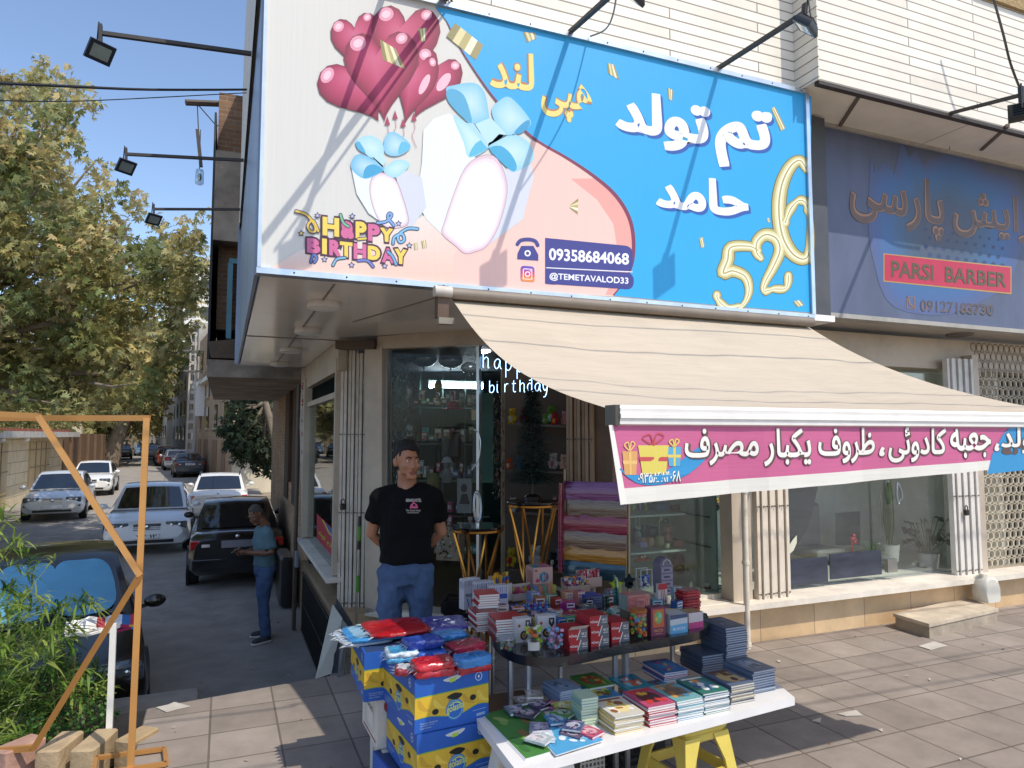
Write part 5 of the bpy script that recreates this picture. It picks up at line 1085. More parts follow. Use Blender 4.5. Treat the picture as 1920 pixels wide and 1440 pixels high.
def person(label, loc, rz, J, skin, top, trouser, shoe, hairc, sole='#c9c5bd', hair_len=.012, fine=1.0, shirt_noise=.02, sleeve=.5, grey=None, moust=False, sx=1, sz=1):
    P = thing('person', label, 'person', loc, rz); P.scale = (sx, sx, sz); WM[P.name] = WM[P.name] @ Mx.Diagonal((sx, sx, sz, 1)); H = J['head']; hr = Mx.Translation(V(H)) @ Mx.Rotation(J.get('yaw', 0), 4, 'Z') @ Mx.Rotation(J.get('nod', 0), 4, 'X')
    T = lambda x, y, z: hr @ V((x, y, z))
    sk = M('skin_'+skin.strip('#'), skin, .5, var=.1, scale=20, spec=.4); Lf, Rt = 1, -1
    sh = {s: V((s*.165, .0, J.get('shz', 1.43)-.015)) for s in (1, -1)}; el, wr, hip, kn, an = J['el'], J['wr'], J['hip'], J['kn'], J['an']
    nb = V((H[0]*.3, J.get('lean', 0)+.02, J.get('shz', 1.43)+.045))
    m = MB()                                                        # body
    m.ball(T(0, .012, .035), (.077, .094, .085), 16, 12)
    m.tube([T(0, -.022, .03), T(0, -.03, -.03), T(0, -.035, -.075)], [.07, .066, .05], 12); m.tube([T(-.03, -.07, -.085), T(0, -.078, -.092), T(.03, -.07, -.085)], .022, 8)
    m.tube([T(0, -.086, .028), T(0, -.096, .0), T(0, -.110, -.028)], [.010, .011, .0135], 8); m.tube([T(-.014, -.1, -.03), T(.014, -.1, -.03)], .010, 6)
    m.tube([T(-.045, -.082, .035), T(-.015, -.09, .036)], .010, 6); m.tube([T(.045, -.082, .035), T(.015, -.09, .036)], .010, 6)
    for s in (1, -1):
        m.ball(T(s*.045, -.068, -.018), (.02, .018, .018), 8, 6); m.tube([T(s*.077, .01, -.03), T(s*.083, .018, .0), T(s*.082, .022, .028)], [.010, .013, .012], 6)
    m.tube([T(-.02, -.088, -.055), T(.02, -.088, -.055)], .010, 6)
    m.tube([T(0, .01, -.05), V(nb).lerp(T(0, .01, -.05), .4), nb, nb+V((0, 0, -.08))], [.060, .060, .066, .085], 12)
    for s in (1, -1):
        m.tube([sh[s], V(el[s]), V(el[s]).lerp(V(wr[s]), .3), V(wr[s])], [.052, .042, .042, .027], 10); dd = (V(wr[s])-V(el[s])).normalized(); hand(m, V(wr[s]), V(J['hd'][s]) if 'hd' in J else dd, V(J['hn'][s]), s, J.get('curl', .6))
        m.tube([V(hip[s]), V(kn[s]), V(an[s])], [.08, .052, .04], 10); m.tube([sh[s], V((0, 0, 1.2))], [.045, .07], 8)
    m.tube([nb+V((0, 0, -.06)), V((0, 0, 1.2)), V((0, 0, .95))], [.08, .085, .085], 12)
    fused(m, 'body', sk, P, .0065*fine, 3)
    m = MB()                                                        # shirt
    rings = [(J['hem'], .185, .13), (1.0, .178, .128), (1.12, .172, .125), (1.25, .182, .125), (1.33, .186, .12), (1.40, .165, .105), (1.44, .12, .09), (1.478, .08, .078)]; dz = J.get('shz', 1.43)-1.43; ln = J.get('lean', 0)
    m.loft([[V((cos(k*pi/10)*a, sin(k*pi/10)*b+ln*max(0, (z-1)/.45), z+dz-(.045*max(0, -sin(k*pi/10)) if z > 1.43 else 0))) for k in range(20)] for z, a, b in rings], True)
    for s in (1, -1):
        e = V(sh[s]); f = V(el[s]); q = e.lerp(f, sleeve*1.35); m.tube([V((s*.07, ln+.01, 1.43+dz)), V((s*.125, ln, 1.405+dz)), e+V((s*.012, ln, -.035)), e.lerp(f, .5), q], [.05, .062, .068, .072, .078], 12)
    top_o = fused(m, 'shirt', M('shirt_'+top.strip('#'), top, .9, var=.18, scale=9, bump=.25, bscale=60, spec=.2), P, .011*fine, 5, shirt_noise, .085)
    m = MB()                                                        # trousers
    m.loft([[V((cos(k*pi/8)*a, sin(k*pi/8)*b+.005, z)) for k in range(16)] for z, a, b in ((.83, .165, .12), (.93, .168, .122), (1.02, .162, .118))], True)
    for s in (1, -1):
        h, k_, a = V(hip[s]), V(kn[s]), V(an[s]); m.tube([h+V((0, 0, .02)), h.lerp(k_, .5), k_, k_.lerp(a, .5), a+V((0, 0, -.02))], [.102, .088, .072, .068, .068], 14)
    fused(m, 'jeans', M('denim_'+trouser.strip('#'), trouser, .85, var=.35, scale=5, bump=.4, bscale=90, stretch=(1, 1, .5), spec=.2), P, .012*fine, 3, .045, .075)
    for s in (1, -1):
        a = V(an[s]); d = V(J.get('toe', {1: (.25, -1, 0), -1: (-.25, -1, 0)})[s]).normalized(); m = MB(); m.tube([a+V((0, 0, -.015)), a+V((0, 0, -.045))+d*.02], [.05, .055], 10); m.tube([a+V((0, 0, -.05))-d*.06, a+V((0, 0, -.048))+d*.06, a+V((0, 0, -.055))+d*.15, a+V((0, 0, -.06))+d*.19], [.042, .046, .043, .03], 10)
        so_ = fused(m, 'shoe', M('shoe_'+shoe.strip('#'), shoe, .7), P, .009*fine, 3)
        m = MB(sole); b = a+d*.065; m.rbox((b.x, b.y, .014), (.1, .285, .028), .045, rz=math.atan2(d.x, -d.y)); m.build('sole', A('matte'), so_, False)
    m = MB()                                                        # hair
    for i in range(9):
        for j in range(18):
            th = j*2*pi/18; ph = pi/2*(1-i/9.5); y = -cos(th)*cos(ph); lim = .42 if y > .72*cos(ph) else (.2 if y > .1 else -.05)
            front = -y > .55
            if sin(ph) < (.70 if front else (-.1)): continue
            rad_ = .007+hair_len*(.1+1.3*max(0, sin(ph))**1.5)*(.8 if y < 0 else 1)
            m.ball(T(sin(th)*cos(ph)*.077, y*.094+.012, .035+sin(ph)*.085), rad_, 6, 4)
    for s in (1, -1): m.tube([T(s*.074, .02, .06), T(s*.076, .0, .035), T(s*.076, -.006, .015)], [.010, .007, .004], 6); m.tube([T(s*.07, .045, .05), T(s*.06, .075, -.0), T(s*.045, .085, -.045)], [.016, .016, .01], 6)
    fused(m, 'hair', M('hair_'+hairc.strip('#'), hairc, .7, var=.5, scale=60, bump=.6, bscale=120), P, .006*fine, 1, .02, .018)
    m = MB(); bc = MB(hairc if not grey else '#3a342f')
    for s in (1, -1):
        m.col('#d8d2ca').ball(T(s*.031, -.084, .018), (.012, .006, .0055), 8, 6); m.col('#20150f').ball(T(s*.031+.002, -.0885, .018), (.0052, .003, .0052), 8, 6)
        bc.tube([T(s*.012, -.101, .037), T(s*.032, -.099, .043), T(s*.052, -.084, .036)], [.004, .005, .0025], 6)
    m.build('eyes', A('satin'), P, False); bc.build('eyebrows', A('matte'), P, False)
    m = MB('#8d5548'); m.tube([T(-.024, -.094, -.058), T(-.008, -.101, -.054), T(.008, -.101, -.054), T(.024, -.094, -.058)], [.002, .005, .005, .002], 6); m.tube([T(-.02, -.094, -.062), T(0, -.101, -.064), T(.02, -.094, -.062)], [.002, .006, .002], 6); m.build('mouth', A('satin'), P, False)
    if moust: m = MB('#5a5048'); m.tube([T(-.028, -.094, -.05), T(0, -.104, -.043), T(.028, -.094, -.05)], [.003, .007, .003], 6); m.build('moustache', A('matte'), P, False)
    return P, top_o
D2 = lambda a, b: {1: a, -1: b}
pos1 = PD(764, 815, 4.68)
P1, SH1 = person('man in a black printed t-shirt and blue jeans standing with his hands behind him', (pos1.x, pos1.y, 0), -.27,
    dict(head=(.0, -.02, 1.64), yaw=.45, nod=.05, shz=1.458, hem=.945, el=D2((.235, .08, 1.15), (-.235, .08, 1.15)), wr=D2((.06, .185, 1.0), (-.06, .2, 1.0)), hd=D2((-.5, .1, -.6), (.5, .1, -.6)), hn=D2((0, -1, 0), (0, -1, 0)), hip=D2((.088, 0, .92), (-.088, 0, .92)), kn=D2((.105, -.02, .5), (-.11, -.015, .5)), an=D2((.115, .02, .09), (-.125, .02, .09))),
    '#a9765a', '#0b0b0d', '#485c7c', '#3a3a3c', '#0d0b0a', hair_len=.024, shirt_noise=.04, sx=.99, sz=.985)
S1 = Surf(SH1); f1 = lambda x, y, e=0: S1(x, y, .0035+e)
m = MB('#c9c4c0'); m.text(f1, 'GRAND HOTEL', [(761, 935), (790, 935), (790, 941), (761, 941)], .03)
m.col('#d0628f').dpoly(S1, [(768, 953), (770, 946), (774, 943), (776, 939), (778, 943), (782, 946), (784, 953)], .0035); m.col('#8d3d62').stroke(S1, [(769, 949), (783, 949)], 1, .005)
m.col('#b0aaa6').text(f1, 'The Grand Hotel', [(761, 955), (788, 955), (788, 959), (761, 959)], .02); m.stroke(S1, [(764, 961.5), (785, 961.5)], 1, .004)
m.build('shirt_print', A('matte'), SH1)
pos2 = PZ(492, 1199, -.84)
P2, SH2 = person('older man in teal shirt and jeans looking down at his hands beside the black saloon', (pos2.x, pos2.y, -.85), -1.28,
    dict(head=(.0, -.115, 1.61), yaw=.05, nod=.6, hem=.95, lean=-.02, el=D2((.24, .0, 1.14), (-.24, -.03, 1.13)), wr=D2((.08, -.24, 1.15), (-.07, -.25, 1.13)), hd=D2((-.35, -.9, .1), (.35, -.9, .1)), hn=D2((0, -.2, 1), (0, -.2, 1)), curl=.9, hip=D2((.09, 0, .92), (-.09, .02, .92)), kn=D2((.11, -.04, .5), (-.12, .03, .5)), an=D2((.12, .0, .09), (-.15, .1, .09))),
    '#7d5540', '#5c747c', '#4b5f80', '#3b3d3f', '#4d4641', grey=True, moust=True, fine=1.4, shirt_noise=.03, sleeve=.62)
m = MB('#17181a'); p = WM[P2.name] @ V((0, -.36, 1.19)); m.rbox((0, 0, 0), (.07, .14, .009), .01); m.v = [Mx.Translation(p) @ Mx.Rotation(-1.28, 4, 'Z') @ Mx.Rotation(.5, 4, 'X') @ q for q in m.v]
m.thing('phone', 'dark mobile phone held by the older man in the teal shirt', 'phone', A('gloss'))
for x, y, lab, c1, c2, rz in ((284, 856, 'distant person in a dark jacket walking beside the pale blue car', '#23252a', '#2c2f36', .3), (293, 857, 'distant person in grey beside the one in the dark jacket', '#4a4a48', '#3a3b40', 2.8)):
    q = PZ(x, y, zr(80)); person(lab, (q.x, q.y, zr(q.y)), rz, dict(head=(0, 0, 1.645), hem=.93, el=D2((.26, .05, 1.15), (-.26, -.05, 1.15)), wr=D2((.27, -.05, .92), (-.27, -.1, .92)), hn=D2((-1, 0, 0), (1, 0, 0)), hip=D2((.09, 0, .92), (-.09, 0, .92)), kn=D2((.1, -.08, .5), (-.1, .06, .5)), an=D2((.1, .0, .09), (-.1, .16, .09))), '#8d6a55', c1, c2, '#222222', '#15120f', fine=4, shirt_noise=0)
# ================= stalls on the pavement
rg = random.Random(5)
T1 = thing('folding_table', 'black round cornered folding table with chrome legs carrying the stationery', 'table', (1.9, 3.5, 0))
m = MB('#17181b'); fe_ = [PZ(x, y, .735) for x, y in spl([(925, 1150), (922, 1190), (945, 1216), (985, 1230), (1040, 1233), (1090, 1226), (1150, 1213), (1210, 1203), (1270, 1193), (1310, 1184), (1330, 1170), (1325, 1150)], 4)]+[V((2.55, 4.05, .735)), V((1.35, 4.05, .735))]; m.prism([(p.x, p.y, .69) for p in fe_], (0, 0, .045)); m.build('tabletop', M('black_table_laminate', '#17181b', .25, var=.5, scale=7, coat=.5, dirt=.15), T1)
for x, y in ((1.36, 3.32), (1.44, 3.28), (1.68, 3.4), (1.95, 3.3), (2.02, 3.3), (2.4, 3.42), (1.5, 3.95), (2.4, 3.95)): m = MB('#c2c5c8'); m.tube([(x, y, 0), (x, y, .7)], .016, 8); m.build('leg', A('metal'), T1)
T2 = thing('board_table', 'long white board carrying the stacks of notebooks', 'table', (1.9, 2.85, .46))
m = MB('#d9d8d6'); m.prism([(1.085, 2.60, .462), (2.655, 2.76, .462), (2.76, 3.06, .462), (1.11, 3.14, .462)], (0, 0, .038)); m.build('board', M('white_board_laminate', '#dcdad8', .4, var=.06, scale=5, dirt=.06), T2)
def stool(c, rz, label, col, h=.455):
    s = thing('stool', label, 'stool', (c.x, c.y, 0), rz); m = MB(col); m.rbox((0, 0, h-.02), (.29, .29, .04), .05); m.rbox((0, 0, h-.06), (.26, .26, .05), .04); m.build('seat', A('satin'), s, False)
    for sx, sy in ((1, 1), (-1, 1), (1, -1), (-1, -1)):
        m = MB(col); a, b = V((sx*.115, sy*.115, h-.05)), V((sx*.175, sy*.175, 0)); rs = []
        for t in (0, .12, .3, 1):
            q = a.lerp(b, t); w = .075-.04*min(1, t*3) if t < .3 else .04-.006*t
            rs.append([q+V((sx*.02, sy*.02, 0)), q+V((-sx*w, sy*.02, 0)), q+V((-sx*w, sy*.004, 0)), q+V((sx*.002, sy*.002, 0)), q+V((sx*.004, -sy*w, 0)), q+V((sx*.02, -sy*w, 0))])
        m.loft(rs, True, False); m.build('leg', A('satin'), s, False)
    for k in range(4): m = MB(col); r = Mx.Rotation(k*pi/2, 3, 'Z'); m.bar(r @ V((-.135, -.14, .22)), r @ V((.135, -.14, .22)), .012, .05); m.build('stretcher', A('satin'), s, False)
    return s
q = PZ(1330, 1372, .45); stool(V((q.x+.02, 2.89, 0)), .12, 'yellow plastic stool holding up the right end of the white board', '#cdb856')
q = PZ(1075, 1432, .45); stool(V((1.28, 2.88, 0)), 0, 'white plastic stool under the left end of the white board', '#d5d4cf')
ORD = ['top', 'second', 'third', 'fourth', 'fifth', 'sixth', 'seventh', 'eighth', 'ninth', 'tenth', 'eleventh', 'twelfth', 'thirteenth', 'fourteenth', 'fifteenth', 'sixteenth', 'seventeenth', 'eighteenth', 'nineteenth', 'twentieth']
def ordn(k): return 'topmost' if k == 0 else ORD[k]+' from the top'
PG = '#e2e0da'
def book(name, label, o, w, d, t, rz, cover, group=None, page=PG, art=None, mt='satin', cat='notebook', soft=True):
    """a bound notebook: two covers, a spine on its left and the page block; o is its near left bottom corner"""
    m = MB(cover); c = .0012 if soft else .0022
    m.box((w/2, d/2, c/2), (w, d, c)); m.box((w/2, d/2, t-c/2), (w, d, c)); m.box((.001, d/2, t/2), (.002, d, t-2*c))
    m.col(page).box((w/2-.001, d/2, t/2), (w-.005, d-.004, t-2*c-.0004))
    if art: art(m, w, d, t)
    x = Mx.Translation(V(o)) @ Mx.Rotation(rz, 4, 'Z'); b = m.build(name, A(mt), None, False); b.matrix_world = x; b.location = o; b.rotation_euler = (0, 0, rz); WM[b.name] = x
    return tag(b, label, cat, group)
class Top:
    """the printed face of a cover: x, y run 0..1 over it"""
    def __init__(s, w, d, z): s.w, s.d, s.z = w, d, z
    def __call__(s, x, y, off=0): return V((x*s.w, (1-y)*s.d, s.z+.0003+off))
def scene_art(cols, seed):
    def f(m, w, d, t):
        r = random.Random(seed); T = Top(w, d, t)
        m.col(cols[0]).disc(T, .5, .5, .36, .33, .0001, 20); m.col(cols[1])
        for i in range(9): m.col(cols[1+i % (len(cols)-1)]).disc(T, r.uniform(.2, .8), r.uniform(.2, .8), r.uniform(.05, .16), r.uniform(.04, .12), .0002+i*.00003, 9, r.uniform(0, 3))
        m.col(cols[-1]); m.dpoly(T, [(.1, .06), (.9, .06), (.9, .14), (.1, .14)], .0006)
    return f
GN = 'notebooks stacked on the white board'
def stack(px, n, w, d, t, rz, what, covers, page=PG, art=None, z=.5, jit=.004, soft=True, group=GN, name='notebook', cat='notebook', at=None):
    o = V(at) if at else PZ(*px, z); lib = {}
    for k in range(n):
        j = n-1-k; cv = covers[k % len(covers)]; q = o+V((rg.uniform(-jit, jit), rg.uniform(-jit, jit), k*t-(o.z-z))); q.z = z+k*t
        lab = what+', '+ordn(j)+(' of its stack' if j == 0 else ''); rzz = rz+rg.uniform(-.025, .025)
        if j and cv in lib: b = dup(lib[cv], q, rzz, lab)
        else:
            b = book(name, lab, q, w, d, t-.0004, rzz, cv, group, page, art if j == 0 else None, soft=soft, cat=cat)
            if j: lib[cv] = b
stack((1153, 1380), 9, .15, .21, .0088, .02, 'white paged notebook with yellow kitten cover', ['#cbb26a', '#b9a25e', '#c8c2b4'], art=scene_art(['#e0cf94', '#e8e6e0', '#a8703c', '#d8b03e', '#8d5a34'], 1))
stack((1217, 1365), 9, .15, .21, .0098, .02, 'white paged notebook with red cover', ['#a8262c', '#c9c9cc', '#b04a6a'], art=scene_art(['#5a2a2c', '#c83c34', '#2f3b52', '#d8a43e', '#c0392f'], 2))
stack((1271, 1353), 9, .15, .21, .0098, .03, 'white paged notebook with blue animal cover', ['#3f7fa8', '#c8ccd0', '#6aa0a4'], art=scene_art(['#6d5a48', '#8a6a48', '#c8924a', '#3c7fa6', '#a06a3c'], 3))
stack((1321, 1341), 10, .15, .21, .0095, .03, 'white paged notebook with green and blue cover', ['#2f6d62', '#d0d2d4', '#3d5f86'], art=scene_art(['#3f7f92', '#d8dcda', '#2c4f7e', '#d8863c', '#e2e4e0'], 4))
stack((1371, 1323), 8, .15, .21, .0115, .04, 'hardback notebook with antique brown cover', ['#4a5670', '#55627a', '#8e836c'], page='#c9c2b2', art=scene_art(['#b59d6a', '#4a3726', '#6b4f33', '#b8a274', '#5c4028'], 5))
stack((1413, 1303), 9, .15, .21, .0125, .05, 'grey blue hardback notebook at the right end', ['#56657c', '#62728a'], page='#a9b0ba', art=scene_art(['#75859c', '#4a586e', '#8d9bb0', '#3c4a60'], 6), soft=False)
o = PZ(1363, 1262, .5); stack(None, 19, .15, .21, .0125, .05, 'slate blue hardback notebook of the tallest pile', ['#4c5870', '#56637b'], page='#98a1b0', art=scene_art(['#5d6a84', '#3c475e', '#7a88a0', '#48556c'], 7), soft=False, at=o)
o = PZ(1330, 1262, .5); stack(None, 8, .15, .2, .0125, .0, 'dark slate notebook left of the tallest pile', ['#475064', '#515c72'], page='#8d96a4', soft=False, at=(o.x-.06, o.y-.02, .5))
stack((1248, 1292), 6, .15, .21, .0095, -.02, 'white paged notebook with magenta and blue cover', ['#b04a86', '#cfd2d6', '#3f6fa8'], art=scene_art(['#3f86b8', '#c84a8a', '#d8b84e', '#5aa0c8', '#7a3f86'], 8), at=PZ(1246, 1284, .5))
stack((1091, 1364), 10, .085, .11, .0122, -.05, 'small mint memo pad', ['#8fb0a0', '#a9c0a4', '#b9c9a0', '#86a6a2'], page='#c3d0bc', name='memo_pad', cat='memo pad', jit=.003)
stack((1050, 1323), 6, .12, .17, .0105, .1, 'pale grey notebook at the back left', ['#7a8ca6', '#8d9cb2'], page='#b9c2cc', art=scene_art(['#8fa0b8', '#5d6c86', '#aab6c6'], 9))
for i, (px, cv, cols, lab) in enumerate((((1120, 1318), '#3a86b8', ['#d8c25a', '#4f8f3c', '#8a5a3c', '#3a86b8'], 'flat blue notebook with a yellow ring picture behind the kitten stack'), ((1178, 1303), '#2f8f9c', ['#d86a4a', '#6fc0c8', '#e0dcd0', '#2a6f8c'], 'flat teal underwater notebook behind the red stack'),
                                         ((1236, 1310), '#2f7ab0', ['#a86a3c', '#3c86b8', '#7d5a3c'], 'flat blue notebook with brown figures between two stacks'), ((1105, 1300), '#5f9a4a', ['#c84a3a', '#d8c24a', '#4f8f4a'], 'flat green notebook half hidden at the back of the board'))):
    book('notebook', lab, PZ(*px, .5)+V((0, 0, .012*(i % 2))), .15, .2, .012, rg.uniform(-.1, .1), cv, GN, art=scene_art(cols, 20+i))
def folder(label, px4, z, c, cols, seed, n=2):
    q = [PZ(x, y, z) for x, y in px4]; m = MB('#dfe2e0')
    for k in range(n): e = V((.004*k, .003*k, .0028*k)); m.col(c if k == n-1 else '#d9dcdc'); m.prism([p+e for p in q], (0, 0, .0022))
    r = random.Random(seed); o, u, v = q[0]+V((0, 0, .0028*n+.0006)), q[3]-q[0], q[1]-q[0]; pl = lambda x, y, off=0: o+u*x+v*y+V((0, 0, off))
    for k in range(14): m.col(r.choice(cols)).disc(pl, r.uniform(.12, .88), r.uniform(.12, .88), r.uniform(.05, .13), r.uniform(.04, .1), k*.00003, 8, r.uniform(0, 3))
    m.thing('picture_folder', label, 'folder', A('satin'))
folder('large green picture folder covering the left end of the white board', [(903, 1343), (984, 1427), (1075, 1400), (1000, 1322)], .5005, '#467d3c', ['#3a6a34', '#6f9a4e', '#7d6a44', '#2f5a30', '#5a8a3c', '#86a05c'], 31, 3)
folder('light blue picture folder under the loose note pads', [(1000, 1372), (1042, 1418), (1130, 1390), (1072, 1350)], .509, '#4f9cc8', ['#8cc0da', '#d5dfe4', '#4590bc', '#6ab0d4'], 32)
LP = [((1020, 1330), '#5c4a6c', 'purple kitten'), ((982, 1322), '#8a8478', 'grey striped'), ((1008, 1348), '#4a4258', 'dark violet'), ((1040, 1362), '#5a92c0', 'bright blue'), ((1055, 1338), '#c8c84a', 'lime green'), ((1062, 1330), '#b0607c', 'rose'), ((1000, 1372), '#8d8ca8', 'lilac'), ((1012, 1392), '#c9d6e0', 'white and pale blue'),
      ((1030, 1400), '#b9c0c4', 'silver grey'), ((1060, 1372), '#43507a', 'navy'), ((1095, 1384), '#5b4f68', 'dusky violet'), ((1118, 1384), '#c04a6c', 'pink and white'), ((965, 1342), '#6a7a8c', 'slate'), ((995, 1312), '#b8ad98', 'cream'), ((1072, 1352), '#5f8f4c', 'leaf green')]
for i, (px, cv, nm) in enumerate(LP):
    book('note_pad', nm+' note pad lying loose at the left of the board', PZ(*px, .51)+V((-.03, -.02, .004*(i % 5))), .085, .1, .011, rg.uniform(-.8, .9), cv, 'loose note pads', art=scene_art([mixc(cv, '#ffffff', .35), mixc(cv, '#101020', .4), mixc(cv, '#ffd0e0', .4)], 50+i), cat='note pad', mt='film')
# ---- banana cartons and white cartons
BW, BD, BH = .36, .46, .235
def banana_box(label, o, rz, first=[None]):
    if first[0] is not None: return dup(first[0], o, rz, label)
    b = thing('banana_box', label, 'carton', o, rz, 'blue and yellow fruit cartons'); first[0] = b
    blue, yel = '#1c55a8', '#c9a52c'; m = MB(blue); m.box((BW/2, BD/2, BH/2), (BW, BD, BH)); m.col('#2b3f66').box((BW/2, BD/2, BH+.0005), (BW-.02, BD-.02, .001)); m.build('carton', M('printed_carton', 'attr', .55, var=.08, scale=9, bump=.06), b, False)
    F = lambda x, y, off=0: V((x*BW, -.0008-off, (1-y)*BH)); S_ = lambda x, y, off=0: V((-.0008-off, BD*(1-x), (1-y)*BH))
    for pl, nm, k in ((F, 'front_print', 1), (S_, 'side_print', BD/BW)):
        m = MB(yel); m.dpoly(pl, [(0, .36), (.5, .34), (1, .31), (1, .68), (.85, .66), (.68, .75), (.55, .82), (.42, .78), (.2, .72), (0, .74)], 0)
        m.col('#6f9a3c').stroke(pl, [(0, .355), (1, .305)], .02, .0002, False); m.stroke(pl, spl([(0, .74), (.2, .725), (.42, .78), (.55, .82), (.68, .75), (.85, .665), (1, .68)], 4), .012, .0002, False)
        for i in range(5): m.col(['#b8912a', '#d6b848', '#a98a2c'][i % 3]).stroke(pl, spl([(.05+.2*i, .4+.03*(i % 2)), (.1+.2*i, .56), (.2+.2*i, .62)], 4), [.02, .05, .06, .07, .07, .06, .05, .04, .02], .0003, False)
        m.col('#10100c').dpoly(pl, spl([(.42, .43), (.52, .37), (.62, .40), (.63, .44), (.56, .50), (.48, .48)], 3, True), .0006); m.disc(pl, .27, .66, .045/1, .055, .0006); m.disc(pl, .78, .52, .045, .055, .0006)
        m.col('#2a6ab4').disc(pl, .53, .68, .12/k, .20, .0005, 22); m.col('#7fb0a0').disc(pl, .53, .68, .105/k, .175, .0006, 22); m.col('#2360ac').disc(pl, .53, .68, .095/k, .158, .0007, 22)
        m.col('#c8d060').text(lambda x, y, e=0: pl(x, y, .001+e), 'golasita', [(.42, .60), (.66, .54), (.66, .70), (.42, .78)], .02); m.stroke(pl, spl([(.47, .6), (.53, .55), (.6, .57)], 4), .02, .001)
        m.col('#b9c9d8').disc(pl, .86, .14, .05/k, .085, .0004, 16); m.col(blue).disc(pl, .86, .14, .04/k, .07, .0005, 16); m.col('#c8d4de').disc(pl, .86, .14, .012, .03, .0006, 8)
        m.col('#c2c8c6').dpoly(pl, spl([(.38, .09), (.62, .03), (.60, .10), (.52, .14), (.42, .14)], 3, True), .0004); m.col('#a8c83c').dpoly(pl, [(.46, .10), (.54, .08), (.54, .15), (.46, .17)], .0006)
        for i in range(3): m.col('#9db4cc').text(lambda x, y, e=0: pl(x, y, .0006+e), ['Premium Bananas', 'Quality Fruit', 'Product of Ecuador'][i], [(.07, .82+.045*i), (.30-.04*i, .81+.045*i), (.30-.04*i, .84+.045*i), (.07, .85+.045*i)], .01)
        m.text(lambda x, y, e=0: pl(x, y, .0006+e), '8800', [(.83, .84), (.95, .825), (.95, .88), (.83, .895)], .03); m.stroke(pl, [(.78, .78), (.96, .76)], .008, .0005, False)
        m.build(nm, M('printed_carton', 'attr'), b, False)
    return b
R1 = .09
banana_box('banana carton on top of the front stack, under the wrapped packs', (.81, 3.09, .486), R1); banana_box('banana carton in the middle of the front stack', (.82, 3.085, .248), R1-.02); banana_box('banana carton at the bottom of the front stack, shifted to the left', (.79, 3.12, .0), R1+.05); banana_box('single banana carton behind, standing on two white cartons', (.672, 3.545, .486), -.03)
def white_carton(label, o, s, rz, maroon=False):
    c = thing('carton', label, 'carton', o, rz); w, d, h = s; m = MB('#cfc8bd' if not maroon else '#c9c6c0'); m.box((w/2, d/2, h/2), s); m.build('box', A('matte'), c, False)
    F = lambda x, y, off=0: V((x*w, -.0008-off, (1-y)*h)); S_ = lambda x, y, off=0: V((-.0008-off, d*(1-x), (1-y)*h)); m = MB()
    if maroon:
        m.col('#8c2438').disc(F, .35, .38, .2, .34, 0, 20); m.col('#c9bcb8').disc(F, .35, .38, .15, .25, .0002, 20); m.col('#8c2438').disc(F, .35, .38, .10, .17, .0003, 20); m.col('#3a3a3a')
        for k in range(3): x = .5+k*.16; m.stroke(F, [(x, .78), (x+.11, .77), (x+.11, .95), (x, .96), (x, .78)], .012, .0002); m.disc(F, x+.055, .87, .025, .05, .0003, 8)
    else:
        m.col('#a89f94').stroke(S_, [(.25, .2), (.75, .2), (.75, .8), (.25, .8), (.25, .2)], .02, .0002); m.col('#8a3a34').stroke(S_, [(.1, .92), (.9, .92)], .04, .0002, False); m.col('#9a3a30').disc(F, .2, .15, .1, .15, .0002, 12)
        m.col('#7d766c').text(lambda x, y, e=0: S_(x, y, .0004+e), 'FRAGILE', [(.3, .3), (.7, .3), (.7, .42), (.3, .42)], .02)
    m.build('print', A('matte'), c, False); return c
white_carton('upper white carton under the single banana carton', (.745, 3.56, .245), (.3, .36, .237), .02); white_carton('lower white carton on the paving behind the front stack', (.765, 3.53, 0), (.3, .36, .24), -.03)
white_carton('white carton with maroon rings standing under the board table', (1.2, 3.14, 0), (.42, .3, .3), .08, True)
# ---- plastic wrapped packs on the cartons
def pack(label, p, w, d, t, rz, c, c2=None, tilt=0):
    m = MB(c); n = 9; lay = max(1, int(t/.022)); prof = []
    for k in range(lay):
        z0, z1 = k*t/lay, (k+1)*t/lay; prof += [(z0+.001, .95), (z0+(z1-z0)*.25, 1.0), (z0+(z1-z0)*.75, 1.0), (z1-.001, .955)]
    prof += [(t+.002, .8), (t+.0005, .6), (t+.003, .45), (t+.001, .2)]; rings = []; rr = random.Random(label)
    for z, f in prof:
        ring = []
        for k in range(36):
            a = k*2*pi/36; ca, sa = cos(a), sin(a); q = (abs(ca)**11+abs(sa)**11)**(-1/11); ring.append((ca*q*w/2*f+rr.uniform(-.004, .004), sa*q*d/2*f+rr.uniform(-.004, .004), z+rr.uniform(-.003, .003)+(.5-abs(ca*q*.5))*0))
        rings.append(ring)
    cols = [L(c2 if c2 and (i//4) % 2 else c) for i in range(len(rings))]; m.loft(rings, True, True, cols=cols)
    m.col('#c6ccd0')
    for s in (-1, 1):                                               # crimped wrapper ends
        e = [(s*w/2*.97, -d*.42, t*.5)]; 
        for k in range(7): y = -d*.42+d*.84*k/6; m.add([(s*w*.485, y-d*.06, t*.55), (s*w*.485, y+d*.06, t*.5), (s*(w*.5+.022+rr.uniform(-.008, .012)), y+rr.uniform(-.01, .01), t*.3+rr.uniform(-.02, .02))], [(0, 1, 2)])
    b = m.build('wrapped_pack', A('film'), None, False, 60); b.location = p; b.rotation_euler = (tilt, 0, rz); WM[b.name] = Mx.Translation(V(p)); tag(b, label, 'pack', 'plastic wrapped cloth packs')
RED, NAVY, SKYB, PUR = '#a8141e', '#23398c', '#2f7fc0', '#453f94'
zt = .722
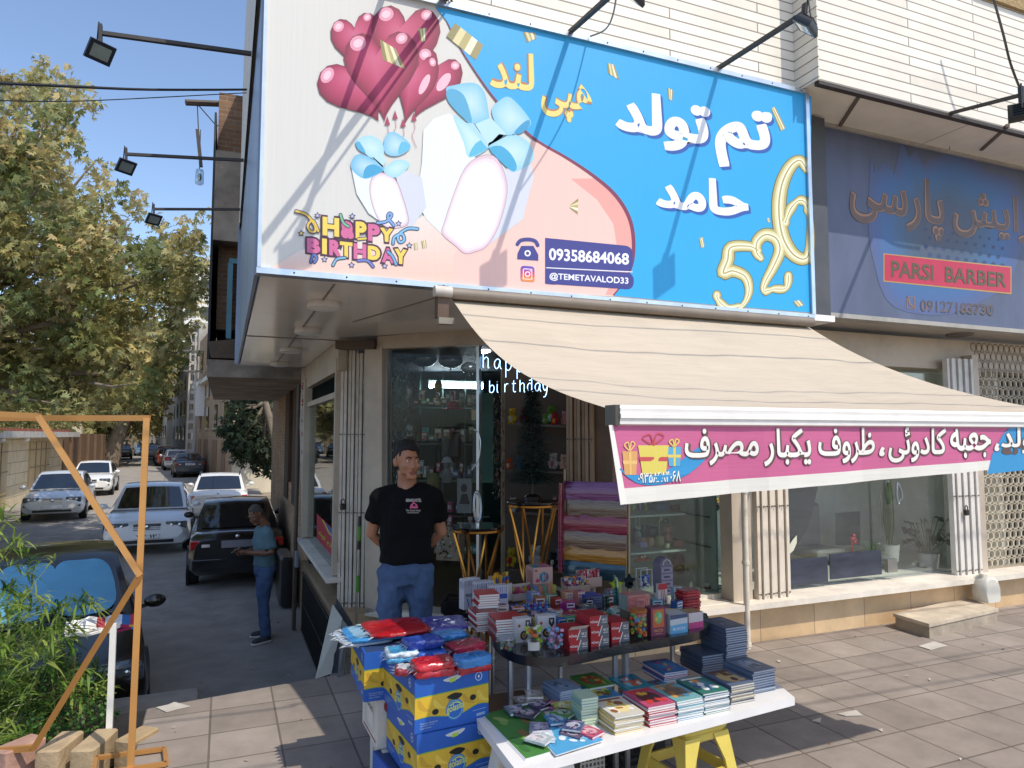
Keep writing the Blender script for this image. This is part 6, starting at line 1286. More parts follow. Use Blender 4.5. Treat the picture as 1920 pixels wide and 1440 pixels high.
for lab, px, z, w, d, t, rz, c, c2 in (('white wrapped pack hanging over the left edge of the rear carton', (680, 1196), zt, .26, .30, .018, .1, '#b9c4cc', None), ('light blue wrapped pack under the big red one', (700, 1189), zt+.018, .3, .3, .02, .05, '#3f8fc8', '#8fb8d0'), ('big flat red pack lying across the rear carton', (742, 1180), zt+.04, .32, .3, .022, .05, RED, None),
                                       ('big flat purple pack beside the big red one', (822, 1172), zt+.036, .3, .26, .018, -.18, PUR, None), ('light blue patterned pack behind the dark blue one', (842, 1196), zt+.03, .17, .1, .03, .12, SKYB, '#5a9ad0'), ('dark blue pack on top in the middle of the heap', (792, 1212), zt+.045, .19, .11, .042, .06, NAVY, '#2c4fa8'),
                                       ('dark grey green pack right of the dark blue one', (868, 1208), zt+.005, .15, .12, .03, .25, '#2f3d44', None), ('crimson pack at the right behind the sky blue roll', (872, 1222), zt+.002, .18, .12, .045, .25, '#a01a38', '#b02a48'), ('sky blue and white pack at the left front of the heap', (752, 1235), zt+.004, .15, .14, .045, -.1, '#4a9cc8', '#c0ccd4'),
                                       ('blue pack with a printed label between sky blue and red', (806, 1232), zt+.002, .15, .12, .035, -.05, '#2858b0', None), ('crimson stack of two packs at the front edge of the heap', (812, 1262), zt, .19, .13, .06, .02, '#a8182c', '#b8202c'),
                                       ('sky blue pack rolled up at the front right corner', (886, 1245), zt+.04, .165, .09, .042, .12, '#2374b4', None), ('red pack under the sky blue roll at the front right corner', (884, 1256), zt, .17, .1, .038, .12, '#a81828', None), ('red pack with white wrapper hanging at the front left corner', (765, 1262), zt-.012, .12, .1, .03, -.3, '#8a2030', '#b9bcc0')):
    pack(lab, PZ(*px, z), w, d, t, rz, c, c2)
# ---- goods on the black table
Z0 = .7355
def at_(px, z=Z0): return PZ(*px, z)
def ibox(name, label, cat, px, s, rz, col, draw=None, z=Z0, group=None, mt='satin', o=None):
    """a printed carton; px is its near left bottom corner"""
    w, d, h = s; q = V(o) if o else at_(px, z); m = MB(col); m.box((w/2, d/2, h/2), s); F = lambda x, y, off=0: V((x*w, -.0006-off, (1-y)*h)); S_ = lambda x, y, off=0: V((-.0006-off, d*(1-x), (1-y)*h)); T = lambda x, y, off=0: V((x*w, (1-y)*d, h+.0006+off))
    if draw: draw(m, F, S_, T)
    b = m.build(name, A(mt), None, False, 30); b.location = q; b.rotation_euler = (0, 0, rz); WM[b.name] = Mx.Translation(q) @ Mx.Rotation(rz, 4, 'Z'); return tag(b, label, cat, group)
def canco(m, F, S_, T):
    m.col('#5d6066').dpoly(F, [(.62, 0), (1, 0), (1, 1), (.42, 1)], .0001); m.col('#d9d6d4').dpoly(F, [(.60, 0), (.65, 0), (.46, 1), (.41, 1)], .0002); m.col('#dcd6d4').text(lambda x, y, e=0: F(x, y, .0004+e), 'Canco', [(.12, .42), (.46, .42), (.44, .68), (.12, .68)], .03); m.disc(F, .07, .56, .03, .09, .0003)
    m.text(lambda x, y, e=0: F(x, y, .0004+e), 'HB 12', [(.68, .3), (.95, .3), (.95, .55), (.68, .55)], .02); m.col('#b9bcc0').dpoly(F, [(.68, .66), (.95, .66), (.95, .74), (.68, .74)], .0003)
RC = '#a01c28'
c0 = [((1068, 1222), 0, 'lower red pencil carton at the left of the row'), ((1066, 1222), 1, 'upper red pencil carton at the left with its flap open'), ((1108, 1214), 0, 'bottom red pencil carton of the middle pile'), ((1108, 1214), 1, 'middle red pencil carton of the middle pile'), ((1106, 1214), 2, 'top red pencil carton of the middle pile'), ((1147, 1206), 0, 'lower red pencil carton of the right pile'), ((1146, 1206), 1, 'upper red pencil carton of the right pile')]
for px, k, lab in c0: ibox('pencil_carton', lab, 'carton', px, (.105, .14, .05), rg.uniform(-.03, .05), RC, canco, Z0+k*.0505, 'red pencil cartons', o=at_(px)+V((0, 0, k*.0505)))
m = MB('#d8d2cc'); o = at_((1066, 1222))+V((0, 0, .102)); m.add([o, o+V((.1, 0, 0)), o+V((.09, -.05, .03)), o+V((-.01, -.05, .03))], [(0, 1, 2, 3)]); m.thing('carton_flap', 'pale open flap standing up from the left red pencil carton', 'flap', A('matte'))
stack(None, 9, .12, .15, .0115, -.05, 'red and white card game box of the back pile', ['#a82a2c', '#d4cec8', '#8a3030'], z=Z0, group='card game piles', name='card_game', cat='card game', at=at_((893, 1186)))
stack(None, 6, .12, .14, .0125, -.12, 'white and red card game box of the pile behind the packs', ['#c9c2bc', '#a8262a', '#b8403a'], z=Z0+.105, group='card game piles', name='card_game', cat='card game', at=at_((897, 1178)))
stack(None, 9, .155, .16, .0125, -.1, 'red and dark card game box of the front pile', ['#a82428', '#3c3f48', '#b8362c', '#8d8a86'], z=Z0, group='card game piles', name='card_game', cat='card game', at=at_((930, 1205)))
stack(None, 6, .1, .14, .012, .0, 'royal blue notebook beside the clear cups', ['#24408c', '#2b4c9c'], page='#9aa4b8', z=Z0, group='blue notebooks on the black table', at=at_((1105, 1142)))
def penpack(m, F, S_, T):
    for i in range(9): m.col(['#3c4f9c', '#8a8f9c', '#2c3a78'][i % 3]).stroke(F, [(.06+.105*i, .05), (.06+.105*i, .22)], .03, .0002); 
    m.col('#2c4a9c').dpoly(F, [(.55, .26), (.95, .26), (.95, .42), (.55, .42)], .0002); m.col('#3a3c44').text(lambda x, y, e=0: F(x, y, .0003+e), 'PENS', [(.1, .48), (.5, .48), (.5, .6), (.1, .6)], .03)
    for i in range(3): m.col(['#4a5a9c', '#7a6a5c', '#5c5c64'][i]).stroke(F, [(.2+.25*i, .66), (.32+.25*i, .92)], .06, .0003)
    m.col('#4f5a8c'); [m.stroke(S_, [(.1+.13*i, .1), (.16+.13*i, .3)], .03, .0002) for i in range(7)]
for i, (px, lab, rz) in enumerate((((870, 1144), 'white printed pen pack at the far left of the black table', .25), ((893, 1150), 'middle one of the three white pen packs', .1), ((917, 1158), 'white pen pack nearest the orange pens', -.12))): ibox('pen_pack', lab, 'pen pack', px, (.115, .055, .18), rz, '#bcb8c0', penpack, group='white pen packs')
def upright(name, label, cat, px, s, rz, boxc, cols, r=.006, over=.05, n=26, z=Z0):
    """an open tray full of upright pens"""
    o = at_(px, z); t = thing(name, label, cat, o, rz); w, d, h = s; m = MB(boxc); m.box((w/2, .002, h/2), (w, .004, h)); m.box((w/2, d, h/2+.02), (w, .004, h+.04)); m.box((.002, d/2, h/2), (.004, d, h)); m.box((w-.002, d/2, h/2), (.004, d, h)); m.box((w/2, d/2, .003), (w, d, .006)); m.build('tray', A('satin'), t, False)
    m = MB(); rr = random.Random(label)
    for k in range(n):
        x, y = rr.uniform(.012, w-.012), rr.uniform(.012, d-.01); hh = h+over*rr.uniform(.5, 1.1); e = rr.uniform(-.012, .012); m.col(rr.choice(cols)); m.tube([(x, y, .01), (x+e*.8, y, hh-.02)], r, 7); m.col(rr.choice(cols)).tube([(x+e*.8, y, hh-.02), (x+e, y, hh)], r*1.2, 7)
    m.build('pens', A('gloss'), t, False); return t
upright('pen_box', 'open box of orange and blue pens behind the white packs', 'pen box', (926, 1130), (.13, .09, .11), .05, '#c9beb4', ['#c8861e', '#d8a02c', '#2f4f9c', '#3c8a8c', '#c8bc3c', '#a04a2c'], .0075, .06, 34)
upright('crayon_box', 'open box of many coloured crayons in the middle of the table', 'crayon box', (1064, 1122), (.17, .1, .075), -.03, '#b89a88', ['#b04a3c', '#3a4a9c', '#4a8a8c', '#c8803c', '#c8b04c', '#8a3c6c', '#d0bcb0'], .0085, .045, 42)
upright('candy_pencil_box', 'open box of red and white striped pencils behind the crayons', 'pencil box', (1092, 1104), (.16, .09, .07), .04, '#b8a098', ['#b83c4c', '#d8ccc8', '#c85a6c', '#c08a94'], .006, .045, 60)
upright('pencil_tray', 'tray of pink and yellow pencils before the pink doll box', 'pencil box', (962, 1128), (.18, .1, .045), .1, '#b8aaa4', ['#b83c6c', '#c85a8c', '#b8ac3c', '#c8c04c', '#a8304c'], .006, .03, 46)
def doll(m, F, S_, T):
    m.col('#5c8a9c').disc(F, .55, .5, .26, .28, .0001, 22); m.col('#3c4a5c').disc(F, .56, .5, .2, .22, .0002, 22); m.col('#7a9cac').disc(F, .5, .5, .07, .2, .0003, 12); m.col('#a8707c').disc(F, .62, .5, .06, .2, .0003, 12); m.col('#b0385c').disc(F, .22, .66, .12, .1, .0004, 7); m.dpoly(F, [(.15, .6), (.2, .5), (.25, .62)], .0005); m.col('#8a4a3c').dpoly(F, [(.08, .1), (.2, .1), (.2, .2), (.08, .2)], .0002)
    m.col('#4a9098').dpoly(T, [(.05, .1), (.45, .1), (.45, .9), (.05, .9)], .0002); m.col('#b86a94').dpoly(T, [(.5, .1), (.95, .1), (.95, .9), (.5, .9)], .0002); m.col('#a8786c').dpoly(S_, [(.15, .2), (.85, .2), (.85, .9), (.15, .9)], .0002)
ibox('doll_box', 'pink cube box with a round window standing in the middle back', 'toy box', (1008, 1092), (.14, .13, .13), -.03, '#c39a92', doll, o=at_((1006, 1120))+V((0, .05, .05)))
for i, c in enumerate(['#5d7a9c', '#b87a6c', '#6a8a6c', '#c0806c', '#b8ac4c']): ibox('marker_set', ['steel blue', 'salmon', 'sage green', 'coral', 'mustard'][i]+' slim marker set under the pink doll box', 'marker set', None, (.03, .1, .075), 0, c, z=Z0, o=at_((1006, 1124))+V((-.01+.033*i, .02, 0)), group='slim marker sets')
for i in range(9):
    o = at_((955+i*0, 1162))+V((-.06+i*.037, .01*(i % 2), 0)); t = thing('glue_bottle', ['first', 'second', 'third', 'fourth', 'fifth', 'sixth', 'seventh', 'eighth', 'last'][i]+' blue glue bottle from the left in the row behind the white boxes', 'glue bottle', o, 0, 'blue glue bottles in a row')
    m = MB(['#2a5ca0', '#3a78b4'][i % 2]); m.lathe([(.014, 0), (.015, .005), (.015, .05), (.011, .06)], n=10); m.build('bottle', A('gloss'), t, False); m = MB('#b9c9d8'); m.lathe([(.0153, .018), (.0153, .038)], n=10, caps=False); m.build('wrap', A('satin'), t, False); m = MB('#1f3f8c'); m.lathe([(.011, .06), (.011, .078), (.007, .084)], n=10); m.build('lid', A('gloss'), t, False)
def earb(k):
    def f(m, F, S_, T): m.col('#232428').disc(F, .52, .72, .26, .2, .0001, 18); m.col('#c08a2c').disc(F, .52, .72, .14, .11, .0002, 14); m.col('#1c1c20').disc(F, .52, .72, .07, .06, .0003, 10); m.col('#b0402c').disc(F, .2, .3, .08, .07, .0002, 8); m.col('#2c2c30').dpoly(F, [(.62, .1), (.92, .1), (.92, .34), (.77, .5), (.62, .34)], .0002); m.col('#c9c2bc').dpoly(F, [(.69, .17), (.85, .17), (.77, .36)], .0003)
    return f
ibox('gadget_box', 'left one of two white boxes with a dark circle and a black corner', 'box', (968, 1212), (.085, .05, .12), .05, '#c6c2c0', earb(0), group='white boxes with a black corner', o=at_((968, 1206))); ibox('gadget_box', 'right one of two white boxes with a dark circle and a black corner', 'box', (1004, 1208), (.1, .05, .12), -.12, '#c9c5c4', earb(1), group='white boxes with a black corner', o=at_((1008, 1200)))
jarm = glass('jar_plastic', (.9, .93, .93), .7, .02)
def jar(label, px, r, h, cols, lid, n=30, fill=.85, lab=None):
    o = at_(px); t = thing('sweet_jar', label, 'jar', o); m = MB(); m.lathe([(r*.92, .001), (r, .01), (r, h*.86), (r*.85, h*.95)], n=20, caps=False); m.build('jar_wall', jarm, t, False)
    m = MB(); rr = random.Random(label)
    for k in range(n):
        a = rr.uniform(0, 6.28); q = r*.78*rr.random()**.4; m.col(rr.choice(cols)); m.rbox((cos(a)*q, sin(a)*q, .012+rr.random()*h*fill*.9), (r*.42, r*.3, r*.3), r*.09, rz=rr.uniform(0, 3))
    m.build('contents', A('satin'), t, False)
    if lid: m = MB(lid); m.lathe([(r*.9, h*.9), (r*.95, h*.92), (r*.95, h), (r*.85, h*1.02)], n=20); m.build('lid', A('satin'), t, False)
    if lab: m = MB(lab); m.loft([[(cos(a)*r*1.01, sin(a)*r*1.01, z) for a in [pi*1.2+i*.09 for i in range(14)]] for z in (h*.2, h*.6)], False, True, closed=False); m.build('jar_label', A('satin'), t, False)
jar('round jar of lime green and orange erasers at the front edge', (1000, 1222), .05, .098, ['#8cac2c', '#9cbc3c', '#c8642c', '#3c3a3c', '#c9c2b8'], None, 40, 1.25, '#b8b4ae'); jar('round jar of pastel pink and blue erasers at the front edge', (1041, 1221), .045, .088, ['#5a9cc0', '#b87ca0', '#7ab0c8', '#9c86b8', '#c890a8'], None, 40, 1.25); jar('low jar of mixed trinkets at the left front edge', (950, 1218), .046, .058, ['#b04a4c', '#6a8a5c', '#8c8a9c', '#b8a48c'], '#8d959c', 24)
jar('tall clear jar of bright building blocks', (1197, 1195), .049, .145, ['#d8741c', '#3c7ab8', '#c8b42c', '#4c9a4c', '#c83c2c'], '#a8602c', 70, .95); jar('clear jar of photo stickers with cream lid', (1155, 1158), .032, .06, ['#a86a5c', '#c8a08c', '#7a4a3c'], '#c8b4a0', 26)
cupm = glass('blue_clear_plastic', (.62, .8, .84), .7, .1)
for i, (px, k) in enumerate((((1137, 1150), 5), ((1155, 1140), 5), ((1140, 1168), 3))):
    m = MB(); o = at_(px)
    for j in range(k): m.lathe([(.016, j*.022), (.021, j*.022+.035), (.022, j*.022+.036)], o, 14, caps=False)
    m.lathe([(.018, 0), (.018, .002)], o, 14); m.thing('plastic_cups', ['left', 'right', 'front'][i]+' nest of clear bluish plastic cups beside the blue notebooks', 'cups', cupm, 'nests of clear cups')
m = MB('#7aa0a4'); o = at_((1160, 1140)); m.tube([o+V((0, 0, .0)), o+V((-.01, .01, .17)), o+V((-.025, .015, .2))], [.014, .012, .006], 10); m.thing('spray_bottle', 'slim clear bottle leaning behind the plastic cups', 'bottle', cupm)
def pcase(m, F, S_, T): m.col('#7d8c86').dpoly(S_, [(0, 0), (1, 0), (1, 1), (0, 1)], .0001); m.col('#b87068').dpoly(F, [(.05, .08), (.95, .08), (.95, .92), (.05, .92)], .0002); m.col('#9c5258'); [m.stroke(F, [(.1+.1*i, .12), (.1+.1*i, .88)], .02, .0003, False) for i in range(9)]
ibox('pencil_case', 'salmon pink translucent pencil case box lying on the jars', 'pencil case', None, (.14, .1, .085), -.04, '#b8706c', pcase, o=at_((1181, 1180))+V((0, .02, .09)), mt='film')
ibox('game_box', 'small dark game box under the salmon pencil case', 'box', None, (.15, .1, .088), -.04, '#6a5a48', z=Z0, o=at_((1181, 1180))+V((.0, .03, 0)))
def pacto(m, F, S_, T): m.col('#b85a34').dpoly(F, [(.12, .06), (.88, .06), (.88, .7), (.12, .7)], .0001); m.col('#6c9c5c').disc(F, .5, .35, .28, .22, .0002, 12); m.col('#7ab8a0').disc(F, .6, .3, .12, .1, .0003, 8); m.col('#c8a04c').disc(F, .38, .4, .1, .08, .0003, 8); m.col('#c8905c').text(lambda x, y, e=0: F(x, y, .0004+e), 'PACTO', [(.2, .76), (.8, .76), (.8, .86), (.2, .86)], .03); m.stroke(F, [(.3, .92), (.7, .92)], .02, .0003)
ibox('puzzle_box', 'purple and orange puzzle box lettered PACTO beside the tall jar', 'puzzle box', (1221, 1194), (.092, .06, .148), -.02, '#6c2c4c', pacto)
def wb(m, F, S_, T): m.col('#5a9cc4').dpoly(F, [(0, .55), (1, .5), (1, 1), (0, 1)], .0001); m.col('#3c4a6c').dpoly(F, [(0, 0), (1, 0), (1, .2), (0, .24)], .0001); m.col('#c8d4dc').text(lambda x, y, e=0: F(x, y, .0003+e), 'BLOCKS', [(.15, .68), (.85, .66), (.85, .8), (.15, .82)], .02)
ibox('toy_box', 'white and light blue toy box at the right end of the table', 'toy box', (1257, 1190), (.115, .09, .1), .04, '#b9c0c6', wb)
def pk(m, F, S_, T): m.col('#b83c7c').dpoly(F, [(0, .6), (1, .6), (1, 1), (0, 1)], .0001); m.col('#a8885c').dpoly(T, [(0, 0), (1, 0), (1, 1), (0, 1)], .0001)
ibox('toy_box', 'white and magenta box with a brown top at the far right end', 'toy box', (1292, 1180), (.1, .09, .085), .06, '#c6bcc0', pk)
for i in range(7):
    m = MB(['#a01c28', '#8c2030', '#b02c34'][i % 3]); o = at_((1288, 1150))+V((.0, .02, .012+i*.017)); m.rbox(o+V((.06, .05, 0)), (.125+.01*(i % 3), .1, .016), .02, rz=.1*(i % 3)-.1); m.thing('felt_sheet', ORD[6-i].replace('top', 'topmost')+' red felt sheet in the pile at the right back', 'felt sheet', A('film'), 'red felt sheets')
ibox('card_pack', 'striped red and white card leaning on the purple drawers', 'card', None, (.07, .02, .115), .1, '#c2b8b4', lambda m, F, S_, T: [m.col('#a82434').dpoly(F, [(0, 0), (1, 0), (1, .3), (0, .3)], .0001)]+[m.col('#a82434').stroke(F, [(.3+.2*i, .3), (.4+.2*i, .98)], .07, .0002, False) for i in range(3)], o=at_((1240, 1150))+V((.0, .03, .05)))
DRW = thing('drawer_display', 'small purple grey plastic drawer unit with an arched top at the right back', 'drawer unit', at_((1236, 1120))+V((.03, .03, 0))); o = WM[DRW.name].translation
m = MB('#6d6678'); m.prism([o+V(q) for q in ((0, 0, 0), (.1, 0, 0), (.1, 0, .2), (.08, 0, .235), (.05, 0, .248), (.02, 0, .235), (0, 0, .2))], (0, .08, 0)); m.build('case', A('satin'), DRW)
for k in range(4): m = MB('#84809a'); m.box(o+V((.05, -.004, .03+k*.046)), (.09, .008, .038)); m.col('#4a3c54').box(o+V((.05, -.01, .03+k*.046)), (.04, .006, .012)); m.build('drawer', A('satin'), DRW)
m = MB('#a8b4bc'); q = [(.02, -.004, .2), (.03, -.004, .225), (.05, -.004, .235), (.07, -.004, .225), (.08, -.004, .2)]; m.tube([o+V(p) for p in q], .004, 6); m.build('arch', A('satin'), DRW)
for lab, px, z, c, s in (('lime yellow soft star toy behind the pencil case', (1160, 1120), .06, '#a8b83c', .045), ('dark felt pouch behind the lime star', (1185, 1108), .05, '#2c343c', .04)):
    m = MB(c); o = at_(px)+V((.03, .08, 0)); P5 = [(s*(1.2 if i % 2 == 0 else .6)*cos(i*pi/5+.3), s*(1.2 if i % 2 == 0 else .6)*sin(i*pi/5+.3)) for i in range(10)]; m.prism([o+V((x, -.01, z+y)) for x, y in P5], (0, .025, 0)); m.box(o+V((0, .0, z*.4)), (.03, .02, z*.8)); m.thing('soft_toy', lab, 'toy', A('cloth'))
BX = thing('bead_box', 'clear box of blue and white beads on the right back of the table', 'bead box', at_((1203, 1112))); o = WM[BX.name].translation+V((.06, .1, 0)); m = MB('#bfc6cc')
for a, b in (((0, 0, 0), (0, 0, .13)), ((.09, 0, 0), (.09, 0, .13)), ((0, 0, .13), (.09, 0, .13)), ((0, .06, 0), (0, .06, .13)), ((.09, .06, 0), (.09, .06, .13)), ((0, .06, .13), (.09, .06, .13)), ((0, 0, .002), (.09, 0, .002))): m.bar(o+V(a), o+V(b), .005)
m.build('box_edge', A('satin'), BX); m = MB()
for k in range(40): m.col(rg.choice(['#2c4fa8', '#c9ced4', '#3c6ac0', '#b9c4d0', '#1c2f6c'])).ball(o+V((rg.uniform(.01, .08), rg.uniform(.01, .05), rg.uniform(.01, .085))), .011, 7, 5)
m.build('beads', A('gloss'), BX)
m = MB('#c3c0b8'); o = PZ(1100, 1282, .2)
BN = thing('basket', 'white perforated plastic basket under the black table', 'basket', (1.78, 3.3, .02)); m = MB('#c6c2ba')
for i in range(7): m.box((1.70+i*.022, 3.22, .19), (.008, .006, .3))
for k in range(12): m.box((1.766, 3.218, .05+k*.026), (.14, .006, .009))
m.col('#8d8a84').box((1.766, 3.29, .18), (.135, .12, .3)); m.build('basket_wall', A('satin'), BN)
m = MB('#15161a'); m.rbox((2.02, 3.55, .15), (.6, .4, .28), .05); m.thing('dark_bag', 'dark bag of stock pushed under the black table', 'bag', A('film'))
m = MB('#8d6a50'); m.rbox((1.42, 3.5, .2), (.3, .28, .4), .02); m.thing('carton', 'brown carton standing under the left of the black table', 'carton', A('matte'))

PK_ = [('red felt pen packet', '#a8202c', (985, 1152)), ('violet sticker sheet', '#4a3c8c', (1000, 1146)), ('blue eraser packet', '#2c5aa0', (1030, 1160)), ('white glue stick packet', '#b9b4b0', (1052, 1166)), ('scarlet ribbon coil', '#b02430', (1010, 1150)), ('orange ruler packet', '#b85c2c', (1085, 1158)), ('grey compass case', '#5c6468', (1100, 1152)),
       ('crimson sharpener packet', '#98203c', (1075, 1172)), ('green chalk packet', '#4a7a4a', (1128, 1172)), ('teal notebook pad', '#2c6a70', (1098, 1166)), ('pink hairpin card', '#b86a8c', (1150, 1178)), ('yellow tape packet', '#b8a03c', (1120, 1180)), ('black pen sleeve', '#202226', (975, 1168)), ('navy pencil sleeve', '#26386c', (940, 1178)),
       ('brown clay packet', '#7a5038', (1215, 1164)), ('lilac bead card', '#8a78a8', (1232, 1168)), ('cream label roll', '#b8ac94', (1262, 1160)), ('maroon toy card', '#6c2438', (1275, 1168)), ('silver scissors card', '#8d9498', (1250, 1172)), ('magenta glitter packet', '#9c2c6c', (1060, 1150)), ('white and red sharpener box', '#c2bab6', (1040, 1172))]
for i, (nm, c, px) in enumerate(PK_):
    o = at_(px); m = MB(c); w, d, h = rg.uniform(.07, .11), rg.uniform(.06, .1), rg.uniform(.03, .075); m.rbox(o+V((0, 0, h/2)), (w, d, h), .008, rz=rg.uniform(-.4, .4)); r0 = rg.uniform(-.3, .3)
    for k in range(3): m.col(mixc(c, ['#ffffff', '#f0d060', '#101018'][k], .5)).rbox(o+V((rg.uniform(-.02, .02), rg.uniform(-.02, .02), h)), (w*rg.uniform(.25, .5), d*rg.uniform(.2, .4), .003+.001*k), .004, rz=r0)
    m.thing(nm.split()[-2]+'_'+nm.split()[-1], nm+' lying in the middle of the crowded black table', 'stationery', A('gloss'), 'small stationery in the middle of the table')

KN = [('card pack', '#c24a3c'), ('tape roll box', '#3c6fb0'), ('eraser box', '#d8b84c'), ('sticker book', '#b84a8c'), ('paint tube box', '#4a9a6c'), ('clip box', '#c9c4bc'), ('ink box', '#2c3460'), ('stamp box', '#c8743c'), ('ruler pack', '#7ab0c8'), ('brush pack', '#8a5c3c')]
TN = ['bright', 'pale', 'dark', 'striped']; k_ = 0
for r_, (y0_, x0_, x1_) in enumerate(((1186, 945, 1090), (1168, 935, 1170), (1150, 960, 1280), (1132, 985, 1280))):
    for c_ in range(10):
        nm, cl = KN[(c_*3+r_*7) % 10]; tn = TN[r_]; x = x0_+(x1_-x0_)*(c_+.5)/10; cl = mixc(cl, ['#ffffff', '#ffffff', '#000000', '#d0c0b0'][r_], [.02, .35, .35, .2][r_]); o = at_((x+rg.uniform(-5, 5), y0_+rg.uniform(-4, 4))); w, d, h = rg.uniform(.045, .08), rg.uniform(.04, .07), rg.uniform(.05, .1)
        m = MB(cl); z_ = rg.uniform(-.35, .35); m.rbox((0, 0, h/2), (w, d, h), .004); F = lambda x, y, off=0: V(((x-.5)*w, -d/2-.0008-off, (1-y)*h)); T_ = lambda x, y, off=0: V(((x-.5)*w, (.5-y)*d, h+.0008+off))
        m.col(mixc(cl, '#ffffff', .55)).dpoly(F, [(.1, .1), (.9, .1), (.9, .4), (.1, .4)], 0); m.col(mixc(cl, '#101018', .6)).dpoly(F, [(.16, .18), (.8, .18), (.8, .3), (.16, .3)], .0003); m.col(KN[(c_+r_+3) % 10][1]).disc(F, .5, .68, .28, .2, .0002, 12); m.col(KN[(c_+r_+5) % 10][1]).disc(T_, .5, .5, .3, .3, .0002, 10)
        if tn == 'striped': [m.col(mixc(cl, '#ffffff', .6)).stroke(F, [(.2*q+.1, .02), (.2*q+.1, .98)], .06, .0005, False) for q in range(5)]
        m.v = [Mx.Translation(o) @ Mx.Rotation(z_, 4, 'Z') @ p for p in m.v]
        m.thing(nm.replace(' ', '_'), tn+' '+nm+' crowded in the '+['front', 'second', 'third', 'back'][r_]+' inner row of the black table', nm, A('gloss'), 'small boxes crowded on the black table')
# ================= in and around the shop door
rq = random.Random(21)
def inD(px, py, back): return Plane(DP.o-dn*back, dn)(px, py)                      # a place behind the door glass
# rack with wrapping paper
RP = Plane(V((2.66, 5.05, 0))+dn*.32, (-.73, -.68, 0))
RK = thing('paper_rack', 'thin metal rack on which the wrapping papers hang beside the door', 'rack', RP(1115, 1200))
m = MB('#8d8478')
for x in (1056, 1177): m.bar(RP(x, 880, -.03), RP(x, 1165, -.03), .015)
for y in (903, 962, 1020, 1052): m.bar(RP(1056, y, -.03), RP(1177, y+8, -.03), .012)
m.build('rack_frame', A('metal'), RK)
foilm = M('shiny_wrapping_foil', 'attr', .2, .25, var=.25, scale=5, stretch=(.6, .6, 4), bump=.8, bscale=9, coat=.8)
for i, (x0, x1, a0, a1, b0, b1, c, lab) in enumerate(((1059, 1174, 902, 905, 936, 940, '#7a3c78', 'purple shiny wrapping paper at the top of the rack'), (1066, 1176, 930, 936, 966, 972, '#77604f', 'taupe clear wrapping paper under the purple one'), (1056, 1177, 961, 968, 993, 1003, '#8a1f3c', 'plain crimson wrapping paper in the middle of the rack'), (1057, 1176, 990, 999, 1026, 1033, '#7d6250', 'brown transparent wrapping paper between crimson and gold'),
                                                  (1056, 1176, 1020, 1030, 1047, 1060, '#b0771c', 'crinkled gold foil wrapping paper'), (1058, 1175, 1049, 1058, 1079, 1090, '#1f4a5a', 'dark teal wrapping paper at the bottom of the rack'), (1050, 1060, 905, 906, 1070, 1072, '#8d2a4c', 'narrow crimson roll standing at the left edge of the rack'))):
    m = MB(c); n = 8; rs = []
    for k in range(n+1):
        x = x0+(x1-x0)*k/n; t = k/n; top, bot = a0+(a1-a0)*t, b0+(b1-b0)*t; o = .012*i*.4+.006*sin(k*1.9+i)
        rs.append([RP(x, top, o), RP(x, top*.6+bot*.4, o+.018), RP(x, bot, o+.012), RP(x, bot, o-.012), RP(x, top, o-.014)])
    m.loft(rs, True, True); m.thing('wrapping_paper', lab, 'wrapping paper', foilm, 'wrapping papers on the rack')
# gold legged glass tables
def gtable(label, cx, y0, d, r, zfoot=.14):
    c = PD(cx, y0, d); t = thing('pedestal_table', label, 'table', (c.x, c.y, zfoot), 0, 'gold legged glass tables')
    m = MB('#101214'); m.lathe([(r*.98, -.008), (r, 0), (r, .01), (r*.98, .012)], c, 28); m.build('glass_top', M('black_glass', '#0d1012', .06, coat=1), t)
    m = MB(); m.lathe([(r*.96, -.028), (r*.98, -.024), (r*.98, -.010), (r*.96, -.008)], c, 28); m.build('gold_ring', M('polished_gold', '#a87a3c', .2, .95, var=.1), t)
    for k in range(8):
        a = k*2*pi/8; b = a+2.2; m = MB(); p = c+V((cos(a)*r*.93, sin(a)*r*.93, -.02)); q = V((c.x+cos(b)*r*.62, c.y+sin(b)*r*.62, zfoot)); m.bar(p, q, .012); m.build('leg', M('polished_gold'), t)
    m = MB('#15110d'); m.lathe([(r*.66, 0), (r*.68, .015), (r*.6, .02)], (c.x, c.y, zfoot), 24); m.build('foot', A('gloss'), t)
    return c
g1 = gtable('lower round black glass table with crossing gold legs, oval frame on it', 895, 988, 5.15, .2); g2 = gtable('taller round black glass table with crossing gold legs under the Christmas tree', 998, 942, 5.25, .2)
m = MB('#b9c0c6'); c = g1+V((0, 0, .15)); 
for rx, rz_ in ((.028, .115), (.02, .095)): m.tube([c+V((cos(a)*rx*1.1, sin(a)*.01, sin(a)*rz_)) for a in [k*2*pi/20 for k in range(21)]], .005, 6)
m.bar(g1+V((0, 0, .01)), g1+V((0, 0, .05)), .02); m.thing('photo_stand', 'small oval silver frame standing on the lower glass table', 'frame', A('metal'))
XT = thing('christmas_tree', 'small artificial Christmas tree standing on the taller glass table', 'christmas tree', g2+V((0, 0, .014)))
m = MB(); b = g2+V((0, 0, .05)); H = .80
for k in range(4200):
    t = rq.random()**1.25; z = .10+t*(H-.1); r = (.175*(1-t)**.85+.01)*rq.uniform(.25, 1.05); a = rq.uniform(0, 6.283); p = b+V((cos(a)*r, sin(a)*r, z)); g = rq.uniform(.6, 1.5)
    blade(m, p, V((cos(a), sin(a), rq.uniform(-.25, .55))), rq.uniform(.035, .07), .012, (.035*g, .085*g, .075*g), .3)
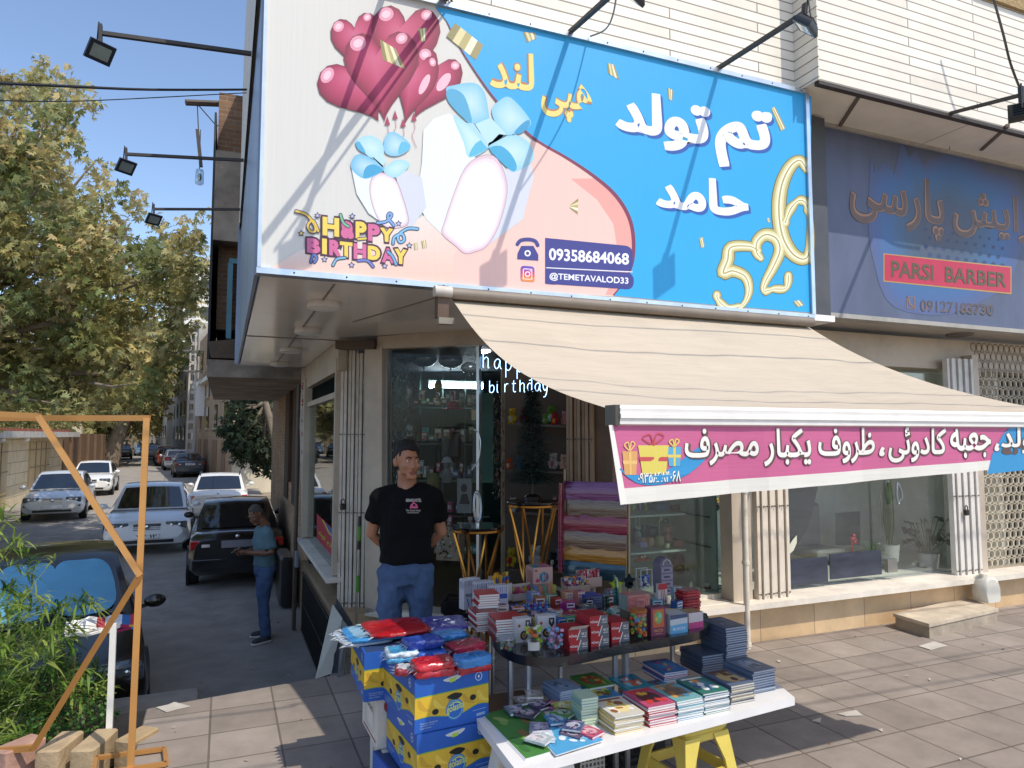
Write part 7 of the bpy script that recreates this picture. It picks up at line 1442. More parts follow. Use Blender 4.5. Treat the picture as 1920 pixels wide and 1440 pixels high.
m.build('branches', leafm, XT); m = MB('#2a1f18'); m.tube([g2+V((0, 0, .01)), b+V((0, 0, H*.9))], [.012, .004], 7); m.lathe([(.06, 0), (.065, .03), (.03, .05)], g2+V((0, 0, .014)), 14); m.build('stand', A('satin'), XT)
# light inside: tube lamp, ceiling lamp, neon words
GL = A('glow')
LT = thing('tube_lamp', 'white fluorescent tube glowing at the back of the shop', 'lamp', inD(860, 722, 2.2)); m = MB('#f4fbff'); m.tube([inD(806, 721, 2.1), inD(905, 724, 2.3)], .035, 8); m.build('tube', M('tube_light', '#e8f6ff', .5, emit=13.0), LT); m = MB('#8a9a96'); m.bar(inD(804, 715, 2.15), inD(907, 718, 2.35), .06, .03); m.build('lamp_tray', A('satin'), LT)
LC = thing('ceiling_lamp', 'bright round ceiling lamp just behind the door glass over the neon words', 'lamp', inD(907, 650, .5)); m = MB(); m.lathe([(.01, -.055), (.06, -.04), (.075, 0), (.06, .02)], inD(907, 652, .5), 20); m.build('shade', M('lamp_globe', '#f4f8ff', .5, emit=14.0), LC)
m = MB('#b5c0c8'); m.ball(inD(808, 724, 2.0), .03, 8, 6); m.thing('bare_bulb', 'small glowing bulb left of the fluorescent tube', 'lamp', M('bulb_light', '#e4f2ff', .5, emit=8.0))
NEON = M('neon_tube', '#a9d4ff', .4, emit=2.6)
GLY = {'h': [[(0, -1), (0, 1.0)], [(0, .1), (.35, .5), (.6, .3), (.62, -.1), (.62, -1), (.75, -1)]], 'a': [[(.7, .2), (.4, .45), (.05, .1), (.0, -.5), (.2, -.95), (.5, -.7), (.7, .2), (.68, -.6), (.85, -1)]],
       'p': [[(0, .4), (0, -2.0)], [(0, .1), (.35, .48), (.65, .2), (.62, -.6), (.3, -1), (0, -.75)]], 'y': [[(0, .4), (.1, -.5), (.35, -.9), (.6, -.4)], [(.68, .4), (.62, -.8), (.4, -1.8), (.1, -2.0)]], 'b': [[(0, 1.0), (0, -.9)], [(0, -.9), (.4, -1), (.65, -.5), (.6, .1), (.3, .25), (0, -.1)]],
       'i': [[(0, .4), (0, -.8), (.15, -1)], [(0, .8), (.01, .78)]], 'r': [[(0, .4), (0, -1)], [(0, -.1), (.25, .4), (.5, .4)]], 't': [[(.2, .95), (.15, -.7), (.35, -1), (.5, -.9)], [(-.05, .4), (.5, .45)]], 'd': [[(.62, 1.0), (.62, -.8), (.78, -1)], [(.62, .2), (.3, .45), (0, 0), (.05, -.7), (.35, -1), (.62, -.6)]]}
NE = thing('neon_sign', 'white neon words happy birthday glowing behind the door glass', 'neon sign', inD(970, 760, .12)); FN = lambda x, y: inD(x, y, .10)
for st, x0, x1, yb0, yb1, sz in (('happy', 906, 1012, 676, 690, 13), ('birthday', 918, 1032, 725, 722, 11)):
    m = MB(); n = len(st)
    for k, ch in enumerate(st):
        x = x0+(x1-x0)*k/n; yy = yb0+(yb1-yb0)*k/n
        for s_ in GLY[ch]: m.tube([FN(x+p.x*sz*1.15, yy-p.y*sz) for p in spl(s_, 4)], .0028, 6)
    m.build('neon_word', NEON, NE)
# tinsel, shelves and goods behind the glass
def tinsel(label, x0, x1, y0, y1, back, cols, n=650):
    m = MB()
    for k in range(n):
        p = inD(rq.uniform(x0, x1), rq.uniform(y0, y1), back+rq.uniform(0, .08)); g = rq.uniform(.5, 1.3); c = L(rq.choice(cols)); blade(m, p, rdir()+V((0, 0, -.4)), rq.uniform(.025, .05), .008, tuple(q*g for q in c), .6)
    m.thing('tinsel_garland', label, 'garland', M('tinsel', 'attr', .4, .1, var=.2))
tinsel('silver tinsel hanging in strands at the left of the door glass', 728, 768, 685, 905, .25, ['#a8b2b8', '#6d787c', '#dce2e6', '#4c5658'], 1300); tinsel('dark red tinsel next to the silver strands', 766, 784, 690, 850, .3, ['#4a1218', '#6a1c24', '#2c0c10'], 350); tinsel('colourful flower garland hanging down beside the door edge', 925, 945, 735, 930, .12, ['#7a4a3c', '#8a6a4c', '#4a3a4c', '#6a2c30', '#9a8a7c', '#3c5c4c'], 420)
SHF = thing('wall_shelf', 'dark glass shelves along the back of the shop behind the door glass', 'shelf', inD(860, 1000, 2.3))
for y in (695, 765, 832, 900, 965): m = MB('#3f5654'); m.bar(inD(775, y, 2.2), inD(920, y+2, 2.5), .25, .018); m.build('shelf_board', A('gloss'), SHF)
for x in (788, 830, 872, 905): m = MB('#4a605e'); m.bar(inD(x, 660, 2.45), inD(x, 1060, 2.45), .02); m.build('upright', A('metal'), SHF)
m = MB('#3f6a62'); m.prism([inD(886, 735, 1.9), inD(925, 737, 1.9), inD(925, 905, 1.9), inD(886, 905, 1.9)], -dn*.03); m.thing('green_board', 'plain sea green panel at the back of the shop', 'panel', M('sea_green_panel', '#41685f', .45, var=.2, scale=3))
NM = ['pink', 'grey', 'brown', 'white', 'dark red', 'black', 'blue', 'cream', 'green', 'violet', 'orange', 'turquoise', 'olive', 'peach']; CC = ['#a84a6c', '#6a7074', '#5c4434', '#a8aaa8', '#5c1c24', '#1c1c20', '#34507a', '#a89878', '#4a6c4a', '#5a446c', '#a8602c', '#3c8a8a', '#5c5c30', '#b08c74'] or ['#a84a6c', '#6a7074', '#5c4434', '#a8aaa8', '#5c1c24', '#1c1c20', '#34507a', '#a89878', '#4a6c4a', '#5a446c']; KD = [('gift box', .1, .08), ('toy packet', .07, .11), ('doll box', .06, .14), ('card box', .12, .05), ('round tin', .08, .07)]
used = set()
for r_, y in enumerate((692, 762, 829, 897, 962, 1040)):
    for k in range(10):
        while True:
            a, b = rq.randrange(len(NM)), rq.randrange(len(KD))
            if len(used) > 66: used.clear()
            if (a, b) not in used: used.add((a, b)); break
        kd, w, h = KD[b]; h *= rq.uniform(.8, 1.3); c = inD(784+k*12.5+rq.uniform(-3, 3), y-2, 2.1); m = MB(CC[a])
        if b == 4: m.lathe([(w/2, 0), (w/2, h), (w/2*.9, h+.005)], c, 12)
        else: m.rbox(c+V((0, 0, h/2)), (w, .06, h), .008, rz=DOORR+rq.uniform(-.2, .2)); m.col(mixc(CC[a], '#ffffff', .4)).box(c+dn*.034+V((0, 0, h*.5)), (w*.6, .002, h*.4), rz=DOORR)
        m.thing(kd.replace(' ', '_'), NM[a]+' '+kd+' on the '+['top', 'second', 'third', 'fourth', 'fifth', 'lowest'][r_]+' shelf at the back of the shop', kd, A('satin'), 'goods on the back shelves')
POS = ['far left', 'left', 'middle left', 'middle', 'middle right', 'right']
for r_, (y, rowname) in enumerate(((745, 'upper'), (815, 'middle'), (880, 'lower'), (985, 'lowest'))):
    for k in range(6):
        b = (r_*2+k) % 5; kd = ['toy card', 'keyring card', 'ribbon packet', 'mask', 'garland packet'][b]; a = (r_*3+k*7) % 10; c = inD(772+k*23+rq.uniform(-5, 5), y+rq.uniform(-8, 8), 1.2+.12*(k % 3)); m = MB(CC[a]); w, h = rq.uniform(.05, .09), rq.uniform(.09, .16)
        m.rbox(c, (w, .02, h), .008, rz=DOORR); m.col(mixc(CC[a], '#ffffff', .45)).box(c+dn*.0125+V((0, 0, h*.22)), (w*.75, .002, h*.3), rz=DOORR); m.col(mixc(CC[(a+3) % 10], '#ffffff', .15)).ball(c+dn*.014-V((0, 0, h*.15)), (w*.3, .01, h*.2), 8, 6); m.col('#5c6060').tube([c+V((0, 0, h/2)), c+V((0, 0, h/2+.12))], .002, 4)
        m.thing(kd.replace(' ', '_'), NM[a]+' '+kd+' hanging at the '+POS[k]+' of the '+rowname+' row inside the shop', kd, A('gloss'), 'packets hanging inside the shop')
for lab, px, py, bk, c, s in (('yellow round balloon hanging inside near the fluorescent tube', 822, 724, 1.0, '#9a8a1c', (.045, .045, .07)), ('silver foil balloon under the shop ceiling on the left', 795, 672, .8, '#6a727c', (.14, .1, .09)), ('blue grey foil balloon under the shop ceiling in the middle', 845, 676, .9, '#7d8590', (.13, .1, .08)), ('silver crumpled foil balloon left of the ceiling lamp', 880, 690, .7, '#9aa0a8', (.09, .07, .06)), ('dark foil balloon at the top left of the door glass', 760, 668, .6, '#3a4652', (.12, .1, .07)), ('violet foil balloon stripe under the shop ceiling', 832, 662, .8, '#5a2f5c', (.05, .05, .08))):
    m = MB(c); p = inD(px, py, bk); m.ball(p, s, 14, 10); m.tube([p-V((0, 0, s[2])), p-V((0, 0, s[2]+.02))], [.004, .012], 8); m.tube([p-V((0, 0, s[2]+.02)), p-V((.01, 0, s[2]+.12))], .001, 4); m.thing('balloon', lab, 'balloon', M('foil_balloon', 'attr', .2, .5, var=.25, scale=8, bump=.5, bscale=14))
m = MB('#a8284c'); p = inD(850, 768, 1.2); m.lathe([(.12, 0), (.11, .015), (.07, .02), (.055, .09), (.02, .1)], p, 18); m.thing('party_hat', 'pink brimmed party hat hanging among the goods', 'hat', A('satin'))
m = MB('#121215'); p = inD(848, 835, 1.3); m.rbox(p, (.22, .12, .3), .05, rz=DOORR); m.thing('gift_bag', 'black gift bag hanging behind the pink hat', 'bag', A('satin'))
m = MB('#c8b08c'); p = inD(888, 778, 1.2); m.rbox(p, (.05, .01, .11), .012, rz=DOORR); m.tube([p+V((0, 0, .055)), p+V((0, 0, .2))], .002, 4); m.thing('price_tag', 'pale tag hanging on a thread before the green panel', 'tag', A('matte'))
m = MB('#8a8e90'); m.prism([inD(857, 897, .9), inD(884, 897, .9), inD(884, 962, .9), inD(857, 962, .9)], -dn*.02); m.col('#3a3c40'); m.disc(lambda x, y, o=0: inD(x, y, .898), 870, 915, 6, 8); m.poly([inD(861, 945, .897), inD(866, 926, .897), (inD(876, 926, .897)), inD(881, 945, .897)]); m.thing('portrait_picture', 'grey portrait picture standing behind the lower glass table', 'picture', A('matte'))
m = MB('#7c8184'); p = inD(838, 905, 1.0); m.lathe([(.05, 0), (.06, .05), (.045, .12), (.02, .15)], p, 12); m.ball(p+V((0, 0, .19)), (.04, .04, .05), 10, 8); m.col('#a8acb0').lathe([(.065, .21), (.05, .225), (.04, .26), (.01, .27)], p, 14); m.thing('doll', 'grey doll with a white hat behind the standing man', 'doll', A('cloth'))
m = MB('#6c6a4a'); p = inD(812, 905, .8); m.rbox(p, (.13, .05, .2), .02, rz=DOORR); m.thing('gift_bag', 'olive gift bag beside the head of the man', 'bag', A('cloth'))
m = MB('#b8a08c'); m.prism([inD(818, 985, .7), inD(860, 990, .7), inD(860, 1052, .7), inD(818, 1050, .7)], -dn*.12)
for k in range(40): m.col(rq.choice(['#c9ced2', '#3c4044', '#8d9296', '#1c1e20'])).ball(inD(rq.uniform(822, 857), rq.uniform(990, 1046), .69), .012, 6, 4)
m.thing('glitter_bag', 'clear bag of silver trinkets beside the man above the floor', 'bag', A('gloss'))
m = MB('#17161a'); p = PZ(850, 1140, .62); m.rbox(p, (.16, .14, .1), .04); m.tube([p+V((-.06, 0, .05)), p+V((-.03, 0, .09)), p+V((.03, 0, .08))], .012, 6); m.thing('bag', 'small black bag on the heap behind the purple pack', 'bag', A('cloth'))
# plush toys on the shelf right of the door
PSH = thing('plush_shelf', 'brown shelf of plush toys at the right side of the doorway', 'shelf', inD(1045, 1090, .45))
for y in (800, 885, 963, 1068): m = MB('#4c3c32'); m.bar(inD(950, y-6, .62), inD(1072, y, .62), .3, .02); m.build('shelf_board', A('satin'), PSH)
m = MB('#4f4038'); m.prism([inD(946, 690, .8), inD(1075, 690, .8), inD(1075, 1150, .8), inD(946, 1150, .8)], -dn*.03); m.build('back_panel', A('matte'), PSH)
m = MB('#8a7a66'); m.bar(inD(943, 690, .45), inD(943, 1120, .45), .03); m.build('upright', A('satin'), PSH)
def plush(label, px, py, s, c, belly=None, ears='round', back=.5, cat='plush toy'):
    t = thing('plush_toy', label, cat, inD(px, py, back)); o = WM[t.name].translation; m = MB(c); U = lambda x, y, z: o+da*(x*s)+dn*(y*s)+V((0, 0, z*s))
    m.ball(U(0, 0, .42), (.36*s, .3*s, .42*s), 12, 8); m.ball(U(0, .05, 1.0), (.34*s, .3*s, .32*s), 12, 8)
    for q in (-1, 1):
        m.ball(U(q*.36, .12, .5), (.12*s, .12*s, .24*s), 8, 6); m.ball(U(q*.2, .26, .1), (.14*s, .2*s, .12*s), 8, 6)
        if ears == 'long': m.ball(U(q*.15, 0, 1.5), (.08*s, .07*s, .3*s), 8, 6)
        elif ears == 'horn': m.tube([U(q*.15, 0, 1.25), U(q*.22, 0, 1.5)], [.07*s, .01*s], 8)
        else: m.ball(U(q*.25, 0, 1.27), (.12*s, .07*s, .12*s), 8, 6)
    fused(m, 'body', M('plush_'+c.strip('#'), c, .95, var=.3, scale=40, bump=.7, bscale=140, spec=.1), t, max(.008, s*.06), 3, w=True)
    m = MB('#16120f'); [m.ball(U(q*.12, .34, 1.04), .04*s, 6, 5) for q in (-1, 1)]; m.ball(U(0, .36, .94), .045*s, 6, 5); m.build('eyes', A('gloss'), t)
    if belly: m = MB(belly); m.ball(U(0, .2, .42), (.24*s, .14*s, .3*s), 10, 8); m.build('belly', A('cloth'), t)
plush('large green plush toy at the top right of the doorway', 1035, 795, .13, '#56702c', '#8aa49c', 'horn', .6); plush('red plush dragon with a yellow belly on the top shelf', 1041, 797, .085, '#a0242c', '#a88a2c', 'horn', .35); plush('pink plush bear at the right end of the top shelf', 1060, 797, .095, '#b07478', None, 'round', .42); plush('small green plush frog left of the red dragon', 1022, 795, .07, '#6a8a3c', '#a8b89c', 'round', .36)
plush('yellow plush penguin at the left of the top shelf', 961, 795, .11, '#a8841c', '#9aa09c', 'round', .5); plush('dark red plush cushion toy behind the Christmas tree', 985, 795, .12, '#5c1420', None, 'round', .6); plush('white plush cow with pink muzzle on the middle shelf', 1038, 880, .11, '#a8a09c', '#a85c6c', 'round', .45); plush('cream plush pig at the right of the middle shelf', 1058, 880, .1, '#b08c7c', None, 'round', .4); plush('orange plush fox at the left of the middle shelf', 955, 880, .08, '#a84a24', '#b8aca0', 'horn', .42); plush('blue plush elephant behind the tree on the middle shelf', 975, 882, .1, '#4a6078', None, 'round', .5)
plush('pale pink plush bunny under the Christmas tree', 1040, 960, .09, '#a87c74', None, 'long', .42); plush('white plush seal left under the Christmas tree', 962, 960, .1, '#9c9a94', None, 'round', .45); plush('white and black plush dog behind the gold legs', 1005, 1062, .14, '#a09c98', None, 'round', .5); plush('yellow and red plush parrot low at the left of the shelf', 960, 1062, .13, '#a08a2c', '#8a1f24', 'round', .5); plush('small penguin plush with white belly low at the right', 1038, 1064, .1, '#1d2026', '#b0ac98', 'round', .42); plush('denim blue plush cat low at the right end', 1052, 1064, .13, '#4c6a8a', None, 'round', .55)
# ---- display window with figurines
def inW(px, py, y): return PY(px, py, y)
DSP = thing('display_shelf', 'white shelves of small gifts inside the sunny display window', 'shelf', inW(1260, 1110, 5.5)); 
m = MB('#9aa09a'); m.prism([inW(1172, 880, 5.8), inW(1300, 880, 5.8), inW(1300, 1140, 5.8), inW(1172, 1140, 5.95)], (0, .03, 0)); m.build('back_panel', A('matte'), DSP)
m = MB('#a9aaa2'); m.prism([(4.12, 5.18, .36), (4.12, 5.95, .36), (4.12, 5.95, 2.5), (4.12, 5.18, 2.5)], (.02, 0, 0)); m.build('side_panel', A('matte'), DSP)
SZ = [inW(1240, 961, 5.5).z, inW(1240, 1028, 5.5).z, .4]
for z in SZ[:2]: m = MB('#c2c5c0'); m.box((3.46, 5.62, z-.008), (.95, .5, .016)); m.build('shelf_board', A('satin'), DSP)
m = MB('#b9b4aa'); m.box((3.5, 5.55, .39), (1.25, .75, .03)); m.build('window_floor', A('satin'), DSP)
m = MB('#3c3a36'); [m.bar((4.11, 5.25, z), (4.11, 5.9, z), .012) for z in (.78, 1.05, 1.3, 1.6)]; m.build('hook_rail', A('satin'), DSP)
def figure(label, px, py, parts, y=5.5, cat='figurine', group='gifts in the display window', name='figurine'):
    o = inW(px, py, y); m = MB()
    for c, k, p, r in parts:
        m.col(c); q = o+V(p) if k != 't' else o
        if k == 'b': m.ball(q, r, 12, 8)
        elif k == 'l': m.lathe(r, q, 16)
        elif k == 't': m.tube([o+V(x) for x in p], r, 7)
        elif k == 'x': m.rbox(q, r, .008)
    m.thing(name, label, cat, A('satin'), group)
pot = lambda r, h: [(r*.7, 0), (r, h*.3), (r, h*.8), (r*.85, h)]
figure('silver rabbit lamp with tall ears on the middle shelf', 1196, 1012, [('#8d8f94', 'b', (0, 0, .045), (.035, .03, .045)), ('#9a9ca0', 'b', (0, 0, .11), (.03, .028, .03)), ('#a3a5a8', 'b', (-.02, 0, .18), (.012, .01, .05)), ('#a3a5a8', 'b', (.018, 0, .18), (.012, .01, .05)), ('#7f7496', 'x', (.01, -.02, -.0), (.09, .06, .04))])
figure('cream moon lamp on a thin stick rising from a round pot', 1237, 1024, [('#b5ab84', 'l', (0, 0, 0), pot(.042, .09)), ('#c9c4b0', 't', [(0, 0, .08), (0, 0, .24)], .003), ('#cfc8a0', 't', [(.012, 0, .29), (.022, 0, .26), (.012, 0, .235), (-.006, 0, .23)], [.003, .012, .012, .003])])
figure('peach pot left of the moon lamp', 1219, 1025, [('#b98c74', 'l', (0, 0, 0), pot(.038, .085))]); figure('blue grey round lantern at the back of the middle shelf', 1223, 1012, [('#5c707c', 'l', (0, 0, 0), pot(.06, .12)), ('#4c606c', 'l', (-.1, 0, .0), pot(.045, .14))], 5.7)
figure('pink bear figurine with a black ring over its head', 1252, 1018, [('#b07a72', 'b', (0, 0, .05), (.045, .04, .055)), ('#b8857c', 'b', (0, 0, .125), (.036, .03, .034)), ('#b8857c', 'b', (-.028, 0, .158), .013), ('#b8857c', 'b', (.028, 0, .158), .013), ('#22201f', 't', [(-.02+.03*cos(a), 0, .20+.018*sin(a)) for a in [k*.7 for k in range(10)]], .004)]); figure('coral rectangular planter at the right of the middle shelf', 1270, 1026, [('#b8806c', 'x', (0, 0, .03), (.1, .06, .06))]); figure('purple small planter with orange flowers at the left of the shelf', 1205, 1027, [('#8a7fae', 'x', (0, 0, .03), (.08, .05, .05)), ('#c8823c', 'b', (.01, 0, .065), (.025, .02, .014))], 5.4)
figure('black and cream bear head mug on the middle shelf', 1251, 1027, [('#cfc39c', 'l', (0, 0, 0), pot(.022, .04)), ('#2a2624', 'b', (0, 0, .05), (.024, .02, .018))], 5.38)
for i, c in enumerate(['#8c9a6c', '#7a6c8c', '#8a9a5c']): figure(['sage', 'mauve', 'olive'][i]+' little jar on the upper shelf behind the banner edge', 1188+i*11, 958, [(c, 'l', (0, 0, 0), pot(.018, .06)), ('#d0c8b8', 'b', (0, 0, .065), .012)], 5.4)
figure('dark blue tray of trinkets on the upper shelf', 1240, 958, [('#4a5c78', 'x', (0, 0, .04), (.16, .06, .07)), ('#8c9cb0', 'x', (0, -.01, .09), (.1, .03, .02))]); figure('dark red box on the upper shelf right end', 1265, 957, [('#6c2c34', 'x', (0, 0, .03), (.09, .06, .05))])
figure('blue starfish charm hanging on the side hooks', 1331, 985, [('#7aa0c0', 't', [(0, 0, 0), (.055*cos(k*.628*2), 0, .055*sin(k*.628*2))], [.02, .005]) for k in range(5)]+[('#dfe6ea', 'b', (0, -.02, 0), (.02, .008, .02))], 5.6); figure('mint green bear charm hanging lower on the side hooks', 1315, 1026, [('#5aa486', 'b', (0, 0, 0), (.028, .02, .04)), ('#5aa486', 'b', (0, 0, .055), (.025, .02, .024)), ('#5aa486', 'b', (-.02, 0, .08), .01), ('#5aa486', 'b', (.02, 0, .08), .01)], 5.6)
figure('pink curled charm hanging beside the mint bear', 1334, 1032, [('#c04a78', 't', [(0, 0, .05), (.012, 0, .02), (.008, 0, -.03), (-.006, 0, -.05)], [.006, .012, .012, .006])], 5.6); figure('red and cream fox plaque on the side wall', 1296, 972, [('#8a3c2c', 'b', (-.03, 0, .01), (.05, .015, .05)), ('#b89c7c', 'b', (.01, -.01, 0), (.04, .015, .045)), ('#5a3c30', 'b', (.06, 0, .02), (.03, .012, .03))], 5.75); figure('yellow haired doll charm hanging at the top right', 1345, 945, [('#b8902c', 'b', (0, 0, .03), (.035, .02, .03)), ('#c8a088', 'b', (0, -.01, .01), (.022, .018, .022)), ('#3a3a48', 'b', (0, 0, -.035), (.025, .018, .03))], 5.55); figure('magenta bell charm beside the yellow haired doll', 1335, 945, [('#a83c6c', 'l', (0, 0, -.02), [(.03, 0), (.022, .03), (.008, .06)])], 5.5)
for px, c, lab in ((1330, .055, 'larger penguin figure with orange beak at the window floor'), (1350, .045, 'smaller penguin figure behind the larger one')):
    figure(lab, px, 1118, [('#17181b', 'b', (0, 0, c), (c, c*.9, c)), ('#c8c4bc', 'b', (0, -.012, c*.6), (c*.95, c*.85, c*.6)), ('#17181b', 'b', (0, 0, c*1.75), (c*.75, c*.7, c*.65)), ('#d8d4cc', 'b', (-c*.5, -.01, c*2.0), (c*.5, c*.5, c*.45)), ('#c8741c', 't', [(c*.15, -c*.6, c*1.7), (c*.3, -c*1.05, c*1.6)], [c*.18, c*.05])], 5.3 if c > .05 else 5.42)
figure('pale green frog figure with two big ringed eyes', 1299, 1122, [('#7fb098', 'b', (0, 0, .04), (.06, .04, .04)), ('#a8c8b0', 'b', (-.035, -.02, .075), .03), ('#a8c8b0', 'b', (.035, -.02, .075), .03), ('#e0e4de', 'b', (-.035, -.04, .077), (.02, .012, .02)), ('#e0e4de', 'b', (.035, -.04, .077), (.02, .012, .02)), ('#1f4c44', 'b', (-.035, -.05, .077), .008), ('#1f4c44', 'b', (.035, -.05, .077), .008), ('#c9c4ac', 'l', (0, .02, .1), [(.02, 0), (.014, .04)])], 5.28)
figure('clear letter trophy with a crown on top', 1303, 1110, [('#8d9690', 'x', (-.03, 0, .1), (.022, .02, .2)), ('#8d9690', 't', [(-.02, 0, .1), (.04, 0, .2)], .012), ('#8d9690', 't', [(-.02, 0, .1), (.045, 0, .0)], .012)]+[('#9aa39c', 't', [(-.05+.03*k, 0, .21), (-.05+.03*k, 0, .25)], [.01, .003]) for k in range(4)], 5.5)
figure('orange red crab toy on the table of beads', 1203, 1053, [('#a84424', 'b', (0, 0, .03), (.04, .03, .03)), ('#a84424', 'b', (-.05, 0, .015), (.035, .02, .014)), ('#a84424', 'b', (.05, 0, .015), (.035, .02, .014)), ('#e0dcd4', 'b', (-.012, -.025, .045), .01), ('#e0dcd4', 'b', (.015, -.025, .045), .01)], 5.25); figure('dark red feather duster ball at the window back', 1272, 1050, [('#5c1c2c', 'b', (0, 0, 0), (.08, .06, .07)), ('#4a1624', 'b', (.02, 0, -.08), (.06, .05, .06))], 5.7)
# ---- barber window
def pott(label, px, py, y, r, h): 
    t = thing('potted_plant', label, 'potted plant', inW(px, py, y)); o = WM[t.name].translation; m = MB('#b4b6b2'); m.lathe([(r*.82, 0), (r, h), (r*.9, h), (r*.88, h*.9)], o, 20); m.build('pot', A('satin'), t); return t, o
t, o = pott('tall snake plant in a white pot behind the barber window', 1667, 1052, 5.5, .11, .18); m = MB('#3c5232')
for k in range(9): a = rq.uniform(0, 6.28); m.col(rq.choice(['#5a7850', '#4a6640', '#738a58'])); b = o+V((cos(a)*.04, sin(a)*.04, .16)); blade(m, b, V((cos(a)*.09, sin(a)*.05, 1)), rq.uniform(.55, .95), .06, m.k, .02)
m.build('leaves', leafm, t)
t, o = pott('broad dark leaved plant in a white pot right of the snake plant', 1741, 1066, 5.42, .115, .17); m = MB(); st = MB('#4c5c40')
for k in range(30):
    p = o+V((rq.uniform(-.24, .22), rq.uniform(-.14, .14), rq.uniform(.28, .58))); st.tube([o+V((0, 0, .15)), o.lerp(p, .6)+V((0, 0, .06)), p], .004, 5); n = (rdir()*.6+V((0, -.7, .6))).normalized(); u = (V((p.x-o.x, 0, -.3)).normalized()); u = (u-n*u.dot(n)).normalized(); w = n.cross(u); s = rq.uniform(.06, .1)
    m.add([p, p+u*s*.4+w*s*.55, p+u*s*1.2, p+u*s*.4-w*s*.55], [(0, 1, 2, 3)], False, [L(rq.choice(['#40403c', '#4c4444', '#3c4c3a', '#564a4a']))])
m.build('leaves', leafm, t); st.build('stems', A('satin'), t)
t, o = pott('low bushy green plant left of the snake plant', 1638, 1056, 5.5, .07, .1); m = MB()
for k in range(70): blade(m, o+V((0, 0, .1)), rdir()+V((0, 0, .9)), rq.uniform(.12, .28), .014, L(rq.choice(['#54784a', '#3e6038', '#668a52'])), .7)
m.build('leaves', leafm, t)
m = MB('#8d9a9c'); m.prism([inW(1569, 962, 6.2), inW(1613, 958, 6.2), inW(1613, 1022, 6.2), inW(1569, 1022, 6.2)], (0, .02, 0)); m.thing('mirror_panel', 'pale rectangular mirror panel inside the barber room', 'mirror', M('dull_mirror', '#98a4a4', .15, .5))
m = MB('#2a3440'); pts = [inW(x, y, 5.35) for x, y in ((1452, 905), (1535, 905), (1528, 940), (1515, 990), (1490, 1030), (1452, 1045))]; m.prism(pts, (0, .03, 0)); bb = M('speckled_cape', '#27303c', .7, var=.8, scale=120); m.thing('cape', 'dark speckled barber cape hanging inside the left of the window', 'cape', bb)
m = MB('#c9c9b4'); fe = [(1470, 1040), (1478, 1026), (1487, 1012), (1494, 1004), (1494, 1018), (1488, 1032), (1478, 1041)]; m.prism([inW(x, y, 5.1) for x, y in fe], (0, .004, 0)); m.thing('feather_sticker', 'cream leaf shaped sticker on the barber glass', 'sticker', A('matte'))
m = MB('#7d7f80'); p = inW(1535, 1035, 6.05); m.rbox(p, (.45, .4, .1), .06); m.rbox(p+V((0, .2, .28)), (.42, .1, .5), .05); m.tube([p, p-V((0, 0, .45))], .04, 8); m.thing('barber_chair', 'grey barber chair in the dim barber room', 'chair', A('satin'))
m = MB('#a8303c'); p = inW(1597, 1012, 5.7); [m.ball(p+V((rq.uniform(-.05, .05), 0, rq.uniform(-.04, .04))), .025, 8, 6) for k in range(6)]; m.tube([p, p-V((0, 0, .2))], .008, 6); m.thing('flower', 'red flower bunch before the pale mirror panel', 'flower', A('satin'))
# ---- outside bits
m = MB('#c0b19b'); a = [PZ(1675, 1152, .12), PZ(1742, 1172, .12), PZ(1872, 1143, .12), PZ(1812, 1122, .12)]; m.prism([(p.x, p.y, 0.1) for p in a], (0, 0, .03)); m.col('#a39684'); cx = sum(p.x for p in a)/4; cy = sum(p.y for p in a)/4; m.prism([(cx+(p.x-cx)*.97, cy+(p.y-cy)*.95, 0) for p in a], (0, 0, .1)); m.thing('step_slab', 'worn sandstone step slab in front of the barber window', 'step', A('stone'))
JC = thing('jerrycan', 'white plastic jerrycan leaning at the end of the step slab', 'jerrycan', PZ(1856, 1130, .13)); o = WM[JC.name].translation+V((0, .03, 0)); m = MB('#d8d4c6')
sh_ = [(-.11, 0), (.11, 0), (.13, .04), (.13, .17), (.10, .24), (.03, .28), (-.06, .29), (-.12, .24), (-.14, .12)]; sh_ = [(x*.86, z*.88) for x, z in sh_]; rings = []
for dy, f in ((-.075, .88), (-.06, 1), (.06, 1), (.075, .88)): rings.append([o+V((x*f, dy, z*f+.01)) for x, z in sh_])
m.loft(rings, True, False); m.build('tank', M('milky_plastic', '#d9d5c8', .4, var=.08, scale=6, trans=.1), JC, ang=60)
m = MB('#cfcabb'); m.tube([o+V((.015, 0, .25)), o+V((.085, 0, .24)), o+V((.11, 0, .165))], .014, 8); m.build('handle', A('satin'), JC); m = MB('#c9c4b4'); m.lathe([(.028, 0), (.028, .03), (.02, .035)], o+V((-.05, 0, .25)), 12); m.build('cap', A('satin'), JC)
m = MB('#d6cdbd'); p = PZ(1402, 1216, 0); m.tube([(p.x, p.y, 0), (p.x, p.y, 1.55)], .026, 10); [m.lathe([(.032, z), (.032, z+.03)], (p.x, p.y, 0), 10) for z in (.02, .7, 1.3)]; m.thing('downpipe', 'cream painted pipe standing on the paving before the pilaster', 'pipe', A('dull'))
m = MB('#4a4a46'); p = PZ(1326, 1190, 0); m.bar((p.x, p.y, 0), (p.x, p.y, .42), .03); m.thing('short_post', 'short dark steel post at the plinth behind the tallest pile', 'post', A('dull'))
def leaning(label, base0, base1, top0, top1, th, col, name='panel', mt='dull'):
    m = MB(col); n = V((-.3, -.95, .1)); m.prism([base0, base1, top1, top0], n*th); m.thing(name, label, 'panel', A(mt))
E1 = PZ(592, 1272, 0); E2 = PZ(622, 1262, 0); leaning('white painted board leaning against the corner plinth', E1, E2, PD(624, 1132, 6.2), PD(643, 1160, 5.75), .02, '#b9b6a6')
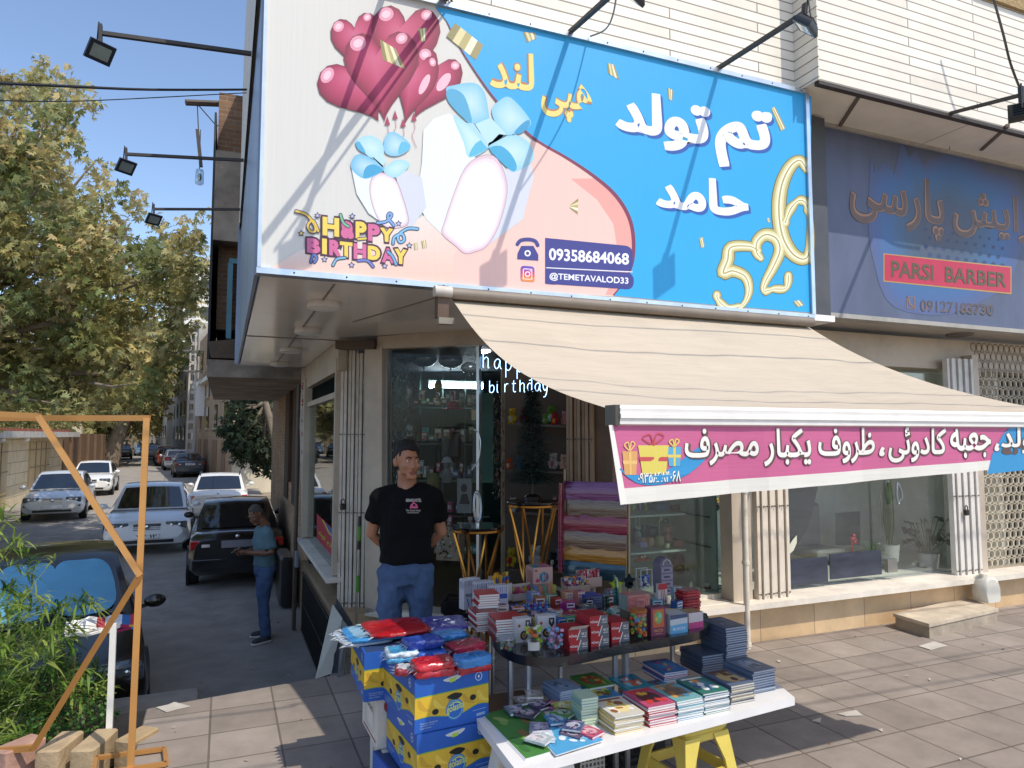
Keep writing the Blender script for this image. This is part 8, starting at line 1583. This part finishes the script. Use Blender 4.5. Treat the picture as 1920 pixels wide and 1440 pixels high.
E3 = PZ(630, 1266, 0); leaning('dark board leaning behind the white one', PZ(606, 1268, 0)+V((0, .06, 0)), E3+V((.04, .06, 0)), PD(632, 1122, 6.3), PD(662, 1170, 5.7), .02, '#25262a'); leaning('grey folded board between the dark board and the cartons', PZ(634, 1268, 0), PZ(646, 1264, 0), PD(642, 1160, 5.75), PD(652, 1172, 5.5), .03, '#6f6d66')
MP = thing('mop', 'mop handle with green grips leaning against the corner pillar', 'mop', PZ(680, 1190, .02)); q = lambda y: DP(691-(y-965)*.035, y, .13); m = MB('#b9bcb8'); m.tube([q(1000), q(1190)], .010, 7); m.build('pole', A('metal'), MP)
for a, b, c in ((983, 1010, '#4c8a2c'), (1074, 1105, '#4c8a2c'), (965, 984, '#1c1c1c'), (1010, 1026, '#1c1c1c')): m = MB(c); m.tube([q(a), q(b)], .016, 8); m.build('grip', A('satin'), MP)
VB = thing('cloth_banner', 'narrow white cloth banner with red Persian letters hanging down the side wall', 'banner', (.93, 9.9, .6)); XP = Plane((.96, 9.85, 0), (-.25, -.97, 0)); m = MB('#c9bfb4'); m.prism([XP(566, 690), XP(579, 690), XP(577, 840), XP(572, 950), XP(565, 945), XP(562, 800)], (0, .01, 0)); m.build('cloth', A('cloth'), VB)
m = MB('#a8303a')
for k, ch in enumerate('خوشبیار'): y = 715+k*31; m.text(lambda x, y_, e=0: XP(x, y_, .004+e), ch, [(566, y), (576, y+3), (575, y+17), (565, y+14)], .02, True)
m.build('red_lettering', A('matte'), VB)
m = MB('#5a5048'); m.tube([(.95, 10.1, -.85), (.95, 10.1, 2.5)], .028, 8); m.thing('downpipe', 'dark drainpipe on the alley wall behind the cloth banner', 'pipe', A('dull'))
m = MB('#8d9aa8'); p = PX(556, 1048, .96); m.rbox(p, (.05, .12, .22), .02); m.thing('water_bottle', 'wrapped bottle hanging from the alley drainpipe', 'bottle', A('film'))
m = MB('#1c1c1e'); p = PX(540, 1090, 1.0); m.thing if 0 else None
m.rbox((.95, 11.8, -.45), (.2, 1.0, .75), .06); m.thing('rubbish_bag', 'black rubbish bag slumped at the foot of the brick wall', 'bag', A('film'))
